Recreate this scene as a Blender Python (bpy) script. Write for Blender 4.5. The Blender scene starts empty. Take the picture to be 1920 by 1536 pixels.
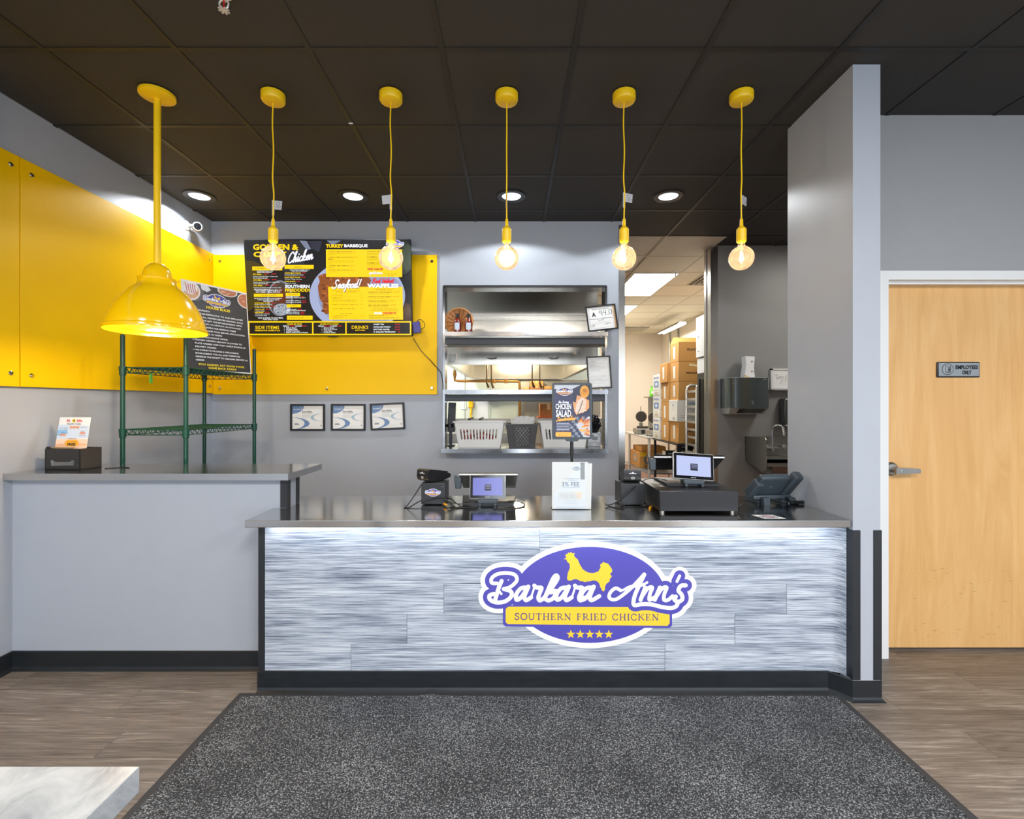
import bpy, bmesh, math, random
import numpy as np
from math import pi, sin, cos, radians, sqrt, atan2
from mathutils import Vector, Matrix
from mathutils.geometry import tessellate_polygon
random.seed(11)
SC = bpy.context.scene
COL = SC.collection

# ------------------------------------------------------------------ camera
F, CX, CY, CH = 893.0, 959.0, 757.0, 1.43
cam_d = bpy.data.cameras.new('camera')
cam_d.sensor_width = 36.0
cam_d.lens = F / 1920.0 * 36.0
cam_d.shift_x = (960 - CX) / 1920.0
cam_d.shift_y = -(768 - CY) / 1920.0
cam_d.clip_start = 0.02
cam = bpy.data.objects.new('camera', cam_d)
COL.objects.link(cam)
cam.location = (0, 0, CH)
cam.rotation_euler = (pi / 2, 0, 0)
SC.camera = cam

# ------------------------------------------------------------------ view, world, lights
SC.view_settings.view_transform = 'Standard'
SC.view_settings.look = 'None'
SC.view_settings.gamma = 1.0
SC.view_settings.exposure = 0.2
SC.view_settings.use_curve_mapping = False
SC.cycles.max_bounces = 8
SC.cycles.transparent_max_bounces = 12
SC.cycles.sample_clamp_indirect = 6.0
SC.cycles.caustics_reflective = False
SC.cycles.caustics_refractive = False
world = bpy.data.worlds.new('world')
SC.world = world
world.use_nodes = True
wn = world.node_tree
wn.nodes['Background'].inputs[0].default_value = (0.62, 0.74, 0.95, 1)
wn.nodes['Background'].inputs[1].default_value = 1.2

def light(name, kind, loc, rot, power, color, size=None, size_y=None, **kw):
    d = bpy.data.lights.new(name, kind)
    d.energy = power
    d.color = color
    if kind == 'AREA':
        d.shape = 'RECTANGLE'
        d.size = size
        d.size_y = size_y or size
    for k, v in kw.items():
        setattr(d, k, v)
    o = bpy.data.objects.new(name, d)
    COL.objects.link(o)
    o.location = loc
    o.rotation_euler = rot
    return o

CEIL = 3.057
# daylight added as fill inside unseen windows behind the camera (facing +Y)
for x, w, e in ((-2.25, 0.6, 22), (0.15, 1.2, 74), (3.75, 1.4, 84)):
    light('daylight_fill', 'AREA', (x, -4.0, 1.55), (radians(90), 0, 0), e, (0.86, 0.93, 1.0), w, 2.3)
# added fill under the unseen dining ceiling, no fixtures built
for x, e in ((-1.6, 78), (0.7, 104), (3.0, 100)):
    light('dining_fill_light', 'AREA', (x, -0.9, CEIL - 0.03), (0, 0, 0), e, (1.0, 0.97, 0.94), 0.6, 1.2)
# recessed downlights over the service side
DOWN = [(-2.447, 3.735), (-1.242, 3.735), (0.0, 3.735), (1.23, 3.735)]
for x, y in DOWN:
    light('downlight_lamp', 'SPOT', (x, y, CEIL - 0.012), (0, 0, 0), 36, (0.93, 0.97, 1.0),
          spot_size=radians(146), spot_blend=0.12, shadow_soft_size=0.05)
# kitchen ceiling panels
for x, y, e in [(1.83, 6.6, 38), (1.83, 8.55, 32), (-1.6, 6.2, 75), (-1.6, 7.4, 60)]:
    light('kitchen_panel_light', 'AREA', (x, y, CEIL - 0.03), (0, 0, 0), e, (1.0, 0.97, 0.92), 0.56, 1.2)
light('shop_light_lamp', 'AREA', (3.1, 9.28, 2.84), (0, 0, 0), 30, (1.0, 0.96, 0.9), 0.2, 1.15)
light('sink_fill_light', 'AREA', (3.3, 3.9, CEIL - 0.03), (0, 0, 0), 24, (1.0, 0.95, 0.88), 0.5)  # extra area fill added to brighten the sink wall, no fixture there
light('hood_lamp', 'POINT', (0.08, 7.2, 2.12), (0, 0, 0), 90, (1.0, 0.88, 0.66), shadow_soft_size=0.06)
# LED strip under the front lip of the service counter
light('counter_led', 'AREA', (0.18, 2.338, 0.826), (radians(22), 0, 0), 2.0, (0.88, 0.94, 1.0), 2.75, 0.012)

# ------------------------------------------------------------------ materials
def lin(c):
    return tuple(((x / 255.0) / 12.92 if x / 255.0 <= 0.04045 else ((x / 255.0 + 0.055) / 1.055) ** 2.4) for x in c) + (1.0,)

def N(nt, t, **kw):
    n = nt.nodes.new(t)
    for k, v in kw.items():
        setattr(n, k, v)
    return n

_M = {}
def mat(name, rgb, rough=0.5, metal=0.0, var=0.05, scale=20.0, stretch=(1, 1, 1), bump=0.0, spec=0.5, coat=0.0, rvar=0.0, aniso=0.0):
    """Principled surface with a procedural noise in colour, roughness and relief."""
    if name in _M:
        return _M[name]
    m = bpy.data.materials.new(name)
    m.use_nodes = True
    nt = m.node_tree
    b = nt.nodes['Principled BSDF']
    b.inputs['Roughness'].default_value = rough
    b.inputs['Metallic'].default_value = metal
    b.inputs['Specular IOR Level'].default_value = spec
    b.inputs['Coat Weight'].default_value = coat
    tc = N(nt, 'ShaderNodeTexCoord')
    mp = N(nt, 'ShaderNodeMapping')
    mp.inputs['Scale'].default_value = stretch
    nt.links.new(tc.outputs['Object'], mp.inputs[0])
    nz = N(nt, 'ShaderNodeTexNoise')
    nz.inputs['Scale'].default_value = scale
    nz.inputs['Detail'].default_value = 4
    nt.links.new(mp.outputs[0], nz.inputs['Vector'])
    c = lin(rgb)
    mx = N(nt, 'ShaderNodeMix', data_type='RGBA')
    mx.inputs[6].default_value = tuple(max(0, x * (1 - var)) for x in c[:3]) + (1,)
    mx.inputs[7].default_value = tuple(min(1, x * (1 + var)) for x in c[:3]) + (1,)
    nt.links.new(nz.outputs['Fac'], mx.inputs[0])
    nt.links.new(mx.outputs[2], b.inputs['Base Color'])
    if rvar:
        mr = N(nt, 'ShaderNodeMapRange')
        mr.inputs[3].default_value = max(0.02, rough - rvar)
        mr.inputs[4].default_value = rough + rvar
        nt.links.new(nz.outputs['Fac'], mr.inputs[0])
        nt.links.new(mr.outputs[0], b.inputs['Roughness'])
    if bump:
        bp = N(nt, 'ShaderNodeBump')
        bp.inputs['Strength'].default_value = bump
        bp.inputs['Distance'].default_value = 0.004
        nt.links.new(nz.outputs['Fac'], bp.inputs['Height'])
        nt.links.new(bp.outputs[0], b.inputs['Normal'])
    if aniso:
        b.inputs['Anisotropic'].default_value = aniso
        tg = N(nt, 'ShaderNodeTangent', direction_type='RADIAL', axis='Z')
        nt.links.new(tg.outputs[0], b.inputs['Tangent'])
    _M[name] = m
    return m

def emis(name, rgb, strength, gloss=False):
    if name in _M:
        return _M[name]
    m = bpy.data.materials.new(name)
    m.use_nodes = True
    b = m.node_tree.nodes['Principled BSDF']
    c = lin(rgb)
    b.inputs['Base Color'].default_value = (0.01, 0.01, 0.01, 1)
    b.inputs['Roughness'].default_value = 0.16 if gloss else 0.5
    b.inputs['Specular IOR Level'].default_value = 0.22
    b.inputs['Emission Color'].default_value = c
    b.inputs['Emission Strength'].default_value = strength
    _M[name] = m
    return m

def ink(rgb, kind='print'):
    key = f'{kind}_{rgb[0]}_{rgb[1]}_{rgb[2]}'
    if kind == 'screen':
        return emis(key, rgb, 1.0, True)
    return mat(key, rgb, rough=0.38 if kind == 'print' else 0.6, var=0.02, scale=60)

def clear(name, tint=(1, 1, 1), gloss=0.08, diffuse=0.0, dcol=(1, 1, 1), rough=0.02, ior=1.35):
    """thin clear sheet: transparent mixed with a little gloss and haze"""
    if name in _M:
        return _M[name]
    m = bpy.data.materials.new(name)
    m.use_nodes = True
    nt = m.node_tree
    nt.nodes.clear()
    out = N(nt, 'ShaderNodeOutputMaterial')
    tr = N(nt, 'ShaderNodeBsdfTransparent')
    tr.inputs[0].default_value = tint + (1,)
    gl = N(nt, 'ShaderNodeBsdfGlossy')
    gl.inputs['Roughness'].default_value = rough
    fr = N(nt, 'ShaderNodeFresnel')
    fr.inputs[0].default_value = ior
    ad = N(nt, 'ShaderNodeMath', operation='ADD')
    ad.inputs[1].default_value = gloss
    ad.use_clamp = True
    nt.links.new(fr.outputs[0], ad.inputs[0])
    m1 = N(nt, 'ShaderNodeMixShader')
    nt.links.new(ad.outputs[0], m1.inputs[0])
    nt.links.new(tr.outputs[0], m1.inputs[1])
    nt.links.new(gl.outputs[0], m1.inputs[2])
    last = m1
    if diffuse:
        df = N(nt, 'ShaderNodeBsdfTranslucent')
        df.inputs[0].default_value = dcol + (1,)
        m2 = N(nt, 'ShaderNodeMixShader')
        m2.inputs[0].default_value = diffuse
        nt.links.new(m1.outputs[0], m2.inputs[1])
        nt.links.new(df.outputs[0], m2.inputs[2])
        last = m2
    nt.links.new(last.outputs[0], out.inputs[0])
    _M[name] = m
    return m

def ramp_mat(name, stops, scale, stretch, rough=0.5, detail=8, bump=0.1, distort=0.0, per_object=True, spec=0.4, big=None, spots=None, tint=0.0):
    """grain: stretched noise through a colour ramp, shifted per object"""
    m = bpy.data.materials.new(name)
    m.use_nodes = True
    nt = m.node_tree
    b = nt.nodes['Principled BSDF']
    b.inputs['Roughness'].default_value = rough
    b.inputs['Specular IOR Level'].default_value = spec
    tc = N(nt, 'ShaderNodeTexCoord')
    oi = N(nt, 'ShaderNodeObjectInfo')
    ml = N(nt, 'ShaderNodeVectorMath', operation='SCALE')
    cb = N(nt, 'ShaderNodeCombineXYZ')
    for k in range(3):
        nt.links.new(oi.outputs['Random'], cb.inputs[k])
    nt.links.new(cb.outputs[0], ml.inputs[0])
    ml.inputs['Scale'].default_value = 37.0 if per_object else 0.0
    av = N(nt, 'ShaderNodeVectorMath', operation='ADD')
    nt.links.new(tc.outputs['Object'], av.inputs[0])
    nt.links.new(ml.outputs[0], av.inputs[1])
    mp = N(nt, 'ShaderNodeMapping')
    mp.inputs['Scale'].default_value = stretch
    nt.links.new(av.outputs[0], mp.inputs[0])
    nz = N(nt, 'ShaderNodeTexNoise')
    nz.inputs['Scale'].default_value = scale
    nz.inputs['Detail'].default_value = detail
    nz.inputs['Roughness'].default_value = 0.65
    nz.inputs['Distortion'].default_value = distort
    nt.links.new(mp.outputs[0], nz.inputs['Vector'])
    cr = N(nt, 'ShaderNodeValToRGB')
    el = cr.color_ramp.elements
    el[0].position, el[0].color = stops[0][0], lin(stops[0][1])
    el[1].position, el[1].color = stops[-1][0], lin(stops[-1][1])
    for p, c in stops[1:-1]:
        e = el.new(p)
        e.color = lin(c)
    fac = nz.outputs['Fac']
    if big:
        n2 = N(nt, 'ShaderNodeTexNoise')
        n2.inputs['Scale'].default_value = big[0]
        n2.inputs['Detail'].default_value = 3
        mp2 = N(nt, 'ShaderNodeMapping')
        mp2.inputs['Scale'].default_value = big[2]
        nt.links.new(av.outputs[0], mp2.inputs[0])
        nt.links.new(mp2.outputs[0], n2.inputs['Vector'])
        ma = N(nt, 'ShaderNodeMath', operation='MULTIPLY_ADD')
        ma.inputs[1].default_value = big[1]
        ma.inputs[2].default_value = -big[1] * 0.5
        nt.links.new(n2.outputs['Fac'], ma.inputs[0])
        sm = N(nt, 'ShaderNodeMath', operation='ADD')
        nt.links.new(fac, sm.inputs[0])
        nt.links.new(ma.outputs[0], sm.inputs[1])
        fac = sm.outputs[0]
    if tint:
        ma = N(nt, 'ShaderNodeMath', operation='MULTIPLY_ADD')
        ma.inputs[1].default_value = tint
        ma.inputs[2].default_value = -tint * 0.5
        nt.links.new(oi.outputs['Random'], ma.inputs[0])
        sm = N(nt, 'ShaderNodeMath', operation='ADD')
        nt.links.new(fac, sm.inputs[0])
        nt.links.new(ma.outputs[0], sm.inputs[1])
        fac = sm.outputs[0]
    nt.links.new(fac, cr.inputs[0])
    nt.links.new(cr.outputs[0], b.inputs['Base Color'])
    if bump:
        bp = N(nt, 'ShaderNodeBump')
        bp.inputs['Strength'].default_value = bump
        bp.inputs['Distance'].default_value = 0.002
        nt.links.new(nz.outputs['Fac'], bp.inputs['Height'])
        nt.links.new(bp.outputs[0], b.inputs['Normal'])
    _M[name] = m
    return m

WALL = mat('painted wall grey', (172, 178, 188), 0.42, var=0.03, scale=9, bump=0.03, spec=0.3)
WALL_DK = mat('painted wall dark grey', (140, 140, 139), 0.45, var=0.03, scale=9, bump=0.03, spec=0.3)
WALL_DOOR = mat('painted wall mid grey', (158, 160, 162), 0.5, var=0.03, scale=9, bump=0.03, spec=0.3)
WALL_KIT = mat('kitchen cream wall', (232, 222, 206), 0.5, var=0.03, scale=5)
WALL_FRP = mat('pale green wall panel', (206, 214, 203), 0.3, var=0.05, scale=6, stretch=(1, 1, 3), bump=0.03)
YELLOW = mat('yellow painted panel', (253, 200, 0), 0.4, var=0.02, scale=8, spec=0.22)
YEL_GLOSS = mat('yellow gloss enamel', (252, 203, 8), 0.16, var=0.02, scale=8, coat=0.6)
YEL_SATIN = mat('yellow satin plastic', (253, 208, 20), 0.34, var=0.02, scale=40)
STEEL = mat('brushed stainless', (148, 149, 152), 0.17, 1.0, var=0.05, scale=6, stretch=(6, 6, 0.3), rvar=0.03, aniso=0.7)
STEEL_HOOD = mat('hood stainless', (198, 194, 184), 0.2, 1.0, var=0.05, scale=6, stretch=(6, 6, 0.3), rvar=0.03, aniso=0.7)
STEEL_TOP = mat('stainless worktop', (200, 200, 199), 0.15, 1.0, var=0.05, scale=8, stretch=(0.5, 7, 7), rvar=0.03)
STEEL_V = mat('stainless upright', (190, 188, 184), 0.22, 1.0, var=0.08, scale=30, stretch=(8, 8, 0.5), rvar=0.06)
STEEL_DULL = mat('dull steel', (166, 165, 160), 0.36, 1.0, var=0.1, scale=30, rvar=0.06)
ALU = mat('aluminium tube', (205, 203, 198), 0.35, 0.9, var=0.05, scale=40)
CHROME = mat('chrome', (215, 215, 215), 0.08, 1.0, var=0.02, scale=40)
BLACK = mat('black plastic', (24, 25, 28), 0.42, var=0.1, scale=60)
BLACK_G = mat('black gloss', (10, 10, 12), 0.12, var=0.05, scale=40)
BLACK_M = mat('black metal case', (33, 35, 39), 0.4, var=0.08, scale=300, bump=0.08)
CHAR = mat('charcoal plastic', (62, 72, 80), 0.45, var=0.06, scale=80)
GRAPH = mat('graphite basket plastic', (72, 70, 72), 0.45, var=0.06, scale=60)
GREEN = mat('green epoxy wire', (14, 70, 56), 0.35, var=0.1, scale=60)
WHITE = mat('white plastic', (238, 240, 240), 0.4, var=0.02, scale=40)
WHITE_PAINT = mat('white door paint', (228, 230, 230), 0.42, var=0.02, scale=10)
PAPER = mat('paper white', (240, 240, 238), 0.7, var=0.03, scale=20)
CARD = mat('kraft cardboard', (206, 152, 82), 0.75, var=0.08, scale=14, stretch=(1, 1, 6), bump=0.04)
CARD_DK = mat('brown cardboard', (168, 112, 62), 0.75, var=0.1, scale=14, bump=0.04)
CARD_W = mat('white cardboard', (236, 234, 224), 0.7, var=0.04, scale=14)
BRASS = mat('old brass pipe', (150, 108, 56), 0.38, 0.8, var=0.2, scale=20)
RUBBER = mat('black vinyl base', (30, 34, 38), 0.42, var=0.3, scale=14, stretch=(1, 3, 3), rvar=0.1)
RUB_BLK = mat('black rubber guard', (34, 37, 42), 0.45, var=0.1, scale=30)
CEIL_BLK = mat('black ceiling tile', (49, 47, 44), 0.75, var=0.22, scale=130, bump=0.35)
CEIL_GRID = mat('black ceiling grid', (24, 23, 22), 0.5, var=0.05, scale=20)
CEIL_WHT = mat('white ceiling tile', (226, 220, 200), 0.7, var=0.03, scale=60, bump=0.1)
WICKER = mat('wicker', (206, 142, 78), 0.6, var=0.45, scale=60, stretch=(1, 1, 3), bump=0.3)
SAUCE = mat('red sauce in glass', (120, 34, 14), 0.1, var=0.15, scale=30, coat=0.5)
FLOOR_KIT = mat('kitchen floor', (120, 84, 70), 0.4, var=0.1, scale=8)
GLASS = clear('window glass', (0.96, 0.98, 0.97), 0.03)
ACRYL = clear('acrylic sheet', (0.98, 0.985, 0.985), 0.0, ior=1.22)
BULB = clear('amber bulb glass', (1.0, 0.95, 0.87), 0.03, 0.075, (1.0, 0.82, 0.6), 0.03)
TAPE = clear('clear tape', (0.9, 0.9, 0.9), 0.25, 0.3, (0.8, 0.8, 0.8), 0.15)
FIL = emis('filament glow', (255, 214, 150), 60)
LED_ON = emis('downlight lens', (232, 240, 250), 1.5)
PANEL_ON = emis('lit ceiling panel', (255, 250, 240), 5)
TUBE_ON = emis('lit tubes', (255, 248, 235), 8)
STRIP_ON = emis('led strip', (235, 244, 255), 6)
PLANK = ramp_mat('wood look floor plank', [(0.28, (90, 81, 73)), (0.47, (120, 110, 101)), (0.58, (137, 127, 117)), (0.76, (188, 179, 168))], 5.0, (0.9, 17, 4), rough=0.42, bump=0.15, distort=0.8, detail=9, big=(2.2, 0.28, (1, 3, 1)), tint=0.08)
FRONT = ramp_mat('white washed plank', [(0.33, (78, 88, 104)), (0.44, (142, 152, 168)), (0.53, (184, 192, 204)), (0.68, (222, 227, 235))], 5.2, (0.9, 4, 66), rough=0.45, bump=0.1, detail=6, big=(2.4, 0.30, (1, 1, 8)), tint=0.04)
MAPLE = ramp_mat('maple veneer', [(0.25, (208, 160, 100)), (0.5, (220, 174, 114)), (0.75, (228, 187, 130))], 2.0, (6, 4, 0.6), rough=0.36, bump=0.02, distort=1.2, detail=6, big=(1.1, 0.3, (1, 1, 0.6)), per_object=False)
MARBLE = ramp_mat('white marble', [(0.30, (108, 115, 122)), (0.44, (156, 162, 167)), (0.62, (188, 192, 195))], 2.4, (3.0, 1.4, 2), rough=0.25, bump=0, distort=1.4, detail=7, per_object=False)

def carpet_material():
    m = bpy.data.materials.new('speckled carpet')
    m.use_nodes = True
    nt = m.node_tree
    b = nt.nodes['Principled BSDF']
    b.inputs['Roughness'].default_value = 0.95
    b.inputs['Specular IOR Level'].default_value = 0.1
    tc = N(nt, 'ShaderNodeTexCoord')
    a = N(nt, 'ShaderNodeTexNoise')
    a.inputs['Scale'].default_value = 190
    a.inputs['Detail'].default_value = 2
    a.inputs['Roughness'].default_value = 0.5
    g = N(nt, 'ShaderNodeTexNoise')
    g.inputs['Scale'].default_value = 3.2
    g.inputs['Detail'].default_value = 3
    nt.links.new(tc.outputs['Object'], a.inputs['Vector'])
    nt.links.new(tc.outputs['Object'], g.inputs['Vector'])
    ma = N(nt, 'ShaderNodeMath', operation='MULTIPLY_ADD')
    ma.inputs[1].default_value = 0.16
    ma.inputs[2].default_value = -0.08
    nt.links.new(g.outputs['Fac'], ma.inputs[0])
    sm = N(nt, 'ShaderNodeMath', operation='ADD')
    nt.links.new(a.outputs['Fac'], sm.inputs[0])
    nt.links.new(ma.outputs[0], sm.inputs[1])
    cr = N(nt, 'ShaderNodeValToRGB')
    el = cr.color_ramp.elements
    el[0].position, el[0].color = 0.40, lin((50, 51, 53))
    el[1].position, el[1].color = 0.70, lin((168, 170, 172))
    e = el.new(0.53)
    e.color = lin((75, 77, 80))
    nt.links.new(sm.outputs[0], cr.inputs[0])
    nt.links.new(cr.outputs[0], b.inputs['Base Color'])
    bp = N(nt, 'ShaderNodeBump')
    bp.inputs['Strength'].default_value = 0.5
    bp.inputs['Distance'].default_value = 0.003
    nt.links.new(a.outputs['Fac'], bp.inputs['Height'])
    nt.links.new(bp.outputs[0], b.inputs['Normal'])
    return m
CARPET = carpet_material()

# ------------------------------------------------------------------ mesh helpers
ROOT = {}
class MB:
    def __init__(s):
        s.v, s.f, s.m = [], [], []
        s.flat = set()
    def add(s, vs, fs, mi=0, T=None):
        o = len(s.v)
        s.v += [(T @ Vector(p)) if T is not None else Vector(p) for p in vs]
        s.f += [tuple(i + o for i in f) for f in fs]
        s.m += [mi] * len(fs)
        return s
    def box(s, x0, x1, y0, y1, z0, z1, mi=0, T=None, r=0, seg=2):
        x0, x1 = min(x0, x1), max(x0, x1)
        y0, y1 = min(y0, y1), max(y0, y1)
        z0, z1 = min(z0, z1), max(z0, z1)
        if r:
            bm = bmesh.new()
            bmesh.ops.create_cube(bm, size=1)
            for v in bm.verts:
                v.co = Vector(((x0 + x1) / 2 + v.co.x * (x1 - x0), (y0 + y1) / 2 + v.co.y * (y1 - y0), (z0 + z1) / 2 + v.co.z * (z1 - z0)))
            bmesh.ops.bevel(bm, geom=bm.edges[:], offset=min(r, (x1 - x0) * .49, (y1 - y0) * .49, (z1 - z0) * .49), segments=seg, profile=0.5, affect='EDGES')
            bm.verts.index_update()
            bm.normal_update()
            base = len(s.f)
            s.flat |= {base + i for i, f in enumerate(bm.faces) if max(abs(c) for c in f.normal) > .9999}
            s.add([v.co.copy() for v in bm.verts], [[v.index for v in f.verts] for f in bm.faces], mi, T)
            bm.free()
            return s
        vs = [(x, y, z) for z in (z0, z1) for y in (y0, y1) for x in (x0, x1)]
        return s.add(vs, [(0, 2, 3, 1), (4, 5, 7, 6), (0, 1, 5, 4), (2, 6, 7, 3), (0, 4, 6, 2), (1, 3, 7, 5)], mi, T)
    def cyl(s, p0, p1, r0, r1=None, n=16, mi=0, T=None, caps=True):
        p0, p1 = Vector(p0), Vector(p1)
        r1 = r0 if r1 is None else r1
        d = (p1 - p0).normalized()
        u = d.orthogonal().normalized()
        w = d.cross(u)
        vs = []
        for p, r in ((p0, r0), (p1, r1)):
            vs += [p + (u * cos(2 * pi * k / n) + w * sin(2 * pi * k / n)) * r for k in range(n)]
        fs = [(k, (k + 1) % n, n + (k + 1) % n, n + k) for k in range(n)]
        if caps:
            fs += [tuple(range(n))[::-1], tuple(range(n, 2 * n))]
        return s.add(vs, fs, mi, T)
    def tube(s, pts, r, n=8, mi=0, smooth=0, T=None):
        pts = [Vector(p) for p in pts]
        if smooth:
            pts = catmull(pts, smooth)
        rings = []
        up = None
        for i, p in enumerate(pts):
            d = (pts[min(i + 1, len(pts) - 1)] - pts[max(i - 1, 0)]).normalized()
            if up is None:
                up = d.orthogonal().normalized()
            up = (up - d * up.dot(d))
            up = up.normalized() if up.length > 1e-6 else d.orthogonal().normalized()
            w = d.cross(up)
            rings.append([p + (up * cos(2 * pi * k / n) + w * sin(2 * pi * k / n)) * r for k in range(n)])
        vs = [q for R in rings for q in R]
        fs = []
        for i in range(len(rings) - 1):
            for k in range(n):
                fs.append((i * n + k, i * n + (k + 1) % n, (i + 1) * n + (k + 1) % n, (i + 1) * n + k))
        fs += [tuple(range(n))[::-1], tuple(range((len(rings) - 1) * n, len(rings) * n))]
        return s.add(vs, fs, mi, T)
    def lathe(s, prof, c=(0, 0, 0), n=28, mi=0, T=None):
        c = Vector(c)
        vs, fs = [], []
        for r, z in prof:
            vs += [c + Vector((r * cos(2 * pi * k / n), r * sin(2 * pi * k / n), z)) for k in range(n)]
        for i in range(len(prof) - 1):
            for k in range(n):
                fs.append((i * n + k, i * n + (k + 1) % n, (i + 1) * n + (k + 1) % n, (i + 1) * n + k))
        return s.add(vs, fs, mi, T)
    def prism(s, poly, fn, d0, d1, mi=0, T=None):
        """poly: 2-D outline; fn(u, v, d) -> 3-D point; extruded from d0 to d1"""
        n = len(poly)
        vs = [fn(u, v, d0) for u, v in poly] + [fn(u, v, d1) for u, v in poly]
        tri = tessellate_polygon([[Vector((u, v, 0)) for u, v in poly]])
        fs = [tuple(t) for t in tri] + [tuple(i + n for i in t[::-1]) for t in tri]
        fs += [(k, (k + 1) % n, n + (k + 1) % n, n + k) for k in range(n)]
        return s.add(vs, fs, mi, T)
    def build(s, name, mats, parent=None, world=False, smooth=True, ang=32, recalc=True):
        if not isinstance(mats, (list, tuple)):
            mats = [mats]
        if world and parent is not None:
            I = root_matrix(parent).inverted()
            s.v = [I @ p for p in s.v]
        me = bpy.data.meshes.new(name)
        me.from_pydata([tuple(p) for p in s.v], [], s.f)
        for m in mats:
            me.materials.append(m)
        me.polygons.foreach_set('material_index', s.m)
        if recalc:
            bm = bmesh.new()
            bm.from_mesh(me)
            bmesh.ops.recalc_face_normals(bm, faces=bm.faces[:])
            bm.to_mesh(me)
            bm.free()
        if smooth:
            me.polygons.foreach_set('use_smooth', [True] * len(me.polygons))
            me.set_sharp_from_angle(angle=radians(ang))
            if s.flat:
                me.polygons.foreach_set('use_smooth', [i not in s.flat for i in range(len(me.polygons))])
        me.update()
        o = bpy.data.objects.new(name, me)
        COL.objects.link(o)
        if parent is not None:
            o.parent = parent
            ROOT[o] = root_matrix(parent)
        else:
            ROOT[o] = Matrix.Identity(4)
        return o

def root_matrix(o):
    return ROOT.get(o, Matrix.Identity(4))

def catmull(P, k):
    out = []
    n = len(P)
    for i in range(n - 1):
        a, b, c, d = P[max(i - 1, 0)], P[i], P[i + 1], P[min(i + 2, n - 1)]
        for j in range(k):
            t = j / k
            out.append(0.5 * ((2 * b) + (c - a) * t + (2 * a - 5 * b + 4 * c - d) * t * t + (3 * b - a - 3 * c + d) * t * t * t))
    out.append(P[-1])
    return out

def tag(o, label=None, cat=None, group=None, kind=None):
    if label: o['label'] = label
    if cat: o['category'] = cat
    if group: o['group'] = group
    if kind: o['kind'] = kind
    return o

def thing(name, label, cat, loc=(0, 0, 0), rz=0.0, group=None):
    o = bpy.data.objects.new(name, None)
    o.empty_display_size = 0.05
    COL.objects.link(o)
    o.location = loc
    o.rotation_euler = (0, 0, rz)
    ROOT[o] = Matrix.Translation(Vector(loc)) @ Matrix.Rotation(rz, 4, 'Z')
    return tag(o, label, cat, group)

def struct(name, mb, mats, parent=None, **kw):
    o = mb.build(name, mats, parent, **kw)
    if parent is None:
        o['kind'] = 'structure'
    return o

KIDS = {}
def copy_tree(o, parent=None):
    c = o.copy()
    COL.objects.link(c)
    if parent is not None:
        c.parent = parent
    for ch in [x for x in bpy.data.objects if x.parent == o]:
        copy_tree(ch, c)
    return c

def at(px, py, D):
    return Vector(((px - CX) * D / F, D, CH - (py - CY) * D / F))

# ------------------------------------------------------------------ flat print: lettering and graphics on a plane
_T = {}
def glyphs(s, bold=0.0, shear=0.0):
    key = (s, bold, shear)
    if key not in _T:
        cu = bpy.data.curves.new('t', 'FONT')
        cu.body = s
        cu.size = 1
        cu.offset = bold
        cu.shear = shear
        cu.resolution_u = 2
        cu.fill_mode = 'FRONT'
        ob = bpy.data.objects.new('t', cu)
        me = bpy.data.meshes.new_from_object(ob)
        vs = [(v.co.x, v.co.y) for v in me.vertices]
        fs = [tuple(p.vertices) for p in me.polygons]
        bpy.data.objects.remove(ob)
        bpy.data.curves.remove(cu)
        bpy.data.meshes.remove(me)
        _T[key] = (vs, fs)
    return _T[key]

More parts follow.
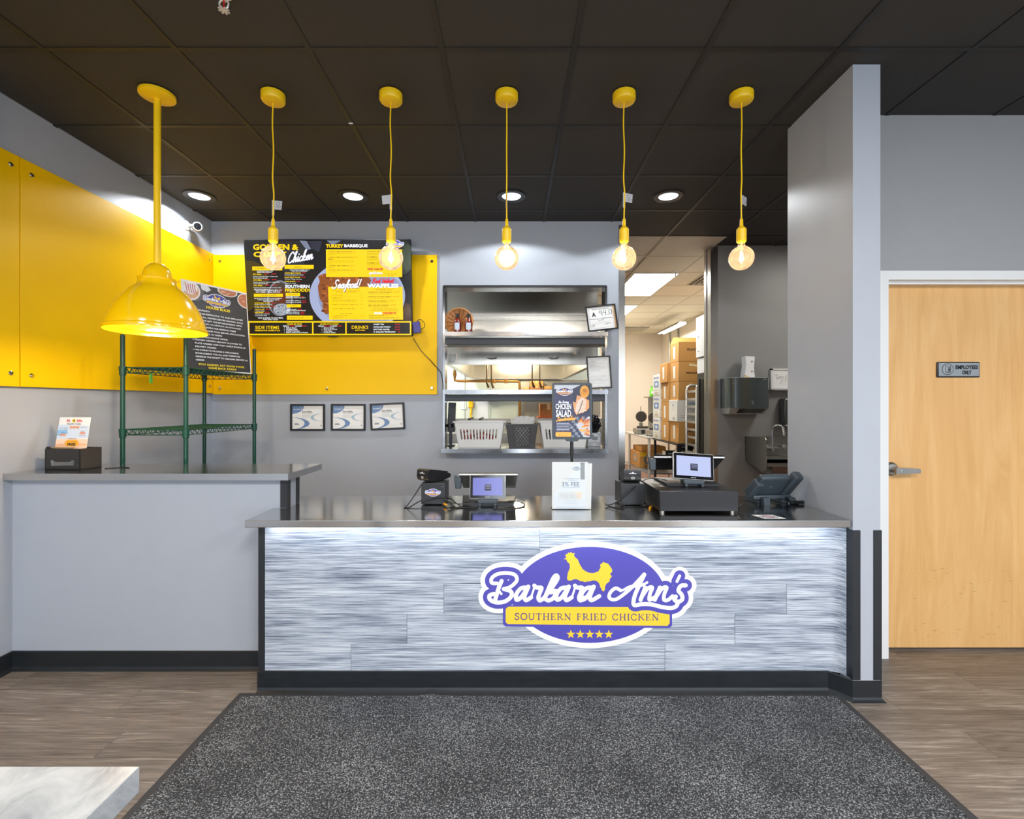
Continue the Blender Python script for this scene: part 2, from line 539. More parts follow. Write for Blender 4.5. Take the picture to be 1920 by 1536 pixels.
class Canvas:
    """2-D artwork (x right, y down) laid on a plane: point = O + U*x + V*y + N*layer"""
    def __init__(s, O, U, V, Nn, kind='print', dz=0.00012, lift=0.0006, fn=None):
        s.O, s.U, s.V, s.N = Vector(O), Vector(U), Vector(V), Vector(Nn).normalized()
        s.kind, s.dz, s.k, s.lift, s.fn = kind, dz, 0, lift, fn
        s.mb, s.mats, s.idx = MB(), [], {}
    def mi(s, c):
        m = c if isinstance(c, bpy.types.Material) else ink(c, s.kind)
        if m.name not in s.idx:
            s.idx[m.name] = len(s.mats)
            s.mats.append(m)
        return s.idx[m.name]
    def P(s, x, y):
        if s.fn:
            x, y = s.fn(x, y)
        return s.O + s.U * x + s.V * y + s.N * (s.lift + s.dz * s.k)
    def raw(s, pts, faces, c, same=False):
        if not same:
            s.k += 1
        s.mb.add([s.P(x, y) for x, y in pts], faces, s.mi(c))
    def poly(s, pts, c, same=False):
        tri = tessellate_polygon([[Vector((x, y, 0)) for x, y in pts]])
        s.raw(pts, [tuple(t) for t in tri], c, same)
    def rect(s, x0, y0, x1, y1, c, same=False, r=0):
        if r:
            pts = []
            for cx, cy, a0 in ((x1 - r, y1 - r, 0), (x0 + r, y1 - r, 90), (x0 + r, y0 + r, 180), (x1 - r, y0 + r, 270)):
                pts += [(cx + r * cos(radians(a0 + a)), cy + r * sin(radians(a0 + a))) for a in (0, 30, 60, 90)]
            s.raw(pts, [tuple(range(len(pts)))], c, same)
        else:
            s.raw([(x0, y0), (x1, y0), (x1, y1), (x0, y1)], [(0, 1, 2, 3)], c, same)
    def frame(s, x0, y0, x1, y1, w, c):
        s.rect(x0, y0, x1, y0 + w, c)
        s.rect(x0, y1 - w, x1, y1, c, True)
        s.rect(x0, y0 + w, x0 + w, y1 - w, c, True)
        s.rect(x1 - w, y0 + w, x1, y1 - w, c, True)
    def ell(s, cx, cy, rx, ry, c, n=40, same=False, clip=None):
        pts = [(cx + rx * cos(2 * pi * k / n), cy + ry * sin(2 * pi * k / n)) for k in range(n)]
        if clip:
            pts = clip_poly(pts, *clip)
        if len(pts) >= 3:
            s.poly(pts, c, same)
    def stroke(s, pts, w, c, k=6, same=False, w1=None, closed=False):
        pts = [Vector((x, y)) for x, y in pts]
        if k and len(pts) > 2:
            pts = catmull(pts, k)
        n = len(pts)
        vs, fs = [], []
        for i, p in enumerate(pts):
            d = pts[min(i + 1, n - 1)] - pts[max(i - 1, 0)]
            d = d.normalized() if d.length > 1e-9 else Vector((1, 0))
            h = 0.5 * (w if w1 is None else w + (w1 - w) * i / max(1, n - 1))
            vs += [(p.x - d.y * h, p.y + d.x * h), (p.x + d.y * h, p.y - d.x * h)]
        fs = [(2 * i, 2 * i + 1, 2 * i + 3, 2 * i + 2) for i in range(n - 1)]
        for p, q, h in ((pts[0], pts[1], w / 2), (pts[-1], pts[-2], (w if w1 is None else w1) / 2)):
            o = len(vs)
            a0 = atan2((p - q).y, (p - q).x) - pi / 2
            vs += [(p.x + h * cos(a0 + pi * a / 6), p.y + h * sin(a0 + pi * a / 6)) for a in range(7)]
            fs.append(tuple(range(o, o + 7)))
        if same:
            s.k += 0.08
        s.raw(vs, fs, c, same)
    def blob(s, strokes, c, res, T=None, k=4):
        """union of round-ended strokes [(points, width)] as one clean sheet without overlaps"""
        segs = []
        for pts, w in strokes:
            q = [Vector(p_) for p_ in pts]
            if k and len(q) > 2:
                q = catmull(q, k)
            segs += [(a, b, w / 2) for a, b in zip(q, q[1:])]
        m = max(r for _, _, r in segs) + 2 * res
        x0 = min(min(a.x, b.x) for a, b, _ in segs) - m; x1 = max(max(a.x, b.x) for a, b, _ in segs) + m
        y0 = min(min(a.y, b.y) for a, b, _ in segs) - m; y1 = max(max(a.y, b.y) for a, b, _ in segs) + m
        nx, ny = int((x1 - x0) / res) + 2, int((y1 - y0) / res) + 2
        fld = np.full((ny, nx), 1e3 * res)
        for a, b, r in segs:
            i0, i1 = int((min(a.x, b.x) - r - 2 * res - x0) / res), int((max(a.x, b.x) + r + 2 * res - x0) / res) + 2
            j0, j1 = int((min(a.y, b.y) - r - 2 * res - y0) / res), int((max(a.y, b.y) + r + 2 * res - y0) / res) + 2
            i0, j0, i1, j1 = max(0, i0), max(0, j0), min(nx, i1), min(ny, j1)
            X, Y = np.meshgrid(x0 + res * np.arange(i0, i1), y0 + res * np.arange(j0, j1))
            dx, dy = b.x - a.x, b.y - a.y
            t = np.clip(((X - a.x) * dx + (Y - a.y) * dy) / max(1e-12, dx * dx + dy * dy), 0, 1)
            d = np.hypot(X - a.x - t * dx, Y - a.y - t * dy) - r
            fld[j0:j1, i0:i1] = np.minimum(fld[j0:j1, i0:i1], d)
        fld[np.abs(fld) < 1e-9] = 1e-9
        ins = fld < 0
        cnt = ins[:-1, :-1].astype(int) + ins[1:, :-1] + ins[:-1, 1:] + ins[1:, 1:]
        vs, fs = [], []
        def em(poly):
            o = len(vs)
            vs.extend(poly); fs.append(tuple(range(o, o + len(poly))))
        G = lambda i, j: (x0 + res * i, y0 + res * j)
        for j in range(ny - 1):
            row = cnt[j]
            i = 0
            for i in np.nonzero((row > 0) & (row < 4))[0]:
                co = [(i, j), (i + 1, j), (i + 1, j + 1), (i, j + 1)]
                poly = []
                for q in range(4):
                    A, B = co[q], co[(q + 1) % 4]
                    fa, fb = fld[A[1], A[0]], fld[B[1], B[0]]
                    if fa < 0: poly.append(G(*A))
                    if (fa < 0) != (fb < 0):
                        t = fa / (fa - fb)
                        pa, pb = G(*A), G(*B)
                        poly.append((pa[0] + (pb[0] - pa[0]) * t, pa[1] + (pb[1] - pa[1]) * t))
                if len(poly) > 2: em(poly)
            full = np.nonzero(row == 4)[0]
            if len(full):
                cuts = np.nonzero(np.diff(full) > 1)[0]
                st = [full[0]] + [full[q + 1] for q in cuts]
                en = [full[q] for q in cuts] + [full[-1]]
                for a_, b_ in zip(st, en):
                    em([G(a_, j), G(b_ + 1, j), G(b_ + 1, j + 1), G(a_, j + 1)])
        if T: vs = [T(*q) for q in vs]
        s.raw(vs, fs, c)
    def text(s, t, x0, y0, x1, y1, c, bold=0.0, shear=0.0, same=False, rot=0.0):
        """glyphs stretched to fill the box"""
        vs, fs = glyphs(t, bold, shear)
        if not vs:
            return
        ax, bx = min(p[0] for p in vs), max(p[0] for p in vs)
        ay, by = min(p[1] for p in vs), max(p[1] for p in vs)
        out = []
        for x, y in vs:
            u = x0 + (x - ax) / max(1e-6, bx - ax) * (x1 - x0)
            v = y1 - (y - ay) / max(1e-6, by - ay) * (y1 - y0)
            v += rot * (u - x0)
            out.append((u, v))
        s.raw(out, fs, c, same)
    def line(s, t, x, y, h, c, bold=0.0, shear=0.0, sx=1.0, align='l', same=False):
        """one line: baseline y, cap height h, natural width times sx; returns the width"""
        hv = glyphs('H', 0, 0)[0]
        k = h / (max(p[1] for p in hv) - min(p[1] for p in hv))
        vs, fs = glyphs(t, bold, shear)
        ax, bx = min(p[0] for p in vs), max(p[0] for p in vs)
        w = (bx - ax) * k * sx
        x0 = x if align == 'l' else x - w / 2 if align == 'c' else x - w
        s.raw([(x0 + (a - ax) * k * sx, y - b * k) for a, b in vs], fs, c, same)
        return w
    def rule(s, x0, x1, y, w, c):
        s.rect(x0, y - w / 2, x1, y + w / 2, c)
    def build(s, name, parent, world=True):
        return s.mb.build(name, s.mats, parent, world=world, smooth=False, recalc=False)

def clip_poly(pts, x0, y0, x1, y1):
    for ax, lim, sg in ((0, x0, 1), (0, x1, -1), (1, y0, 1), (1, y1, -1)):
        out = []
        for i in range(len(pts)):
            a, b = pts[i - 1], pts[i]
            ia, ib = (a[ax] - lim) * sg >= 0, (b[ax] - lim) * sg >= 0
            if ia != ib:
                t = (lim - a[ax]) / (b[ax] - a[ax])
                out.append((a[0] + (b[0] - a[0]) * t, a[1] + (b[1] - a[1]) * t))
            if ib:
                out.append(b)
        pts = out
        if not pts:
            return pts
    return pts

# the restaurant emblem, drawn in a 1920 x 1047 design space
SCRIPT = [
    [(228, 412), (185, 408), (182, 372), (225, 338), (300, 326), (372, 342), (388, 388), (340, 438), (282, 458)],
    [(282, 458), (340, 478), (342, 520), (290, 560), (220, 568), (170, 545), (165, 512), (200, 498)],
    [(264, 392), (240, 450), (222, 510), (214, 538)], [(240, 470), (262, 498)],
    [(468, 446), (424, 452), (386, 498), (386, 546), (426, 524), (470, 456), (482, 442), (452, 516), (464, 550), (506, 526)],
    [(500, 540), (524, 470), (536, 428)], [(532, 430), (552, 446), (590, 448), (578, 486), (564, 528), (578, 552), (612, 530)],
    [(610, 532), (676, 446), (722, 374), (712, 346), (686, 372), (646, 462), (622, 530), (650, 552), (694, 524), (706, 474), (668, 486)],
    [(798, 446), (754, 452), (716, 498), (718, 546), (758, 524), (802, 456), (814, 442), (784, 516), (796, 550), (838, 526)],
    [(834, 540), (858, 470), (868, 428)], [(864, 430), (884, 446), (924, 448), (912, 486), (898, 528), (910, 552), (946, 530)],
    [(1002, 446), (958, 452), (920, 498), (922, 546), (962, 524), (1006, 456), (1018, 442), (988, 516), (1000, 550), (1064, 516)],
    [(1240, 470), (1196, 452), (1152, 490), (1148, 532), (1196, 544), (1266, 500), (1344, 432), (1432, 336)],
    [(1432, 340), (1392, 424), (1352, 520), (1348, 588), (1410, 582), (1490, 584), (1570, 604), (1650, 614), (1694, 598), (1706, 572)],
    [(1262, 466), (1320, 436), (1392, 436), (1456, 404)],
    [(1402, 546), (1440, 446)], [(1416, 516), (1462, 452), (1498, 446), (1478, 500), (1474, 546), (1510, 528)],
    [(1518, 546), (1560, 446)], [(1534, 516), (1580, 452), (1616, 446), (1596, 500), (1594, 546), (1626, 548), (1664, 516)],
    [(1772, 428), (1732, 432), (1712, 470), (1738, 504), (1744, 540), (1714, 562), (1680, 546), (1690, 520)],
]
SCRIPT_W = {0: .9, 3: .6, 5: .5, 9: .5, 12: .85, 14: .6, 16: .9, 18: .9}   # thin upstrokes
APOS = [(1722, 350), (1700, 396)]
HEN = [(773, 213), (795, 200), (785, 185), (795, 169), (806, 173), (808, 157), (820, 166), (832, 153), (840, 165), (864, 165), (856, 184), (864, 196), (887, 216), (906, 260), (930, 298), (970, 323), (1015, 328), (1055, 315), (1075, 281), (1070, 257), (1085, 250), (1096, 236), (1115, 245), (1136, 250), (1150, 270), (1168, 295), (1170, 316), (1151, 335), (1168, 355), (1150, 375), (1149, 395), (1121, 416), (1110, 440), (1112, 460), (1100, 490), (1086, 478), (1078, 446), (1040, 436), (960, 432), (860, 424), (818, 414), (800, 372), (806, 328), (824, 282), (820, 250), (801, 236), (795, 216)]
def star(cx, cy, r, q=0.4):
    return [(cx + (r if k % 2 == 0 else r * q) * sin(pi * k / 5), cy - (r if k % 2 == 0 else r * q) * cos(pi * k / 5)) for k in range(10)]

def emblem(cv, T, white=(246, 248, 252), blue=(96, 92, 190), yellow=(252, 216, 60), detail=2, dark=(92, 78, 132), edge=True):
    """T maps design space to canvas space (uniform-scale function); detail 2 = all lettering"""
    sc = (Vector(T(1000, 0)) - Vector(T(0, 0))).length / 1000
    def tp(pts): return [T(x, y) for x, y in pts]
    k = 6 if detail == 2 else 3
    def ell(cx, cy, rx, ry, c):
        cv.poly(tp([(cx + rx * cos(2 * pi * j / 72), cy + ry * sin(2 * pi * j / 72)) for j in range(72)]), c)
    res = 5.0 if detail == 2 else 13.0
    def allstroke(w, c, ap):
        cv.blob([(st, w * (SCRIPT_W.get(i, 1.0) if w < 50 else 1.0)) for i, st in enumerate(SCRIPT)] + [(APOS, ap)], c, res, T, k=6 if detail == 2 else 3)
    if edge:
        ell(985, 506, 660, 437, white)
        allstroke(176, white, 150)
    ell(985, 506, 618, 394, blue)
    cv.poly(tp([(300, 590), (1640, 594), (1660, 612), (1660, 756), (1640, 778), (296, 766), (275, 746), (275, 610)]), blue)
    cv.poly(tp(HEN), yellow)
    cv.poly(tp([(318, 602), (1622, 606), (1640, 624), (1640, 740), (1622, 760), (316, 746), (297, 730), (297, 622)]), yellow)
    allstroke(102, blue, 92)
    allstroke(33 if detail == 2 else 36, white, 24)
    if detail == 2:
        serif_text(cv, T, 'SOUTHERN FRIED CHICKEN', 372, 657, 1550, 708, dark, 0.006)
        for i in range(5):
            cv.poly(tp(star(831 + 77.5 * i, 829, 39)), yellow, same=i > 0)
    else:
        cv.stroke(tp([(380, 684), (1540, 690)]), 18 * sc, dark, k=0)
        for i in range(5):
            cv.poly(tp(star(831 + 77.5 * i, 829, 44)), yellow, same=i > 0)

SERIF = {  # (strokes, serif feet); unit height 1, own width
    'S': (0.62, [([(0.55, 0.2), (0.5, 0.05), (0.3, 0.0), (0.1, 0.1), (0.1, 0.3), (0.3, 0.46), (0.5, 0.6), (0.55, 0.8), (0.4, 0.97), (0.2, 1.0), (0.05, 0.9), (0.04, 0.75)], .12)]),
    'O': (0.86, [([(0.43, 0.0), (0.15, 0.1), (0.02, 0.5), (0.15, 0.9), (0.43, 1.0), (0.7, 0.9), (0.84, 0.5), (0.7, 0.1), (0.43, 0.0)], .12)]),
    'U': (0.84, [([(0.12, 0.02), (0.12, 0.6), (0.22, 0.92), (0.42, 1.0), (0.62, 0.92), (0.72, 0.6), (0.72, 0.02)], .11), ([(0, 0.02), (0.26, 0.02)], .06), ([(0.6, 0.02), (0.84, 0.02)], .06)]),
    'T': (0.76, [([(0.38, 0.0), (0.38, 1.0)], .14), ([(0.02, 0.03), (0.74, 0.03)], .06), ([(0.03, 0.03), (0.02, 0.24)], .06), ([(0.73, 0.03), (0.74, 0.24)], .06), ([(0.24, 0.98), (0.52, 0.98)], .06)]),
    'H': (0.86, [([(0.14, 0.0), (0.14, 1.0)], .13), ([(0.72, 0.0), (0.72, 1.0)], .13), ([(0.14, 0.5), (0.72, 0.5)], .07)] + [([(a, b), (a + 0.27, b)], .06) for a in (0.0, 0.59) for b in (0.03, 0.97)]),
    'E': (0.68, [([(0.14, 0.0), (0.14, 1.0)], .13), ([(0.0, 0.03), (0.58, 0.03)], .06), ([(0.0, 0.97), (0.62, 0.97)], .06), ([(0.14, 0.49), (0.44, 0.49)], .06), ([(0.58, 0.03), (0.58, 0.22)], .06), ([(0.62, 0.97), (0.64, 0.76)], .06), ([(0.44, 0.38), (0.44, 0.6)], .05)]),
    'R': (0.8, [([(0.14, 0.0), (0.14, 1.0)], .13), ([(0.0, 0.03), (0.36, 0.03), (0.56, 0.12), (0.58, 0.34), (0.4, 0.5), (0.14, 0.52)], .09), ([(0.36, 0.52), (0.56, 0.78), (0.78, 0.98)], .11), ([(0.0, 0.97), (0.28, 0.97)], .06)]),
    'N': (0.9, [([(0.14, 0.03), (0.14, 1.0)], .07), ([(0.12, 0.03), (0.74, 0.98)], .13), ([(0.76, 0.0), (0.76, 0.98)], .07), ([(0.0, 0.03), (0.2, 0.03)], .06), ([(0.64, 0.03), (0.88, 0.03)], .06), ([(0.02, 0.97), (0.26, 0.97)], .06)]),
    'F': (0.62, [([(0.14, 0.0), (0.14, 1.0)], .13), ([(0.0, 0.03), (0.56, 0.03)], .06), ([(0.14, 0.49), (0.44, 0.49)], .06), ([(0.56, 0.03), (0.57, 0.24)], .06), ([(0.44, 0.38), (0.44, 0.6)], .05), ([(0.0, 0.97), (0.3, 0.97)], .06)]),
    'I': (0.32, [([(0.16, 0.0), (0.16, 1.0)], .13), ([(0.02, 0.03), (0.3, 0.03)], .06), ([(0.02, 0.97), (0.3, 0.97)], .06)]),
    'D': (0.84, [([(0.14, 0.0), (0.14, 1.0)], .13), ([(0.0, 0.03), (0.4, 0.03), (0.7, 0.2), (0.78, 0.5), (0.7, 0.8), (0.4, 0.97), (0.0, 0.97)], .09)]),
    'C': (0.78, [([(0.7, 0.24), (0.6, 0.06), (0.42, 0.0), (0.15, 0.12), (0.03, 0.5), (0.15, 0.88), (0.42, 1.0), (0.62, 0.94), (0.72, 0.76)], .11), ([(0.7, 0.02), (0.7, 0.24)], .05)]),
    'K': (0.84, [([(0.14, 0.0), (0.14, 1.0)], .13), ([(0.72, 0.03), (0.16, 0.52)], .07), ([(0.34, 0.4), (0.58, 0.74), (0.8, 0.97)], .12), ([(0.0, 0.03), (0.28, 0.03)], .06), ([(0.0, 0.97), (0.28, 0.97)], .06), ([(0.58, 0.03), (0.8, 0.03)], .06)]),
    ' ': (0.42, []),
}
def serif_text(cv, T, s, x0, y0, x1, y1, c, slope=0.0):
    gap = 0.2
    tot = sum(SERIF[ch][0] for ch in s) + gap * (len(s) - 1)
    kx, ky = (x1 - x0) / tot, (y1 - y0)
    x = 0.0
    out = []
    for ch in s:
        w, sts = SERIF[ch]
        for pts, th in sts:
            out.append(([(x0 + (x + a) * kx, y0 + b * ky + slope * (x + a) * kx) for a, b in pts], th * ky * 1.3))
        x += w + gap
    cv.blob(out, c, 2.0, T, k=4)

# ================================================================== SETTING
LX, BY = -2.683, 4.26           # left wall face, back wall face
FRONT_Y, KNEE_Y, DOOR_Y = 2.37, 2.56, 2.69
RX0, RX1, RY0, RY1 = 1.640, 1.772, 2.288, 2.828   # short wall at the right end of the counter
WEND = 1.011                    # right end of the back wall

# floor slab with vinyl planks laid on it
floor = struct('floor', MB().box(LX - .15, 4.75, -4.2, 11.4, -0.12, -0.004), FLOOR_KIT, smooth=False)
PW, PL = 0.1524, 1.22
pm = None
row = 0
y = 2.76
while y > -0.2:
    off = (row * 0.437) % 1.0 * PL
    x = LX - off
    while x < 4.6:
        x0, x1 = max(x, LX), min(x + PL, 4.6)
        hidden = (x0 > -1.25 and x1 < 1.5 and y < 2.3) or y < 0.55 or x0 > 3.3
        if x1 - x0 > 0.03 and not hidden:
            full = abs((x1 - x0) - PL) < 1e-6
            if full and pm is not None:
                o = bpy.data.objects.new('plank', pm)
                COL.objects.link(o)
                o.parent = floor
            else:
                w = x1 - x0
                o = MB().box(-w / 2 + .0008, w / 2 - .0008, -PW / 2 + .0008, PW / 2 - .0008, -0.004, 0.0).build('plank', PLANK, floor, smooth=False)
                if full:
                    pm = o.data
            o.location = ((x0 + x1) / 2, y, 0)
        x += PL
    y -= PW
    row += 1
# the rest of the dining floor and the strip behind the counter, out of the picture or hidden
struct('floor_dining', MB().box(LX, 4.6, -4.1, 0.55 - PW / 2, -0.0039, 0.0), PLANK, smooth=False)

# ceiling: black grid ceiling in front, white one over the kitchen
TX, TY, TS = -0.321, 2.188, 0.61
ceiling = struct('ceiling', MB().box(LX - .15, 4.75, -4.2, 4.95, CEIL + 0.02, CEIL + 0.12), CEIL_GRID, smooth=False)
xs = [TX + TS * k for k in range(-5, 9)]
ys = [TY + TS * k for k in range(-10, 5)]
tile_me = None
XL, XR, YE = LX, 4.6, 4.628
def clipped(v0, v1, lo, hi): return max(v0, lo), min(v1, hi)
for i in range(-5, 8):
    for j in range(-4, 5):
        x0, x1 = clipped(TX + TS * i, TX + TS * (i + 1), XL, XR)
        y0, y1 = TY + TS * j, TY + TS * (j + 1)
        if x0 > 2.0:
            y1 = min(y1, 4.92)
        elif y1 > YE + .01:
            continue
        if x1 - x0 < 0.03:
            continue
        full = abs(x1 - x0 - TS) < 1e-4 and abs(y1 - y0 - TS) < 1e-4
        if full and tile_me is not None:
            o = bpy.data.objects.new('ceiling_tile', tile_me)
            COL.objects.link(o)
            o.parent = ceiling
        else:
            w, d = x1 - x0 - .02, y1 - y0 - .02
            o = MB().box(-w / 2, w / 2, -d / 2, d / 2, 0.004, 0.02).build('ceiling_tile', CEIL_BLK, ceiling, smooth=False)
            if full:
                tile_me = o.data
        o.location = ((x0 + x1) / 2, (y0 + y1) / 2, CEIL)
for x in xs:
    if XL < x < XR:
        ye = 4.92 if x > 2.1 else YE
        MB().box(x - .012, x + .012, TY - TS * 4, ye, CEIL, CEIL + .008).build('grid_bar', CEIL_GRID, ceiling, smooth=False)
for y in ys:
    if y > -0.4:
        MB().box(XL, XR, y - .012, y + .012, CEIL + .0005, CEIL + .008).build('grid_bar', CEIL_GRID, ceiling, smooth=False)
struct('ceiling_dining', MB().box(LX, 4.6, -4.1, TY - TS * 4, CEIL, CEIL + .02), CEIL_BLK, smooth=False)

kit_ceiling = struct('ceiling_kitchen', MB().box(-3.6, 2.119, YE, 11.4, CEIL + .012, CEIL + .1).box(2.119, 4.75, 4.95, 11.4, CEIL + .012, CEIL + .1), CEIL_WHT, smooth=False)
KYL = [YE + 0.645 * k for k in range(0, 11)]
for j in range(10):
    for i in range(1, 6):
        x0, x1 = TX + TS * i, TX + TS * (i + 1)
        y0, y1 = KYL[j], KYL[j + 1]
        if x0 < 0.9 or x1 > 4.2 or (x0 > 2.1 and y0 < 5.0):
            continue
        if abs(x0 - 1.509) < .02 and (j in (2, 3, 5, 6)):
            continue                                     # the lit panels hang here
        MB().box(x0 + .014, x1 - .014, y0 + .014, y1 - .014, CEIL + .003, CEIL + .014).build('ceiling_tile', CEIL_WHT, kit_ceiling, smooth=False)
GRID_W = mat('cream ceiling grid', (206, 198, 176), 0.5, var=0.03)
for i in range(2, 6):
    x = TX + TS * i
    MB().box(x - .012, x + .012, YE if x < 2.1 else 5.1, 11.2, CEIL, CEIL + .014).build('grid_bar', GRID_W, kit_ceiling, smooth=False)
for y in KYL[1:]:
    MB().box(0.9, 3.5, y - .012, y + .012, CEIL + .0005, CEIL + .014).build('grid_bar', GRID_W, kit_ceiling, smooth=False)

# walls
struct('wall_left', MB().box(LX - .12, LX, -4.1, BY + .14, 0, CEIL + .02), WALL, smooth=False)
wb = MB()
OX0, OX1, OZ0, OZ1 = -0.607, 0.848, 1.0, 2.478
wb.box(LX, OX0, BY, BY + .14, 0, CEIL + .01).box(OX1, WEND, BY, BY + .14, 0, CEIL + .01)
wb.box(OX0, OX1, BY, BY + .14, 0, OZ0).box(OX0, OX1, BY, BY + .14, OZ1, CEIL + .01)
struct('wall_back', wb, WALL, smooth=False)
struct('wall_right', MB().box(RX0, RX1, RY0, RY1, 0, CEIL + .003), WALL, smooth=False)
DX0, DX1, DZ1 = 2.065, 3.075, 2.175
wd = MB().box(RX1, DX0, DOOR_Y, DOOR_Y + .13, 0, CEIL + .003).box(DX1, 4.6, DOOR_Y, DOOR_Y + .13, 0, CEIL + .003).box(DX0, DX1, DOOR_Y, DOOR_Y + .13, DZ1, CEIL + .003)
struct('wall_entry', wd, WALL_DOOR, smooth=False)
struct('wall_sink', MB().box(2.062, 4.6, 4.925, 5.085, 0, CEIL + .01), WALL_DK, smooth=False)
struct('wall_storage', MB().box(3.52, 3.64, 5.085, 11.3, 0, CEIL + .02), WALL_KIT, smooth=False)
struct('wall_far', MB().box(1.5, 3.52, 11.2, 11.3, 0, CEIL + .02), WALL_KIT, smooth=False)
struct('wall_cook', MB().box(-3.6, 1.5, 8.05, 8.15, 0, CEIL + .02), WALL_FRP, smooth=False)
struct('wall_passage', MB().box(1.42, 1.5, 8.15, 11.2, 0, CEIL + .02), WALL_KIT, smooth=False)
struct('wall_kitchen_left', MB().box(-3.6, -3.5, BY + .14, 8.05, 0, CEIL + .02), WALL_FRP, smooth=False)
struct('wall_kitchen_front', MB().box(-3.5, LX - .12, BY, BY + .14, 0, CEIL + .02), WALL_FRP, smooth=False)
struct('wall_side', MB().box(4.6, 4.72, -4.1, 5.085, 0, CEIL + .02), WALL, smooth=False)
# storefront wall behind the camera: piers, sill and unseen windows sized for the fill
sf = MB().box(LX - .12, 4.72, -4.2, -4.08, 0, 0.35).box(LX - .12, 4.72, -4.2, -4.08, 2.75, CEIL + .02)
for x0, x1 in ((LX - .12, -2.55), (-1.95, -0.45), (0.75, 3.05), (4.45, 4.72)):
    sf.box(x0, x1, -4.2, -4.08, 0.35, 2.75)
struct('wall_storefront', sf, WALL, smooth=False)
for i, (x0, x1) in enumerate(((-2.55, -1.95), (-0.45, 0.75), (3.05, 4.45))):
    w = struct(f'window_{i + 1}', MB().box(x0, x1, -4.16, -4.12, .35, .40).box(x0, x1, -4.16, -4.12, 2.70, 2.75).box(x0, x0 + .05, -4.16, -4.12, .4, 2.7).box(x1 - .05, x1, -4.16, -4.12, .4, 2.7), BLACK, smooth=False)
    MB().box(x0 + .05, x1 - .05, -4.143, -4.137, .40, 2.70).build('pane', GLASS, w, smooth=False)

# knee wall at the left with its black base, and the base along the counter and short wall
KX1 = -1.207
struct('wall_knee', MB().box(LX, KX1, KNEE_Y, KNEE_Y + .14, 0, 1.024), WALL, smooth=False)
def cove(pts, name, h=0.102, out=0.006, toe=0.014):
    """vinyl base following a floor polyline whose left-hand side is the room"""
    mb = MB()
    prof = [(0, h), (out, h - .004), (out, 0.02), (out + .004, .008), (out + toe, 0.0015), (out + toe, 0), (0, 0)]
    n = len(pts)
    rings = []
    for i, p in enumerate(pts):
        p = Vector(p)
        ns = []
        if i > 0:
            d = (p - Vector(pts[i - 1])).normalized(); ns.append(Vector((d.y, -d.x)))
        if i < n - 1:
            d = (Vector(pts[i + 1]) - p).normalized(); ns.append(Vector((d.y, -d.x)))
        nn = sum(ns, Vector((0, 0)))
        nn = nn / max(1e-6, nn.length_squared) * (2 if len(ns) == 2 else 1)
        if len(ns) == 2:
            nn = (ns[0] + ns[1]); nn = nn / (1 + ns[0].dot(ns[1]))
        rings.append([(p.x + nn.x * a, p.y + nn.y * a, z) for a, z in prof])
    vs = [q for r in rings for q in r]
    k = len(prof)
    fs = [(i * k + j, i * k + (j + 1) % k, (i + 1) * k + (j + 1) % k, (i + 1) * k + j) for i in range(n - 1) for j in range(k)]
    fs += [tuple(range(k)), tuple(range((n - 1) * k, n * k))]
    mb.add(vs, fs)
    return struct(name, mb, RUBBER, smooth=False)
cove([(LX, 1.0), (LX, KNEE_Y), (-1.262, KNEE_Y)], 'baseboard_left')
arc = [(1.583 + .057 * sin(a), 2.313 + .057 * cos(a)) for a in [radians(t) for t in (0, 30, 60, 90)]]
cove([(-1.262, FRONT_Y), (1.575, FRONT_Y), (RX0, RY0 + .004), (RX1, RY0 + .004), (RX1, DOOR_Y - .002)], 'baseboard_front')

# black corner guards and stainless corner trims
def guard(name, x, y0, sx, z0, z1, m, w=.034, t=.004, sy=1):
    mb = MB().box(x - t * sx, x + w * sx, y0 - t * sy, y0, z0, z1).box(x - t * sx, x, y0, y0 + w * sy, z0, z1)
    return struct(name, mb, m, smooth=False)
guard('trim_1', RX0, RY0, 1, 0.104, 0.822, RUB_BLK)
guard('trim_2', RX1, RY0, -1, 0.104, 0.822, RUB_BLK)
guard('trim_3', KX1, KNEE_Y, -1, 0.87, 1.022, RUB_BLK)
guard('trim_4', KX1, KNEE_Y + .14, -1, 0.87, 1.022, RUB_BLK, sy=-1)
guard('trim_5', WEND, BY, -1, 0.1, CEIL - .03, STEEL_V, w=.052)
guard('trim_6', 2.062, 4.925, 1, 0.0, CEIL - .004, STEEL_V, w=.07)
guard('trim_7', 2.062, 5.085, 1, 0.0, CEIL - .004, STEEL_V, w=.05, sy=-1)

# door with frame
fr = MB()
fy = DOOR_Y - .022
fr.box(DX0, DX0 + .048, fy, DOOR_Y + .13, 0, DZ1).box(DX1 - .048, DX1, fy, DOOR_Y + .13, 0, DZ1).box(DX0 + .048, DX1 - .048, fy, DOOR_Y + .13, DZ1 - .05, DZ1)
fr.box(DX0 + .048, DX1 - .048, DOOR_Y + .015, DOOR_Y + .05, DZ1 - .066, DZ1 - .05)
struct('trim_8', fr, WHITE_PAINT, smooth=False)
door = struct('door_1', MB().box(DX0 + .05, DX1 - .05, DOOR_Y + .062, DOOR_Y + .106, 0.02, 2.117, r=.002), MAPLE)
hx, hz, hy = 2.192, 1.052, DOOR_Y + .062
h = MB().lathe([(0.0, .016), (.03, .014), (.04, .005), (.041, 0)], n=28, T=Matrix.Translation((hx, hy, hz)) @ Matrix.Rotation(pi / 2, 4, 'X'))
h.cyl((hx, hy - .008, hz), (hx, hy - .05, hz), .011)
door_h = h.build('door_handle', STEEL_DULL, door)
hb = MB().prism([(-.014, -.018), (.02, -.017), (.122, -.012), (.126, .0), (.122, .012), (.02, .017), (-.014, .018)], lambda u, v, d: (hx + u, hy - .05 + d, hz + v - .004), -.008, .008)
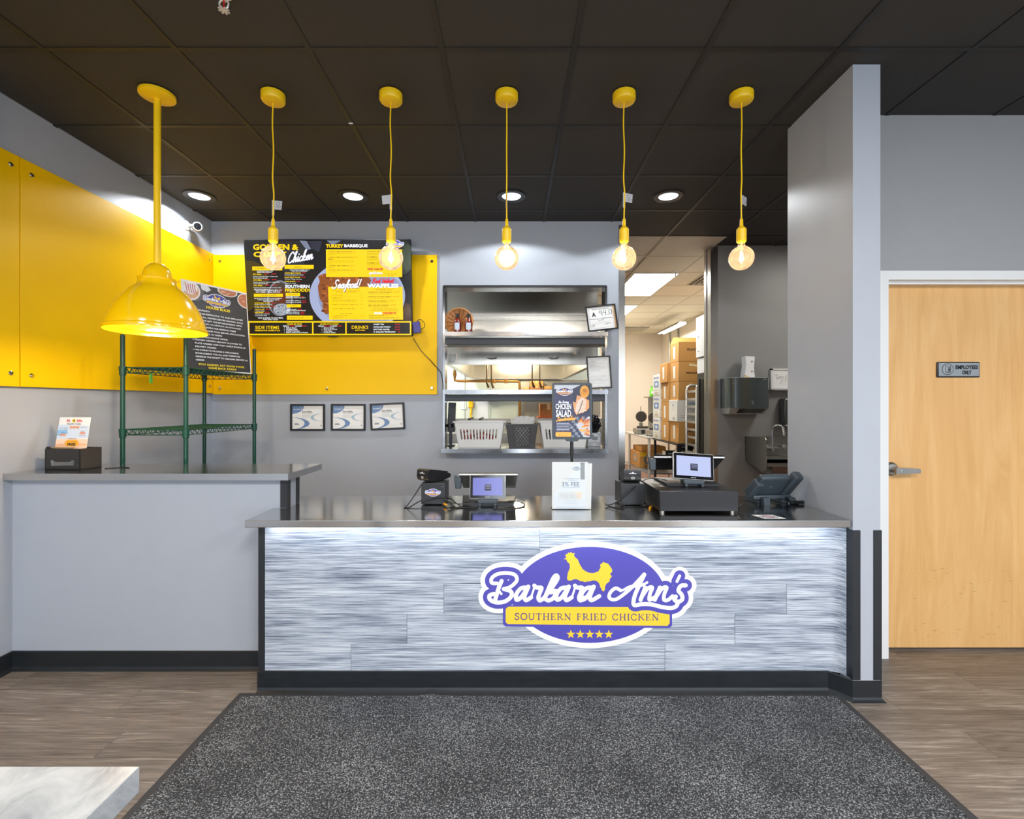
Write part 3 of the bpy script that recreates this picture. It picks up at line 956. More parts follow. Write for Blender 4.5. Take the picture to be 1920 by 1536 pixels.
hb.build('lever', STEEL_DULL, door_h)
MB().cyl((hx + .012, hy - .058, hz), (hx + .012, hy - .061, hz), .006).build('keyhole', CHROME, door_h)
# scuffs on the lower part of the door
rr = random.Random(5)
sc = MB()
for k in range(34):
    x = 2.32 + rr.random() * .55; z = 0.08 + rr.random() ** 1.6 * .42
    l = .006 + rr.random() * .022; a = (rr.random() - .5) * .7
    yy = DOOR_Y + .0617
    dx, dz = l * cos(a), l * sin(a); t = .0007
    sc.add([(x, yy, z - t), (x + dx, yy, z + dz - t), (x + dx, yy, z + dz + t), (x, yy, z + t)], [(0, 1, 2, 3)])
sc.build('scuff', mat('scuff mark', (120, 84, 48), 0.6), door, smooth=False)['kind'] = 'stuff'

# stainless lining of the pass-through opening
pf = MB()
t = .012
pf.box(OX0, OX0 + t, BY - .006, BY + .15, OZ0 + .03, OZ1).box(OX1 - t, OX1, BY - .006, BY + .15, OZ0 + .03, OZ1).box(OX0, OX1, BY - .006, BY + .15, OZ1 - t, OZ1)
pf.box(OX0 - .006, OX0 + .004, BY - .008, BY, OZ0 + .03, OZ1 + .004).box(OX1 - .004, OX1 + .006, BY - .008, BY, OZ0 + .03, OZ1 + .004).box(OX0, OX1, BY - .008, BY, OZ1 - .004, OZ1 + .01)
struct('trim_9', pf, STEEL, smooth=False)

# ================================================================== COUNTERS, MAT, TABLE
# worktops
CT = 0.868
ct = MB().box(-1.283, 1.633, 2.29, 2.905, CT - .035, CT, r=.003)
tag(ct.build('countertop', STEEL_TOP), 'long brushed stainless worktop of the service counter with card readers on it', 'countertop')
LT = 1.06
pts = [(LX + .002, 2.512), (-1.178, 2.512), (-1.168, 2.935), (LX + .002, 2.935)]
lt = MB().prism(pts, lambda u, v, d: (u, v, d), LT - .035, LT)
tag(lt.build('countertop', STEEL_TOP, smooth=False), 'shorter raised stainless worktop on the grey knee wall at left', 'countertop')

# service counter: body, planks on the front, black edge, led strip
counter = thing('service_counter', 'low service counter clad in whitewashed planks with a purple emblem', 'counter', (0.17, 2.4, 0))
W = dict(world=True)
MB().box(-1.255, 1.64, FRONT_Y + .006, 2.46, 0, CT - .036).build('body', BLACK, counter, smooth=False, **W)
rows = [(0.098, 0.2315), (0.2325, 0.3815), (0.3825, 0.5325), (0.5335, 0.6835), (0.6845, CT - .036)]
px = lambda p: (p - CX) * FRONT_Y / F
joints = [[658, 1247], [763, 1378], [832, 1475], [1185], [1012]]
PROF = [(-1.228, FRONT_Y)]
def curved(x0, x1, z0, z1, name='plank'):
    """plank on the front; the right-hand ones wrap round the corner on to the short wall"""
    if x1 < 1.57:
        return MB().box(x0 + .0006, x1 - .0006, FRONT_Y, FRONT_Y + .006, z0, z1, r=.0008, seg=1).build(name, FRONT, counter, smooth=False, **W)
    path = [(x0 + .0006, FRONT_Y), (1.575, FRONT_Y), (1.6, FRONT_Y - .004), (1.622, FRONT_Y - .016), (1.631, FRONT_Y - .036), (1.634, RY0 + .036)]
    vs, fs = [], []
    for i, (a, b) in enumerate(path):
        vs += [(a, b, z0), (a, b, z1), (a + (.004 if i > 2 else 0), b + .005, z0), (a + (.004 if i > 2 else 0), b + .005, z1)]
    for i in range(len(path) - 1):
        o = i * 4
        fs += [(o, o + 4, o + 5, o + 1), (o + 2, o + 3, o + 7, o + 6), (o + 1, o + 5, o + 7, o + 3), (o, o + 2, o + 6, o + 4)]
    return MB().add(vs, fs).build(name, FRONT, counter, ang=60, **W)
for (z0, z1), js in zip(rows, joints):
    edges = [-1.228] + [px(j) for j in js] + [1.634]
    for a, b in zip(edges, edges[1:]):
        curved(a, b, z0, z1)
MB().box(-1.258, -1.2285, FRONT_Y - .004, FRONT_Y + .03, 0.098, CT - .036).build('edge_guard', RUB_BLK, counter, smooth=False, **W)
MB().box(-1.2, 1.6, 2.322, 2.334, CT - .041, CT - .0355).build('led_strip', STRIP_ON, counter, smooth=False, **W)
# emblem decal on the planks
sc_ = 2.366 / F                       # metres per photo pixel on this plane
ec = Canvas(((880 - CX) * sc_, FRONT_Y, CH - (1000 - CY) * sc_), (1, 0, 0), (0, 0, -1), (0, -1, 0), lift=.0012)
KK = 440.0 / 1920 * sc_
emblem(ec, lambda x, y: (x * KK, y * KK), blue=(84, 79, 174), yellow=(246, 206, 60))
e = ec.build('emblem', counter)
e['label'] = 'purple and yellow restaurant emblem with a hen, on the counter front'

# entrance mat
mat_t = thing('floor_mat', 'large speckled charcoal carpet mat with black rubber edge before the counter', 'mat', (0.13, 1.3, 0))
mx0, mx1, my0, my1 = -1.342, 1.607, 0.45, 2.348
b = .034
cm = MB()
nx = 60
vs, fs = [], []
for j in range(13):
    for i in range(nx + 1):
        x = mx0 + b + (mx1 - mx0 - 2 * b) * i / nx
        y = my0 + b + (my1 - my0 - 2 * b) * j / 12
        z = .009 + (.012 * math.exp(-((x + .39) / .05) ** 2 - ((y - my1) / .09) ** 2))
        vs.append((x, y, z))
for j in range(12):
    for i in range(nx):
        a = j * (nx + 1) + i
        fs.append((a, a + 1, a + nx + 2, a + nx + 1))
cm.add(vs, fs)
cm.build('carpet', CARPET, mat_t, ang=80, **W)
rb = MB()
def edge(p, q, pi_, qi):
    rb.add([(p[0], p[1], 0), (q[0], q[1], 0), (q[0], q[1], .002), (p[0], p[1], .002), (pi_[0], pi_[1], .009), (qi[0], qi[1], .009), (pi_[0], pi_[1], 0), (qi[0], qi[1], 0)],
           [(0, 1, 2, 3), (3, 2, 5, 4), (4, 5, 7, 6)])
C = [(mx0, my0), (mx1, my0), (mx1, my1), (mx0, my1)]
I = [(mx0 + b, my0 + b), (mx1 - b, my0 + b), (mx1 - b, my1 - b), (mx0 + b, my1 - b)]
for k in range(4):
    edge(C[k], C[(k + 1) % 4], I[k], I[(k + 1) % 4])
rb.build('rubber_border', mat('mat rubber border', (58, 58, 60), 0.7, var=.08), mat_t, smooth=False, **W)

# marble table, bottom left corner
tb = thing('marble_table', 'white marble topped table in the bottom left foreground', 'table', (-1.15, 0.45, 0))
MB().box(-1.62, -0.697, 0.0, 0.893, 0.702, 0.75, r=.0015).build('tabletop', MARBLE, tb, **W)
MB().cyl((-1.15, .45, .02), (-1.15, .45, .702), .04, n=20).build('pedestal', BLACK_M, tb, **W)
MB().lathe([(0, .02), (.26, .016), (.27, 0), (0, 0)], (-1.15, .45, 0)).build('base', BLACK_M, tb, **W)

# ================================================================== YELLOW PANELS
def bolt(parent, c, axis):
    T = Matrix.Translation(c) @ (Matrix.Rotation(pi / 2, 4, 'X') if axis == 'y' else Matrix.Rotation(pi / 2, 4, 'Y'))
    return MB().lathe([(0, .007), (.009, .007), (.0125, .004), (.0125, 0)], n=18, T=T).build('bolt', CHROME, parent, **W)
ZP0, ZP1 = 1.522, 2.765
def wall_panel(y0, y1, label):
    p = thing('wall_panel', label, 'panel', (LX + .012, (y0 + y1) / 2, ZP0))
    MB().box(LX + .002, LX + .024, y0, y1, ZP0, ZP1, r=.001, seg=1).build('board', YELLOW, p, **W)
    return p
p = wall_panel(0.9, 2.575, 'plain yellow wall panel at the far left edge of the picture')
for y in (0.98, 2.528):
    for z in (1.592, 2.70):
        bolt(p, (LX + .024, y, z), 'x')
p = wall_panel(2.580, BY - .004, 'long yellow wall panel beside the corner, on the left wall')
for y in (2.638, 4.20):
    for z in (1.585, 2.695):
        bolt(p, (LX + .024, y, z), 'x')
p = thing('wall_panel', 'yellow panel on the back wall behind the menu screen', 'panel', (-1.65, BY - .012, 1.512))
MB().box(LX + .027, -0.664, BY - .022, BY - .002, 1.512, 2.755, r=.001, seg=1).build('board', YELLOW, p, **W)
for x in (-2.595, -0.708):
    for z in (1.57, 2.697):
        bolt(p, (x, BY - .022, z), 'y')
bolt(p, (-1.643, BY - .022, 1.563), 'y')
bolt(p, (-1.643, BY - .022, 2.697), 'y')

# ================================================================== LIGHTS THAT HANG
dome = thing('dome_pendant', 'large yellow dome pendant lamp on a rigid yellow rod', 'lamp', (-1.859, 2.5, CEIL))
Z = lambda z: z - CEIL
MB().lathe([(0, -.03), (.03, -.028), (.07, -.022), (.083, -.016), (.083, -.002), (0, 0)], n=36).build('canopy', YEL_SATIN, dome)
MB().cyl((0, 0, -.02), (0, 0, Z(2.15)), .0165, n=20).build('rod', YEL_SATIN, dome)
MB().lathe([(.016, Z(2.165)), (.034, Z(2.158)), (.052, Z(2.14)), (.062, Z(2.115)), (.066, Z(2.085)), (.066, Z(2.074))], n=36).build('cap', YEL_GLOSS, dome)
co = MB().lathe([(.06, Z(2.086)), (.083, Z(2.086)), (.086, Z(2.082)), (.083, Z(2.072)), (.06, Z(2.072))], n=36)
for k in range(3):
    a = 2.4 + k * 2.094
    co.cyl((.078 * cos(a), .078 * sin(a), Z(2.079)), (.1 * cos(a), .1 * sin(a), Z(2.079)), .005, n=8)
co.build('collar', YEL_GLOSS, dome)
out = [(.082, 2.074), (.086, 2.058), (.094, 2.044), (.108, 2.033), (.126, 2.016), (.144, 1.995), (.170, 1.958), (.191, 1.92), (.207, 1.882), (.215, 1.856), (.2185, 1.838), (.219, 1.832), (.226, 1.826), (.2285, 1.815), (.2275, 1.806)]
inn = [(r - .004, z + .001) for r, z in out[::-1]]
MB().lathe([(r, Z(z)) for r, z in out + inn], n=56).build('shade', YEL_GLOSS, dome)
bl = MB().lathe([(.0, Z(1.865)), (.018, Z(1.872)), (.03, Z(1.89)), (.032, Z(1.91)), (.024, Z(1.94)), (.016, Z(1.97)), (.016, Z(2.03)), (0, Z(2.03))], n=20)
bl.build('bulb', emis('dome lamp bulb', (255, 224, 160), 7), dome)
light('dome_lamp', 'POINT', (-1.859, 2.5, 1.845), (0, 0, 0), 16, (1.0, 0.86, 0.64), shadow_soft_size=.05)

TAG = mat('silver cord label', (196, 196, 200), 0.3, 0.3, var=.05)
def mini_pendant(label, x, rz=0.0, group='globe bulb pendants over the counter', sway=1, tag_up=0):
    t = thing('globe_pendant', label, 'lamp', (x, 2.5, CEIL), rz, group)
    MB().lathe([(0, -.047), (.046, -.046), (.055, -.042), (.0595, -.034), (.0595, -.002), (0, 0)], n=32).build('canopy', YEL_SATIN, t)
    zc = Z(2.40)
    s_ = .0035 * sway
    MB().tube([(0, 0, -.045), (-s_, 0, -.16), (s_ * .6, 0, -.3), (-s_ * .8, 0, -.44), (s_, 0, -.53), (0, 0, zc + .02), (0, 0, zc)], .0037, n=8, smooth=5).build('cord', YEL_SATIN, t)
    MB().lathe([(.0045, Z(2.402)), (.0075, Z(2.395)), (.009, Z(2.362)), (.02, Z(2.35)), (.0245, Z(2.344)), (.0245, Z(2.283)), (.021, Z(2.277)), (0, Z(2.277))], n=28).build('socket', YEL_SATIN, t)
    g = [(.0165, Z(2.282)), (.0168, Z(2.266)), (.021, Z(2.252))]
    R, cz = .0625, Z(2.194)
    for k in range(1, 17):
        a = radians(22 + (180 - 22) * k / 16)
        g.append((max(.0004, R * sin(a)), cz + R * cos(a)))
    MB().lathe(g, n=36).build('bulb', BULB, t)
    f = MB().cyl((0, 0, Z(2.285)), (0, 0, Z(2.235)), .006, .004, n=10, mi=1)
    f.cyl((0, 0, Z(2.226)), (0, 0, Z(2.176)), .0052, .0052, n=10, mi=0)
    f.build('filament', [FIL, mat('glass stem', (220, 200, 170), .2)], t)
    tg = MB()
    z0 = -.568 + tag_up
    tg.box(-.006, .006, -.0005, .0005, z0 - .07, z0 + .01).box(.0, .048, -.0015, -.0005, z0 - .038, z0 + .008, T=Matrix.Translation((0, 0, z0)) @ Matrix.Rotation(radians(6), 4, 'Y') @ Matrix.Translation((0, 0, -z0)))
    tc = Canvas((0, 0, 0), (1, 0, 0), (0, 0, -1), (0, -1, 0))
    g_ = tg.build('cord_label', TAG, t, smooth=False)
    MBr = Canvas((.012, -.0016, z0 + .002), (.001, 0, 0), (0, 0, -.001), (0, -1, 0), lift=.0004)
    MBr.ell(14, 12, 9, 9, (96, 96, 100))
    MBr.ell(14, 12, 6.5, 6.5, (205, 205, 208))
    MBr.rule(3, 30, 28, 1.6, (120, 120, 124))
    MBr.rule(3, 26, 32, 1.6, (120, 120, 124))
    MBr.build('print', g_, world=False)
    light('bulb_lamp', 'POINT', (x, 2.5, 2.20), (0, 0, 0), 3.0, (1.0, 0.78, 0.52), shadow_soft_size=.012)
    return t
PEND = [(-1.251, 0, 'globe bulb pendant on a yellow cord before the left side of the menu screen', 1, 0),
        (-0.633, pi, 'globe bulb pendant on a yellow cord before the right side of the menu screen', -1, .03),
        (-0.025, pi / 2 + .15, 'globe bulb pendant hanging over the wall above the pass-through window', 1, .03),
        (0.591, 0.2, 'globe bulb pendant before the steel trim at the end of the back wall', 1, .04),
        (1.207, 0.6, 'globe bulb pendant nearest the short wall at right', -1, .03)]
for x, rz, lab, sw, tu in PEND:
    mini_pendant(lab, x, rz, sway=sw, tag_up=tu)

def downlight(x, y, label):
    t = thing('downlight', label, 'light', (x, y, CEIL), 0, 'recessed downlights over the service side')
    MB().lathe([(.074, -.001), (.079, -.007), (.11, -.006), (.114, -.001), (.114, 0)], n=40).build('trim_ring', BLACK, t)
    MB().lathe([(0, -.003), (.073, -.003), (.075, -.001)], n=40).build('lens', LED_ON, t)
    return t
for (x, y), lab in zip(DOWN, ('recessed downlight nearest the left wall', 'recessed downlight above the menu screen', 'recessed downlight above the pass-through window', 'recessed downlight nearest the short wall at right')):
    downlight(x, y, lab)

# sprinkler head at the top edge, small white clip on a grid crossing
sp = thing('sprinkler_head', 'white sprinkler head on the black ceiling at the top edge', 'sprinkler', (-1.138, 1.885, CEIL))
MB().lathe([(0, -.01), (.03, -.008), (.036, 0), (0, 0)], n=24).build('escutcheon', WHITE, sp)
fm = MB().cyl((0, 0, -.008), (0, 0, -.03), .011, n=12)
for s in (-1, 1):
    fm.tube([(0.006 * s, 0, -.028), (.018 * s, 0, -.04), (.014 * s, 0, -.058), (.003 * s, 0, -.068)], .0035, n=6, smooth=4)
fm.build('frame', mat('sprinkler metal', (226, 220, 212), .35, .4), sp)
MB().cyl((0, 0, -.032), (0, 0, -.064), .0032, n=8).build('glass_bulb', mat('red glass bulb', (200, 40, 40), .1), sp)
dm = MB().cyl((0, 0, -.068), (0, 0, -.071), .012, n=16)
for k in range(8):
    a = k * pi / 4
    dm.box(.011, .021, -.0035, .0035, -.071, -.069, T=Matrix.Rotation(a, 4, 'Z'))
dm.build('deflector', mat('sprinkler metal', (226, 220, 212)), sp)
tag(MB().box(-.012, .012, -.004, .004, -.005, 0, r=.001).build('grid_clip', WHITE), 'tiny white clip on a black ceiling grid crossing', 'clip').location = (-0.931, 2.76, CEIL)

# security camera on the left wall
sk = thing('security_camera', 'white bullet security camera on the left wall near the corner', 'camera', (LX, 3.93, 2.90))
MB().lathe([(0, .016), (.03, .014), (.038, .006), (.038, 0)], n=28, T=Matrix.Rotation(pi / 2, 4, 'Y')).build('mount', WHITE, sk)
MB().tube([(.01, 0, 0), (.05, 0, 0), (.075, -.01, -.012)], .011, n=10, smooth=4).build('arm', WHITE, sk)
dirv = Vector((.62, -.72, -.16)).normalized()
q = dirv.to_track_quat('Z', 'Y').to_matrix().to_4x4()
Tc = Matrix.Translation((.055, .035, -.005)) @ q
MB().lathe([(0, -.012), (.022, -.008), (.03, .01), (.034, .04), (.0355, .085), (.033, .098), (.028, .1)], n=28, T=Tc).build('housing', WHITE, sk)
MB().lathe([(0, .0975), (.029, .0975), (.03, .1)], n=28, T=Tc).build('face', BLACK_G, sk)
MB().lathe([(0, .104), (.009, .103), (.012, .0978)], n=20, T=Tc).build('lens', BLACK_G, sk)

# ================================================================== MENU SCREEN
tvT = Vector((-2.315, 4.108, CH + (757 - 448.2) * 4.108 / F))
tvR = Vector((-0.870, 4.108, tvT.z))
tvBz, tvBy = CH + (757 - 630) * 4.196 / F, 4.196
U = Vector((1, 0, 0))
Vd = Vector((0, tvBy - tvT.y, tvBz - tvT.z))
TVH = Vd.length
Vd.normalize()
Nn = Vector((0, Vd.z, -Vd.y)).normalized()
if Nn.y > 0: Nn = -Nn
TVW = tvR.x - tvT.x
tv = thing('menu_screen', 'large tilted wall screen showing the yellow and black menu', 'screen', ((tvT.x + tvR.x) / 2, 4.15, tvBz))
FRM = Matrix((U, -Nn, -Vd)).transposed().to_4x4()
FRM.translation = tvT                      # local: x right, y into wall, z up, from the top left corner
MB().box(0, TVW, 0.004, 0.03, -TVH, 0, T=FRM, r=.003).build('body', BLACK, tv, **W)
MB().box(.15, TVW - .15, .03, .055, -TVH + .12, -.16, T=FRM).build('rear_cover', BLACK, tv, **W)
MB().box(tvT.x + .45, tvT.x + .95, BY - .028, BY - .0225, tvT.z - .62, tvT.z - .3).box(tvT.x + .5, tvT.x + .56, 4.205, 4.236, tvT.z - .45, tvT.z - .34).box(tvT.x + .84, tvT.x + .9, 4.205, 4.236, tvT.z - .45, tvT.z - .34).build('wall_bracket', BLACK_M, tv, smooth=False, **W)
MB().box(.006, TVW - .006, .001, .0045, -TVH + .014, -.006, T=FRM).build('display', emis('dark display', (22, 21, 24), .9, True), tv, smooth=False, **W)
MB().box(.70, .78, -.001, .012, -TVH - .008, -TVH + .006, T=FRM).build('badge', BLACK, tv, smooth=False, **W)
def tvmap(x, y):
    t = (y - 232) / 870.0
    return ((x - 78 - 40 * t) / (1507 - 20 * t) * TVW, t * TVH)
tvc = Canvas(tvT, U, Vd, Nn, kind='screen', lift=.0004, dz=.00008, fn=tvmap)
K, YE_, WH, RD = (14, 14, 16), (255, 210, 0), (244, 246, 250), (214, 34, 44)
DKT = (70, 60, 20)
clip = (92, 244, 1590, 966)
tvc.poly([(100, 420), (180, 430), (270, 480), (300, 600), (262, 760), (150, 860), (112, 880)], (64, 54, 16))
tvc.ell(520, 340, 120, 230, (46, 44, 46), clip=clip)
tvc.poly([(585, 246), (650, 250), (690, 320), (650, 330)], (120, 128, 148))
tvc.poly([(660, 250), (790, 250), (760, 350), (700, 320)], (48, 50, 62))
tvc.poly([(830, 246), (960, 246), (880, 290)], (116, 124, 144))
tvc.ell(404, 760, 116, 162, (120, 124, 134), clip=clip)
tvc.ell(404, 762, 102, 148, (70, 58, 52), clip=clip)
tvc.ell(420, 860, 76, 52, (160, 166, 178), clip=clip)
for k in range(26):
    a, r_ = rr.random() * 6.3, rr.random()
    tvc.ell(420 + 70 * r_ * cos(a), 862 + 46 * r_ * sin(a), 5, 4, (66, 62, 64), n=8, same=k > 0)
tvc.poly([(350, 700), (430, 660), (470, 760), (440, 810), (380, 800)], (96, 46, 30))
tvc.ell(1104, 740, 432, 330, (160, 170, 204), n=64, clip=clip)
tvc.ell(1130, 740, 380, 292, (138, 148, 184), n=64, clip=clip)
hen = [(752, 560), (800, 540), (870, 528), (980, 548), (1100, 556), (1200, 560), (1230, 600), (1200, 660), (1000, 690), (860, 700), (848, 900), (815, 905), (796, 880), (790, 800), (768, 770), (752, 700), (748, 650), (766, 610)]
tvc.poly(hen, (140, 76, 34))
for k in range(60):
    x, y = 765 + rr.random() * 440, 552 + rr.random() * 100
    if rr.random() < .45:
        x, y = 790 + rr.random() * 50, 650 + rr.random() * 230
    tvc.ell(x, y, 8 + rr.random() * 14, 5 + rr.random() * 9, [(176, 100, 46), (104, 52, 24), (158, 88, 40)][k % 3], n=9)
tvc.ell(1530, 400, 70, 150, (40, 46, 44), clip=clip)
tvc.ell(1560, 400, 54, 120, (58, 70, 52), clip=clip)
tvc.poly([(1530, 800), (1590, 820), (1590, 960), (1500, 964)], (60, 36, 26))
tvc.text('GOLDEN &', 169, 279, 580, 332, YE_, bold=.045)
tvc.text('CRISPY', 172, 345, 474, 393, YE_, bold=.045)
# brush-script word
LET = {  # cursive strokes: baseline 0, x-height -1, ascender -2.2 ; returns (strokes, advance)
    'C': ([[(1.25, -1.75), (1.0, -2.15), (.5, -1.8), (.15, -.9), (.25, -.1), (.7, 0), (1.2, -.4)]], 1.35),
    'S': ([[(1.3, -1.8), (1.0, -2.15), (.6, -1.8), (.7, -1.2), (1.0, -.7), (.8, -.05), (.3, 0), (.0, -.35)]], 1.35),
    'h': ([[(0, 0), (.35, -1.2), (.6, -2.0), (.5, -2.2), (.3, -1.8), (.15, -.8), (.1, 0)], [(.1, -.2), (.35, -.9), (.6, -.9), (.55, -.3), (.65, 0), (.95, -.3)]], .95),
    'i': ([[(0, -.3), (.2, -1), (.15, -.2), (.3, 0), (.55, -.3)], [(.25, -1.45), (.27, -1.5)]], .55),
    'c': ([[(.65, -.8), (.45, -1), (.1, -.6), (.15, -.05), (.45, 0), (.8, -.35)]], .8),
    'k': ([[(0, 0), (.35, -1.2), (.6, -2.0), (.5, -2.2), (.3, -1.8), (.15, -.8), (.1, 0)], [(.15, -.45), (.55, -1), (.6, -.75), (.2, -.5), (.5, 0), (.9, -.3)]], .9),
    'e': ([[(.05, -.4), (.5, -.65), (.45, -1), (.15, -.75), (.1, -.2), (.35, 0), (.75, -.35)]], .75),
    'n': ([[(0, -.3), (.15, -1), (.1, 0)], [(.1, -.2), (.4, -.95), (.6, -.9), (.55, -.25), (.65, 0), (.95, -.35)]], .95),
    'a': ([[(.6, -.85), (.35, -1), (.05, -.5), (.15, 0), (.4, -.15), (.65, -.95), (.55, -.2), (.65, 0), (.95, -.35)]], .95),
    'f': ([[(-.05, .8), (.1, .9), (.25, 0), (.45, -1.5), (.65, -2.1), (.75, -1.8), (.5, -1.2)], [(.0, -.75), (.6, -.95)]], .6),
    'o': ([[(.4, -.95), (.1, -.7), (.1, -.1), (.4, 0), (.6, -.5), (.45, -.95), (.55, -.75), (.8, -.8)]], .75),
    'd': ([[(.6, -.85), (.35, -1), (.05, -.5), (.15, 0), (.4, -.15), (.65, -.95), (.85, -2.1)], [(.72, -1.2), (.55, -.2), (.65, 0), (.95, -.35)]], .95),
    '!': ([[(.45, -2.1), (.3, -.6)], [(.2, -.02), (.22, -.06)]], .5),
    'p': ([[(.2, -1), (-.1, .8)], [(.12, -.7), (.45, -1), (.6, -.6), (.35, -.02), (.1, -.2)], [(.45, -.05), (.85, -.35)]], .8),
    't': ([[(.3, -1.7), (.1, -.3), (.3, 0), (.6, -.35)], [(0, -1.15), (.55, -1.2)]], .6),
    's': ([[(.0, -.35), (.4, -1), (.3, -.7), (.55, -.3), (.35, 0), (.05, -.1)], [(.4, -.02), (.75, -.35)]], .7),
    'R': ([[(.25, -2.05), (.1, 0)], [(.0, -1.8), (.6, -2.15), (1.0, -1.7), (.6, -1.15), (.25, -1.1)], [(.5, -1.1), (.8, -.2), (1.15, -.05)]], 1.2),
    'V': ([[(.1, -2.0), (.3, -1.9), (.4, 0), (1.15, -2.1)]], 1.0),
    'l': ([[(0, -.3), (.4, -1.4), (.5, -2.1), (.35, -1.9), (.15, -.3), (.3, 0), (.55, -.3)]], .5),
    'v': ([[(.0, -.8), (.15, -1), (.2, 0), (.55, -.95), (.75, -.85)]], .7),
    'w': ([[(.0, -.8), (.15, -1), (.15, 0), (.45, -.8), (.45, 0), (.8, -.95), (.95, -.85)]], .95),
    'N': ([[(.05, 0), (.3, -2)], [(.3, -2), (.7, 0), (1.0, -2.1)]], 1.05),
    'g': ([[(.6, -.85), (.35, -1), (.05, -.5), (.15, 0), (.4, -.15), (.65, -.95), (.5, .5), (.2, .8), (.1, .5), (.8, -.2)]], .85),
    'r': ([[(0, -.3), (.2, -1.05), (.3, -.85), (.55, -.9), (.45, -.2), (.55, 0), (.8, -.35)]], .75),
    ' ': ([], .5),
}
def script_word(cv, s, x0, y_base, x1, y_top, w, c, shear=.22, rise=0.0, sh=None):
    out, x = [], 0.0
    for ch in s:
        st, ad = LET[ch]
        out += [[(a + x, b) for a, b in q] for q in st]
        x += ad
    kx, ky = (x1 - x0) / x, (y_base - y_top) / 2.2
    for (dx, dy, col) in ([(w * .28, w * .34, sh)] if sh else []) + [(0, 0, c)]:
        cv.blob([([(x0 + dx + (a - shear * b) * kx, y_base + dy + b * ky - rise * a * kx) for a, b in q], w) for q in out], col, w / 4)
script_word(tvc, 'Chicken', 478, 446, 706, 352, 11, WH, rise=.16, sh=(60, 64, 110))
def bar(t, x0, y0, x1, y1, tx0, tx1):
    tvc.rect(x0, y0, x1, y1, YE_)
    h = (y1 - y0) * .36
    tvc.text(t, tx0, (y0 + y1) / 2 - h / 2, tx1, (y0 + y1) / 2 + h / 2, DKT)
bar('FAMILY MEALS', 161, 476, 432, 511, 190, 400)
bar('SNACKS', 452, 463, 714, 498, 540, 606)
bar('CHICKEN PLATES', 173, 720, 435, 748, 232, 375)
bar('GIZZARDS', 460, 712, 590, 740, 482, 566)
bar('LIVERS', 468, 815, 597, 842, 502, 562)
bar('GIZZARD/LIVER MIX', 470, 918, 702, 955, 488, 625)
def tx(t, x0, y, x1, h, c, bold=.012):
    tvc.text(t, x0, y - h / 2, x1, y + h / 2, c, bold=bold)
def price(x0, y, x1, t='$9.99', h=11):
    tx(t, x0, y, x1, h, RD, .03)
for i, (nm, y) in enumerate((('8PC MEAL', 546), ('12PC MEAL', 597), ('16PC MEAL', 646))):
    tx(nm, 168 + i * 3, y, 244 + i * 4, 12, YE_, .03)
    price(270 + i * 4, y - 3, 312 + i * 4, '$24.99'); price(334 + i * 4, y - 3, 376 + i * 4, '$34.99')
    tx('8 pieces of mixed chicken, 2 large sides,', 168 + i * 2, y + 20, 392 + i * 16, 10, WH)
    tx('and 4 rolls/cornbread', 168 + i * 3, y + 33, 296 + i * 4, 10, WH)
tx('*UPGRADE SIDES FOR', 200, 518, 350, 9, WH); tx('MORE INFO BELOW', 206, 529, 338, 9, WH)
tx('*ADD LARGE TURKEY BBQ TO', 180, 690, 425, 14, WH, .02); tx('ANY FAMILY MEAL FOR $12', 190, 706, 412, 13, WH, .02)
tx('SERVED WITH 2 SIDES AND A ROLL/CORNBREAD', 178, 762, 428, 10, WH); tx('*UPGRADE SIDES FOR 50 CENTS', 205, 775, 402, 9, WH); tx('MORE INFO BELOW', 260, 787, 346, 9, WH)
for i, (nm, sub, x1, y) in enumerate((('WHITE MEAT PLATE', 'Chicken Breast and Wing', 318, 804), ('DARK MEAT PLATE', 'Chicken Thigh and Leg', 316, 832), ('WING PLATE', '3 whole wings', 268, 862), ('KIDS MEAL', 'Chicken Leg, 1 small side', 262, 889))):
    tx(nm, 179 + i, y, x1, 10, YE_, .03); price(x1 + 12, y, x1 + 52)
    tx(sub, 179 + i, y + 14, [338, 330, 270, 316][i], 10, WH)
tx('and kid size drink', 184, 917, 292, 9, WH)
tx('*ADD A DRINK TO ANY MEAL', 204, 938, 438, 13, WH, .02); tx('FOR ONLY $2.25', 256, 953, 390, 13, WH, .02)
tx('*EACH SNACK COMES WITH A', 498, 507, 682, 9, WH); tx('ROLL OR CORNBREAD', 518, 518, 660, 9, WH)
for i, (nm, sub, x1) in enumerate((('WHITE MEAT SNACK', 'Chicken Breast and Wing', 602), ('DARK MEAT SNACK', 'Chicken Thigh and Leg', 598), ('WING SNACK', '2 whole wings', 552))):
    y = 536 + i * 37
    tx(nm, 453 + i, y, x1, 11, YE_, .03); price(x1 + 8, y, x1 + 42)
    tx(sub, 453 + i, y + 17, [622, 606, 556][i], 10, WH)
tvc.text('SOUTHERN', 456, 639, 678, 670, WH, bold=.04)
tvc.text('FRIEDDDD!', 456, 673, 680, 703, YE_, bold=.04)
for y, nm, x1 in ((747, 'GIZZARD PLATE', 582), (757, 'Gizzards, 2 sides, roll, and a', 640), (784, 'GIZZARDS (SMALL)', 600), (799, 'GIZZARDS (LARGE)', 602), (863, 'LIVER PLATE', 560), (872, 'Livers, 2 sides, roll/cornbread', 640), (888, 'LIVERS (SMALL)', 584), (902, 'LIVERS (LARGE)', 586)):
    tx(nm, 463 if y < 820 else 470, y, x1, 10, WH, .02)
    if nm.isupper():
        price(x1 + 12, y, x1 + 46)
tx('$9.99', 640, 937, 676, 10, (236, 130, 40), .02)
tvc.text('TURKEY', 828, 281, 984, 313, YE_, bold=.045)
tvc.text('BARBEQUE', 992, 281, 1202, 313, WH, bold=.045)
tvc.rect(828, 326, 1512, 571, YE_)
OR = (222, 100, 20)
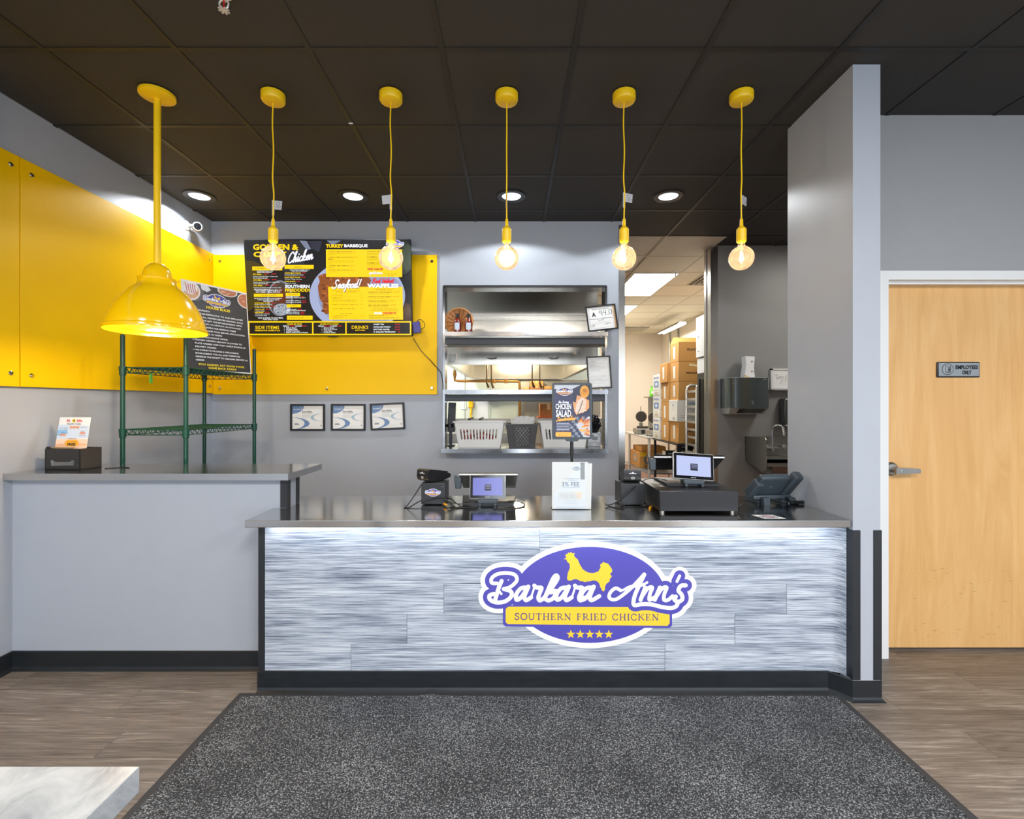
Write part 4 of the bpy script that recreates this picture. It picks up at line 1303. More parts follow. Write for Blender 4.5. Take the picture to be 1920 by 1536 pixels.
GR = (150, 120, 10)
for nm, x1, y, pr, p0 in (('TURKEY BBQ SANDWICH', 1062, 348, '$8', 1074), ('TURKEY BBQ SANDWICH', 1062, 397, '$12.75', 1064), ('MEAL', 895, 412, '', 0), ('TURKEY BBQ (SMALL)', 1034, 471, '$6.99', 1044), ('TURKEY BBQ (LARGE)', 1036, 510, '$9.99', 1046)):
    tx(nm, 848 + (y > 450) * 4, y, x1, 11, (92, 74, 6), .02)
    if pr: tx(pr, p0, y, p0 + len(pr) * 8, 9, OR, .02)
for y, x1 in ((362, 1075), (373, 900), (427, 1080), (437, 1080), (449, 880), (486, 900), (526, 930)):
    tvc.rule(848, x1, y, 2.2, GR)
for nm, x1, y in (('TURKEY BBQ MEAL', 1400, 347), ('COMBO WINGS', 1380, 394), ('COMBO DARK MEAT', 1400, 447)):
    tx(nm, 1195, y, x1, 11, (92, 74, 6), .02)
    tvc.rule(1195, 1480, y + 16, 2.2, GR); tvc.rule(1195, 1440, y + 27, 2.2, GR)
tvc.text('WE HAVE', 1197, 490, 1340, 512, RD, bold=.05)
script_word(tvc, 'options', 1214, 544, 1334, 516, 5, WH, sh=(60, 60, 60))
tx("DON'T WANT MEAT?", 1348, 544, 1475, 8, GR, .01); tx('NEXT BBQ', 1378, 558, 1440, 8, GR, .01)
script_word(tvc, 'Red Velvet', 1242, 622, 1432, 584, 8, (226, 28, 40))
tvc.poly([(846, 658), (1516, 658), (1522, 955), (854, 955)], YE_)
tvc.text('WAFFLES', 1197, 631, 1482, 668, WH, bold=.06)
script_word(tvc, 'Seafood!', 880, 672, 1130, 596, 11, WH, rise=.03, sh=(70, 40, 30))
tx('ALL SEAFOOD PLATES COME WITH TWO', 880, 694, 1142, 8, GR, .01); tx('SIDES AND ROLL/CORNBREAD', 915, 706, 1112, 8, GR, .01)
for nm, x1, y in (('CATFISH PLATE', 980, 733), ('SHRIMP PLATE', 972, 759), ('CATFISH PLATE & SHRIMP PLATE', 1094, 784), ('SHRIMP & TURKEY BBQ COMBO PLATE', 1124, 819), ('CATFISH COMBO W/ TURKEY BBQ', 1086, 854), ('CATFISH PLATTER', 1020, 919), ('SHRIMP PLATTER', 980, 934)):
    tx(nm, 878 + (y - 733) * .06, y, x1, 9, (130, 104, 8), .01)
    tx('$9.99', 1132 + (y - 733) * .04, y - 2, 1164 + (y - 733) * .04, 8, (200, 150, 10), .01)
    tvc.rule(880, 1120, y + 11, 1.4, (206, 170, 8))
tx('SEAFOOD FAMILY', 955, 901, 1072, 9, (130, 104, 8), .01)
tx('*ALL WAFFLES COME WITH BUTTER', 1255, 677, 1440, 7, GR, .01); tx('AND MAPLE SYRUP', 1275, 688, 1420, 7, GR, .01)
for nm, x1, y in (('WAFFLE W/ WHITE MEAT', 1422, 708), ('WAFFLE W/ DARK MEAT', 1418, 748), ('WAFFLE W/ WINGS', 1374, 787), ('RED VELVET WAFFLE', 1392, 825)):
    tx(nm, 1205 + (y - 708) * .04, y, x1, 11, (110, 88, 8), .02)
    tx('$13.99', x1 + 16, y - 2, x1 + 66, 10, OR, .02)
    tvc.rule(1206, 1390, y + 15, 1.8, GR)
tx('*ADD CREAM CHEESE DRIZZLE FOR', 1250, 856, 1462, 8, GR, .01); tx('EXTRA CHICKEN OR SUBSTITUTE $2', 1232, 872, 1480, 8, GR, .01)
tvc.text('MORE', 1262, 886, 1332, 907, WH, bold=.05)
tvc.text('DESSERTS', 1339, 886, 1460, 907, RD, bold=.04)
tx('BANANA PUDDING', 1214, 918, 1356, 10, (110, 88, 8), .02); tx('$4.50', 1366, 917, 1402, 9, OR, .02)
tx('SWEET POTATO POUND CAKE', 1214, 938, 1440, 10, (110, 88, 8), .02); tx('$4.50', 1452, 937, 1486, 9, OR, .02)
tvc.rect(124, 968, 1596, 1096, YE_)
for x0, x1 in ((137, 702), (714, 1001), (1013, 1584)):
    tvc.rect(x0, 981, x1, 1083, (26, 22, 18), same=x0 > 140)
tvc.text('SIDE ITEMS', 188, 1011, 405, 1041, YE_, bold=.01)
tvc.text('PREMIUM OR HOME-STYLE', 186, 1047, 411, 1060, YE_, bold=.03)
for x0, ttl, a, b_, its in ((440, 'PREMIUM SIDES', 475, 612, ('Baked Beans', 'Candied Yams', 'Collard Greens', 'Baked macaroni & cheese')), (758, 'HOME-STYLE SIDES', 774, 940, ('Green Beans', 'Rice and Gravy', 'Cole Slaw', 'Potato Salad'))):
    tx(ttl, a, 995, b_, 12, YE_, .03)
    tx('SMALL', x0, 1013, x0 + 56, 11, WH, .03); price(x0 + 60, 1013, x0 + 104, '$3.25'); tx('LARGE', x0 + 108, 1013, x0 + 168, 11, WH, .03); price(x0 + 170, 1013, x0 + 212, '$6.25')
    for i, it in enumerate(its):
        xx = x0 + 28 if x0 < 600 else x0 + 50
        tvc.ell(xx - 16, 1029 + i * 14, 2.6, 2.6, WH, n=8)
        tx(it, xx, 1029 + i * 14, xx + len(it) * 8.6, 11, WH, .02)
tvc.text('DRINKS', 1060, 1009, 1209, 1040, YE_, bold=.01)
tvc.text('(BOTTLED)', 1092, 1046, 1180, 1061, YE_, bold=.02)
for i, (nm, pr, x1) in enumerate((('SWEET TEA', '$2.25', 1352), ('KOOL-AID PUNCH', '$2.25', 1408), ('BOTTLED WATER', '$1.25', 1402), ('½ GALLON TEA/PUNCH', '$6', 1452))):
    tx(nm, 1257, 998 + i * 23, x1, 13, WH, .03)
    price(1496 - len(pr) * 9, 998 + i * 23, 1496, pr, 12)
ek = 176 / 1920.0
emblem(tvc, lambda x, y: (1362 + x * ek, 238 + y * ek), detail=1)
tvc.build('menu_artwork', tv)
# the small blue adapter behind the right edge with its loop, and the trailing cable
ad = thing('media_player', 'small blue plug-in box with a wire loop behind the screen edge', 'device', (-.835, 4.19, 2.10))
MB().box(-.03, .035, -.015, .02, -.05, .05, r=.006, T=Matrix.Rotation(-.12, 4, 'Y')).build('case', mat('blue device case', (62, 58, 138), .35), ad)
MB().tube([(.0, 0, .05), (.03, -.004, .07), (.065, 0, .045), (.072, 0, .01), (.05, 0, -.01), (.03, 0, -.02)], .003, n=6, smooth=5).build('wire', BLACK, ad)
tag(MB().tube([(-.872, 4.222, 2.01), (-.80, 4.225, 1.90), (-.735, 4.23, 1.83), (-.69, 4.228, 1.78), (-.655, 4.24, 1.74), (-.628, 4.253, 1.70), (-.613, 4.248, 1.62), (-.611, 4.248, 1.552)], .0032, n=6, smooth=6).build('cable', BLACK), 'thin black cable trailing from the menu screen to the pass-through', 'cable')

# ================================================================== FRAMED CERTIFICATES
def pic_frame(name, label, cat, w, h, T, fw=.012, group=None, depth=.016):
    """framed sheet: local x right, z up, front facing -y, origin at its centre"""
    t = thing(name, label, cat, group=group)
    t.matrix_world = T
    ROOT[t] = T.copy()
    fm = MB()
    for x0, x1, z0, z1 in ((-w / 2, w / 2, h / 2 - fw, h / 2), (-w / 2, w / 2, -h / 2, -h / 2 + fw), (-w / 2, -w / 2 + fw, -h / 2 + fw, h / 2 - fw), (w / 2 - fw, w / 2, -h / 2 + fw, h / 2 - fw)):
        fm.box(x0, x1, -depth, 0, z0, z1, r=.0015, seg=1)
    fm.build('frame', BLACK, t)
    MB().box(-w / 2 + fw, w / 2 - fw, -.006, -.001, -h / 2 + fw, h / 2 - fw).build('sheet', PAPER, t, smooth=False)
    return t
def sheet_canvas(w, h, fw=.012):
    iw, ih = w - 2 * fw, h - 2 * fw
    return Canvas((-iw / 2, -.006, ih / 2), (iw, 0, 0), (0, 0, -ih), (0, -1, 0), lift=.0004)
def ring_arc(cv, cx, cy, rx, ry, a0, a1, wmid, c, n=26, clip=None):
    pts = []
    for k in range(n + 1):
        t = k / n; a = radians(a0 + (a1 - a0) * t)
        pts.append((cx + rx * cos(a), cy + ry * sin(a)))
    for k in range(n, -1, -1):
        t = k / n; a = radians(a0 + (a1 - a0) * t)
        q = 1 - wmid * sin(pi * t) - .01
        pts.append((cx + rx * q * cos(a), cy + ry * (q * .5 + .5) * sin(a)))
    pts = clip_poly(pts, 0.002, 0.002, .998, .998)
    cv.poly(pts, c)
B1, B2 = (110, 142, 186), (160, 188, 208)
for cx_, cy_, rot, lab in ((577.5, 782.8, 0, 'framed blue and white safety certificate, left of the three on the wall'), (653.5, 782.5, .004, 'framed blue and white safety certificate, middle of the three on the wall'), (727, 780.7, -.04, 'slightly crooked framed certificate, right of the three on the wall')):
    c = at(cx_, cy_, BY - .004)
    t = pic_frame('certificate', lab, 'certificate', .307, .238, Matrix.Translation(c) @ Matrix.Rotation(rot, 4, 'Y'), group='food safety certificates under the yellow panel', fw=.016)
    cv = sheet_canvas(.307, .238, .016)
    cv.poly(clip_poly([(0.38 * cos(radians(a)), .34 * sin(radians(a))) for a in range(0, 91, 6)] + [(0, 0)], .002, .002, 1, 1), B1)
    cv.text('ServSafe', .05, .12, .26, .17, WH, bold=.02)
    cv.stroke([(.27, .05), (.3, .12), (.29, .19)], .01, WH, k=4)
    cv.text('ServSafe', .32, .21, .64, .29, (70, 74, 80), bold=.02)
    cv.text('CERTIFICATION', .32, .31, .66, .345, (120, 124, 130))
    for yy in (.40, .425, .475, .50):
        cv.rule(.32, .32 + .33 * (.7 + .3 * rr.random()), yy, .008, (176, 180, 186))
    ring_arc(cv, -.08, .76, .64, .27, -92, 96, .24, B1)
    ring_arc(cv, 1.12, .5, .52, .19, 90, 272, .16, B2)
    cv.rule(.08, .2, .77, .02, (120, 126, 134)); cv.rule(.07, .22, .81, .03, (100, 106, 116))
    cv.ell(.93, .85, .016, .022, (80, 90, 110), n=14)
    for yy in (.88, .92):
        cv.rule(.5, .85, yy, .006, (200, 202, 206))
    cv.build('print', t, world=False)

# ================================================================== GREEN WIRE RACK WITH THE HOUSE RULES BOARD
rk = thing('wire_rack', 'dark green wire shelving rack standing behind the raised counter', 'rack', (-2.285, 3.46, 0))
rx0, rx1, ry0, ry1 = -2.49, -2.085, 3.05, 3.862
ZT, ZL = 1.662, 1.262
for x, y in ((rx0, ry0), (rx1, ry0), (rx0, ry1), (rx1, ry1)):
    pm_ = MB().cyl((x, y, 0.02), (x, y, 1.868), .0135, n=16)
    pm_.cyl((x, y, 0), (x, y, .03), .017, n=12)
    for k in range(56):
        z = .12 + k * .0305
        pm_.cyl((x, y, z), (x, y, z + .0022), .0141, n=12)
    pm_.lathe([(.0135, 1.868), (.009, 1.874), (0, 1.875)], (x, y, 0), n=12)
    pst = pm_.build('post', GREEN, rk, **W)
    for zz in (ZT, ZL):
        MB().lathe([(.0145, -.052), (.0185, -.05), (.0215, .004), (.0175, .008), (.0145, .008)], (x, y, zz), n=16).build('collar', GREEN, pst, **W)
def wire_shelf(z, close):
    mb = MB()
    x0, x1, y0, y1 = rx0 + .012, rx1 - .012, ry0 + .012, ry1 - .012
    for zz, r_ in ((z, .0036), (z - .034, .003)):
        for a, b_ in (((x0, y0), (x1, y0)), ((x1, y0), (x1, y1)), ((x1, y1), (x0, y1)), ((x0, y1), (x0, y0))):
            mb.cyl((a[0], a[1], zz), (b_[0], b_[1], zz), r_, n=6)
    def zig(a, b_, n):
        pts = [Vector((a[0] + (b_[0] - a[0]) * k / n, a[1] + (b_[1] - a[1]) * k / n, z - (.034 if k % 2 else 0))) for k in range(n + 1)]
        for p_, q_ in zip(pts, pts[1:]):
            mb.cyl(p_, q_, .0024, n=5)
    zig((x0, y0), (x1, y0), 16); zig((x0, y1), (x1, y1), 16)
    zig((x1, y0), (x1, y1), 34); zig((x0, y0), (x0, y1), 34)
    n = close
    for k in range(1, n):
        y = y0 + (y1 - y0) * k / n
        mb.cyl((x0, y, z + .003), (x1, y, z + .003), .0026, n=5)
    for k in range(1, 4):
        x = x0 + (x1 - x0) * k / 4
        mb.cyl((x, y0, z - .001), (x, y1, z - .001), .0032, n=5)
    return mb.build('wire_shelf', GREEN, rk, **W)
wire_shelf(ZT, 34)
wire_shelf(ZL, 34)
# tie tag hanging from the upper shelf
MB().box(-2.335, -2.325, 3.07, 3.085, ZT - .10, ZT - .03).build('shelf_tag', mat('green tag', (70, 150, 60), .5), rk, smooth=False, **W)

dirv = Vector((.443, .897, 0)).normalized()
nrm = Vector((.897, -.443, 0)).normalized()
PWd, PHt = .50, .66
BLp = Vector((-2.322, 3.398, ZT + .007))
TLp = BLp - nrm * .06 + Vector((0, 0, PHt))
Vp = (BLp - TLp).normalized()
Np = dirv.cross(Vp)
if Np.dot(nrm) < 0: Np = -Np
board = thing('rules_board', 'black and white house rules board leaning on the green rack', 'sign', BLp)
FR2 = Matrix((dirv, -Np, -Vp)).transposed().to_4x4(); FR2.translation = TLp
HL = (BLp - TLp).length
MB().box(0, PWd, .0, .006, -HL, 0, T=FR2).build('foam_board', PAPER, board, smooth=False, **W)
pc = Canvas(TLp, dirv * PWd, Vp * HL, Np, lift=.0006)
BK, YP = (46, 42, 44), (252, 226, 20)
pc.rect(.035, .02, .985, .985, BK)
ck = (.02, .02, .985, .985)
pc.poly([(.035, .02), (.34, .02), (.3, .13), (.33, .17), (.2, .22), (.035, .2)], (92, 88, 92))
pc.poly([(.27, .02), (.38, .02), (.42, .06), (.36, .09), (.28, .07)], (222, 224, 230))
pc.ell(.10, .105, .16, .115, (238, 230, 228), clip=(.035, .02, .98, .98))
pc.ell(.11, .11, .13, .09, (214, 170, 128), clip=(.035, .02, .98, .98))
pc.ell(.12, .085, .10, .065, (244, 240, 240), clip=(.035, .02, .98, .98))
for k in range(5):
    pc.stroke([(.06 + k * .03, .04), (.065 + k * .03, .09), (.075 + k * .032, .135)], .011, (190, 50, 48), k=3)
for cx_, cy_, r1, r2 in ((.68, .035, .16, .062), (.97, .105, .14, .092)):
    pc.ell(cx_, cy_, r1, r2, (230, 222, 216), clip=ck)
    pc.ell(cx_, cy_, r1 * .86, r2 * .86, (196, 120, 84), clip=ck)
    for k in range(16):
        a, q = rr.random() * 6.3, rr.random() * .75
        x, y = cx_ + r1 * q * cos(a), cy_ + r2 * q * sin(a)
        if x < .95 and y > .035:
            pc.ell(x, y, .022, .011, [(226, 176, 140), (170, 70, 44), (214, 150, 100)][k % 3], n=10)
ek = .46 / 1920
asp = PWd / HL
emblem(pc, lambda x, y: (.27 + x * ek, .082 + y * ek * asp), detail=1, blue=(60, 64, 160), yellow=(246, 200, 20))
pc.text('HOUSE RULES', .33, .252, .70, .283, YP, bold=.04)
rules = ['• NO PROFANITY', '• PLEASE BE RESPECTFUL TO OUR EMPLOYEES', '• CHECK ALL ORDERS BEFORE LEAVING. ONCE', '  YOU HAVE LEFT THE ESTABLISHMENT WITH', '  YOUR ORDER, NO REFUNDS OR EXCHANGES', '  WILL BE GIVEN FOR MISSING ITEMS', '• END ALL PHONE CALLS BEFORE APPROACHING', '  THE COUNTER TO ORDER', '• NO SMOKING AND/OR VAPING', '• DELIVERY DRIVERS ARE NOT ALLOWED TO', '  PLACE ORDERS AND WAIT WHILE PICKING UP', '  DELIVERY ORDERS', '• WE STRIVE TO PROVIDE A WELCOMING', '  ENVIRONMENT FOR ALL AND THEREFORE', '  RESERVE THE RIGHT TO DECLINE SERVICE AS', '  NEEDED']
for i, s in enumerate(rules):
    body = s[2:]
    y = .325 + i * .0375
    if s[0] == '•':
        pc.ell(.115, y - .009, .008, .006, WH, n=10)
    x1 = .135 + len(body) * .0206
    pc.text(body, .135, y - .018, x1, y, WH, bold=.03)
pc.text('STAY BLESSED, EAT GOOD FOOD,', .17, .915, .88, .94, YP, bold=.03)
pc.text('COME BACK AGAIN!', .31, .948, .74, .972, YP, bold=.03)
pc.build('print', board)

# ================================================================== RAISED COUNTER: NAPKIN BOX AND SIGN
nb = thing('napkin_box', 'small black box with a clear holder on the raised counter', 'box', at(117, 881, 2.66), radians(-4))
nb.location.z = LT; ROOT[nb] = Matrix.Translation(nb.location) @ Matrix.Rotation(radians(-4), 4, 'Z')
bx = MB().box(-.105, .105, 0, .13, 0, .006).box(-.105, .105, .0, .004, 0, .118).box(-.105, .105, .126, .13, 0, .118).box(-.105, -.1, 0, .13, 0, .118).box(.1, .105, 0, .13, 0, .118).box(-.1, .1, .004, .126, .1, .106)
bx.build('case', mat('black speckled wood', (44, 42, 42), .55, var=.3, scale=160, bump=.1), nb, smooth=False)
hd = MB().prism([(-.062, .022), (.072, .026), (.074, .052), (.066, .056), (.05, .046), (-.038, .044), (-.056, .055), (-.064, .05)], lambda u, v, d: (u, d, v), -.006, -.0005)
hd.build('card_holder', clear('clear card pocket', (.8, .8, .8), .25, .2, (.9, .9, .9), .1), nb, smooth=False)
gp = thing('sign_holder', 'clear stand with an orange and blue gym offer, on the napkin box', 'sign', nb.location + Vector((0, .01, .106)), radians(-4))
TT = Matrix.Rotation(radians(-9), 4, 'X') @ Matrix.Translation((-.004, .04, .0))
MB().box(-.1, .1, 0, .0025, 0.002, .206, T=TT).build('acrylic', ACRYL, gp, smooth=False)
MB().box(-.1, .1, .0, .07, 0.0, .002).build('foot', ACRYL, gp, smooth=False)
sh = MB().box(-.096, .096, -.0012, -.0002, .004, .194, T=TT).build('sheet', PAPER, gp, smooth=False)
O_ = TT @ Vector((-.096, -.0012, .194))
gc = Canvas(O_, TT.to_3x3() @ Vector((.192, 0, 0)), TT.to_3x3() @ Vector((0, 0, -.19)), TT.to_3x3() @ Vector((0, -1, 0)), lift=.0003)
gc.poly([(0, .22), (1, .25), (1, .62), (0, .66)], (214, 228, 244))
gc.poly([(0, .38), (.3, .36), (.34, .5), (0, .56)], (150, 196, 232))
gc.poly([(0, .68), (.4, .64), (1, .66), (1, .98), (0, .98)], (248, 214, 184))
gc.poly([(0, .82), (.5, .76), (1, .8), (1, .86), (.4, .86), (0, .9)], (246, 190, 146))
gc.text('fit', .24, .06, .36, .145, (226, 60, 70), bold=.02)
gc.ell(.47, .105, .055, .055, (252, 214, 50), n=20); gc.text('4', .435, .065, .505, .145, (70, 80, 30), bold=.03)
gc.text('life', .57, .06, .75, .145, (232, 76, 62), bold=.02)
gc.text('Health Clubs', .27, .175, .72, .225, (70, 72, 84), bold=.01)
for st, x0, y0, x1, y1, cc in (('SHINE', .37, .26, .68, .345, (250, 150, 70)), ('EARLY SPRING', .05, .315, .32, .345, (90, 96, 110)), ('SUMMER FUN', .71, .29, .92, .315, (110, 116, 128)), ('Scan', .14, .445, .25, .485, (70, 110, 150)), ('HERE', .08, .505, .3, .57, (250, 150, 80)), ('for a', .76, .405, .86, .44, (70, 110, 150)), ('FREE', .73, .445, .9, .515, (250, 140, 70)), ('3 Day pass', .71, .545, .93, .58, (80, 86, 98)), ('and get your', .38, .63, .66, .67, (90, 90, 96))):
    gc.text(st, x0, y0, x1, y1, cc, bold=.03 if y1 - y0 > .06 else 0)
gc.rect(.3, .69, .74, .875, (252, 178, 44), r=.09)
gc.text('First Month', .38, .715, .66, .755, (150, 84, 20))
gc.text('FREE!', .39, .775, .65, .86, (44, 30, 20), bold=.05)
gc.rule(.3, .75, .93, .01, (190, 170, 160))
gc.build('print', sh, world=False)
pen = thing('pen', 'pen lying on top of the black napkin box', 'pen', nb.location + Vector((-.02, .012, .118)), radians(-6))
MB().cyl((-.06, 0, .004), (.08, 0, .004), .004, n=10).build('barrel', mat('tan pen barrel', (160, 130, 90), .4), pen)
MB().cyl((-.085, 0, .004), (-.06, 0, .004), .007, .0045, n=10).build('cap', BLACK, pen)
tag(MB().tube([(-2.306, 2.7, LT + .0025), (-2.27, 2.735, LT + .0025), (-2.23, 2.745, LT + .0025), (-2.19, 2.73, LT + .0025)], .0025, n=6, smooth=5).build('loose_wire', BLACK), 'short loose black wire lying on the raised counter', 'wire')

# ================================================================== DOOR SIGN
ds = thing('door_sign', 'grey staff door plaque with black border on the maple door', 'sign', (2.575, DOOR_Y + .062, 1.60))
x0, x1 = 2.452, 2.698
MB().box(x0, x1, DOOR_Y + .052, DOOR_Y + .0615, 1.581, 1.671, r=.006).build('backing', BLACK, ds, **W)
MB().box(x0 + .008, x1 - .006, DOOR_Y + .0505, DOOR_Y + .0525, 1.588, 1.664, r=.0008, seg=1).build('plate', mat('grey sign plate', (150, 158, 164), .4, .3), ds, **W)
dc = Canvas((x0, DOOR_Y + .0505, 1.671), (.001, 0, 0), (0, 0, -.001), (0, -1, 0), lift=.0004)
BKI, GRI = (22, 22, 24), (150, 158, 164)
dc.ell(58, 43, 33, 33, BKI); dc.ell(58, 43, 30, 30, GRI)
dc.poly([(44, 20), (62, 26), (62, 66), (44, 60)], BKI); dc.poly([(46.5, 23), (59.5, 28), (59.5, 62), (46.5, 57)], GRI)
dc.rect(66, 22, 76, 24, BKI); dc.rect(74, 22, 76, 62, BKI)
dc.ell(69, 32, 3.6, 3.6, BKI, n=16)
dc.stroke([(68, 38), (66, 50)], 5, BKI, k=0); dc.stroke([(66, 50), (71, 57), (69, 66)], 3.2, BKI, k=0); dc.stroke([(66, 50), (63, 58), (57, 63)], 3.2, BKI, k=0); dc.stroke([(68, 40), (62, 45)], 2.4, BKI, k=0); dc.stroke([(68, 40), (74, 46)], 2.4, BKI, k=0)
dc.text('EMPLOYEES', 103, 20, 231, 43, BKI, bold=.03)
dc.text('ONLY', 141, 50, 194, 73, BKI, bold=.03)
dc.build('print', ds)

# ================================================================== ON THE SERVICE COUNTER
def lt(x, y, z, rz=0):
    return Matrix.Translation((x, y, z)) @ Matrix.Rotation(rz, 4, 'Z')
LENSB = emis('screen blue', (126, 130, 205), .95, True)
LENSL = emis('screen pale', (188, 198, 238), .95, True)

def receipt_printer(label, x, y, rz, badge):
    t = thing('receipt_printer', label, 'printer', (x, y, CT), rz)
    MB().box(-.066, .066, 0, .135, .004, .122, r=.004).build('case', BLACK_M, t)
    MB().box(-.0665, .0665, .02, .132, .06, .064, r=.001, seg=1).build('seam', BLACK, t)
    MB().box(-.05, .05, .03, .1, .1215, .1245, r=.001, seg=1).build('lid', BLACK, t)
    for dx in (-.052, .052):
        MB().cyl((dx, .01, 0), (dx, .01, .006), .006, n=10).build('foot', BLACK, t)
        MB().cyl((dx, .12, 0), (dx, .12, .006), .006, n=10).build('foot', BLACK, t)
    c = Canvas((-.066, 0, .122), (.001, 0, 0), (0, 0, -.001), (0, -1, 0), lift=.0006)
    if badge == 'emblem':
        s = 96 / 1920
        emblem(c, lambda x_, y_: (17 + x_ * s, 27 + y_ * s), detail=1, blue=(96, 92, 180), yellow=(240, 184, 40))
        c.ell(118, 20, 3.2, 3.2, (90, 92, 96), n=12)
    else:
        c.ell(66, 52, 17, 17, (14, 14, 16)); c.ell(66, 52, 14, 14, (46, 48, 52)); c.ell(66, 52, 10, 10, (12, 12, 14)); c.rect(62, 49, 70, 60, (46, 48, 52), r=3)
    c.build('badge', t, world=False)
    return t
def card_reader(label, x, y, z, rz, k=1.0):
    t = thing('card_reader', label, 'card reader', (x, y, z), rz)
    t.scale = (k, k, k)
    prof = [(-.06, .012), (-.068, .03), (-.064, .062), (-.052, .068), (.05, .05), (.1, .03), (.1, .012), (.06, .004), (-.04, .004)]
    MB().prism(prof, lambda u, v, d: (d, u, v), -.041, .041).build('body', BLACK, t, ang=40)
    MB().box(-.036, .036, -.02, .08, .045, .05, T=Matrix.Translation((0, .0, .009)) @ Matrix.Rotation(radians(-10.5), 4, 'X'), r=.002).build('keypad', BLACK_G, t)
    MB().box(-.03, .03, -.02, .06, 0.0, .008, r=.003).build('base', BLACK, t)
    T3 = Matrix.Translation((0, -.0665, .0)) 
    c = Canvas((-.041, -.0668, .064), (.001, 0, 0), (0, .0, -.001), (0, -1, 0), lift=.0012)
    c.ell(42, 13, 5, 4, (226, 228, 230), n=14); c.text('clover', 24, 12, 60, 19, (232, 234, 236), bold=.04)
    c.ell(42, 38, 9, 6.5, (226, 228, 230), n=18); c.ell(42, 38, 7, 5, (30, 30, 34), n=18); c.stroke([(38, 37), (42, 40), (47, 35)], 1.8, (226, 228, 230), k=0)
    c.build('marks', t, world=False)
    return t
receipt_printer('black receipt printer with a purple emblem sticker on its front', -.434, 2.635, radians(-2), 'emblem')
card_reader('black card reader tilted on the printer with the emblem sticker', -.452, 2.70, CT + .1245, radians(-36), 1.08)
receipt_printer('plain black receipt printer at left of the cash drawer', .668, 2.62, radians(2), 'ring')
card_reader('black card reader on the plain printer beside the cash drawer', .672, 2.69, CT + .1245, radians(-5), 1.12)

def pos_terminal(label, x, y, z, rz, lens, sw, shh, tilt, mw, mz0, mz1, dark, roll=0.0, mback=.14):
    t = thing('pos_terminal', label, 'terminal', (x, y, z), rz)
    # foot
    MB().prism([(-.14, -.02), (.14, -.02), (.16, .2), (-.16, .2)], lambda u, v, d: (u, v, d), .0, .012).build('base', BLACK, t, smooth=False)
    MB().box(-.055, .055, -.045, .03, .012, .036, r=.006).box(-.05, -.035, -.05, -.03, 0, .014, r=.003).box(.035, .05, -.05, -.03, 0, .014, r=.003).build('hinge', CHAR, t)
    MB().prism([(-.03, .0), (.03, .0), (.06, .12), (-.06, .12)], lambda u, v, d: (u, d, v + .01), .03, .07).build('stand', BLACK, t, smooth=False)
    T = Matrix.Translation((0, -.025, .034)) @ Matrix.Rotation(roll, 4, 'Y') @ Matrix.Rotation(-tilt, 4, 'X')
    cs = MB().box(-sw / 2, sw / 2, -.006, .012, 0, shh, r=.006, T=T).build('customer_screen', mat('silver tablet rim', (206, 208, 210), .3, .4), t)
    MB().box(-sw / 2 + .004, sw / 2 - .004, -.0075, -.005, .004, shh - .004, r=.001, seg=1, T=T).build('bezel', BLACK_G, cs)
    MB().box(-sw / 2 + .018, sw / 2 - .018, -.0082, -.0072, .02, shh - .018, T=T).build('display', lens, cs, smooth=False)
    c = Canvas(T @ Vector((-sw / 2, -.0082, shh)), T.to_3x3() @ Vector((.001, 0, 0)), T.to_3x3() @ Vector((0, 0, -.001)), T.to_3x3() @ Vector((0, -1, 0)), kind='screen', lift=.0004)
    W_, H_ = sw * 1000, shh * 1000
    c.rect(W_ * .42, H_ * .4, W_ * .6, H_ * .66, (40, 42, 60))
    for k in range(3):
        c.rule(W_ * .44, W_ * .58, H_ * (.45 + .055 * k), H_ * .02, (150, 156, 190))
    c.build('screen_notice', cs, world=False)
    c = Canvas(T @ Vector((-sw / 2, -.0077, shh)), T.to_3x3() @ Vector((.001, 0, 0)), T.to_3x3() @ Vector((0, 0, -.001)), T.to_3x3() @ Vector((0, -1, 0)), lift=.0004)
    c.text('Clover', W_ * .43, H_ - 15, W_ * .56, H_ - 9, (200, 204, 210), bold=.02)
    c.build('lettering', cs, world=False)
    # merchant screen seen from behind, leaning towards the customers at the top
    tb_ = [(0, mz1, .04), (0, mz0, mback)]
    y0, y1 = .05, .05 + mback
    m = MB()
    hw = mw / 2
    vs = [(-hw, y0, mz1), (hw, y0, mz1), (hw * .93, y1, mz0), (-hw * .93, y1, mz0)]
    off = Vector((0, mz1 - mz0, y1 - y0)).normalized() * .016
    vs += [tuple(Vector(p) + off) for p in vs]
    m.add(vs, [(0, 1, 2, 3), (4, 7, 6, 5), (0, 4, 5, 1), (1, 5, 6, 2), (2, 6, 7, 3), (3, 7, 4, 0)])
    m.build('merchant_screen', dark, t, smooth=False)
    MB().box(-hw, hw, y0 - .004, y0 + .018, mz1 - .003, mz1 + .006, r=.003).build('screen_rim', mat('silver tablet rim', (206, 208, 210)), t)
    cr_ = MB().box(-hw - .022, -hw + .012, y0 + .0, y0 + .035, (mz0 + mz1) / 2 - .03, (mz0 + mz1) / 2 + .035, r=.005, T=Matrix.Translation((.0, .0, 0)))
    cr_.box(-hw - .026, -hw - .016, y0 - .004, y0 + .03, (mz0 + mz1) / 2 + .0, (mz0 + mz1) / 2 + .045, r=.002)
    cr_.build('card_slot', CHAR, t)
    return t
pos_terminal('two-screen payment terminal with a blue display, standing on the worktop', -.132, 2.66, CT, 0, LENSB, .2, .134, radians(9), .335, .058, .156, mat('grey tablet back', (120, 118, 112), .38, .3, var=.04))

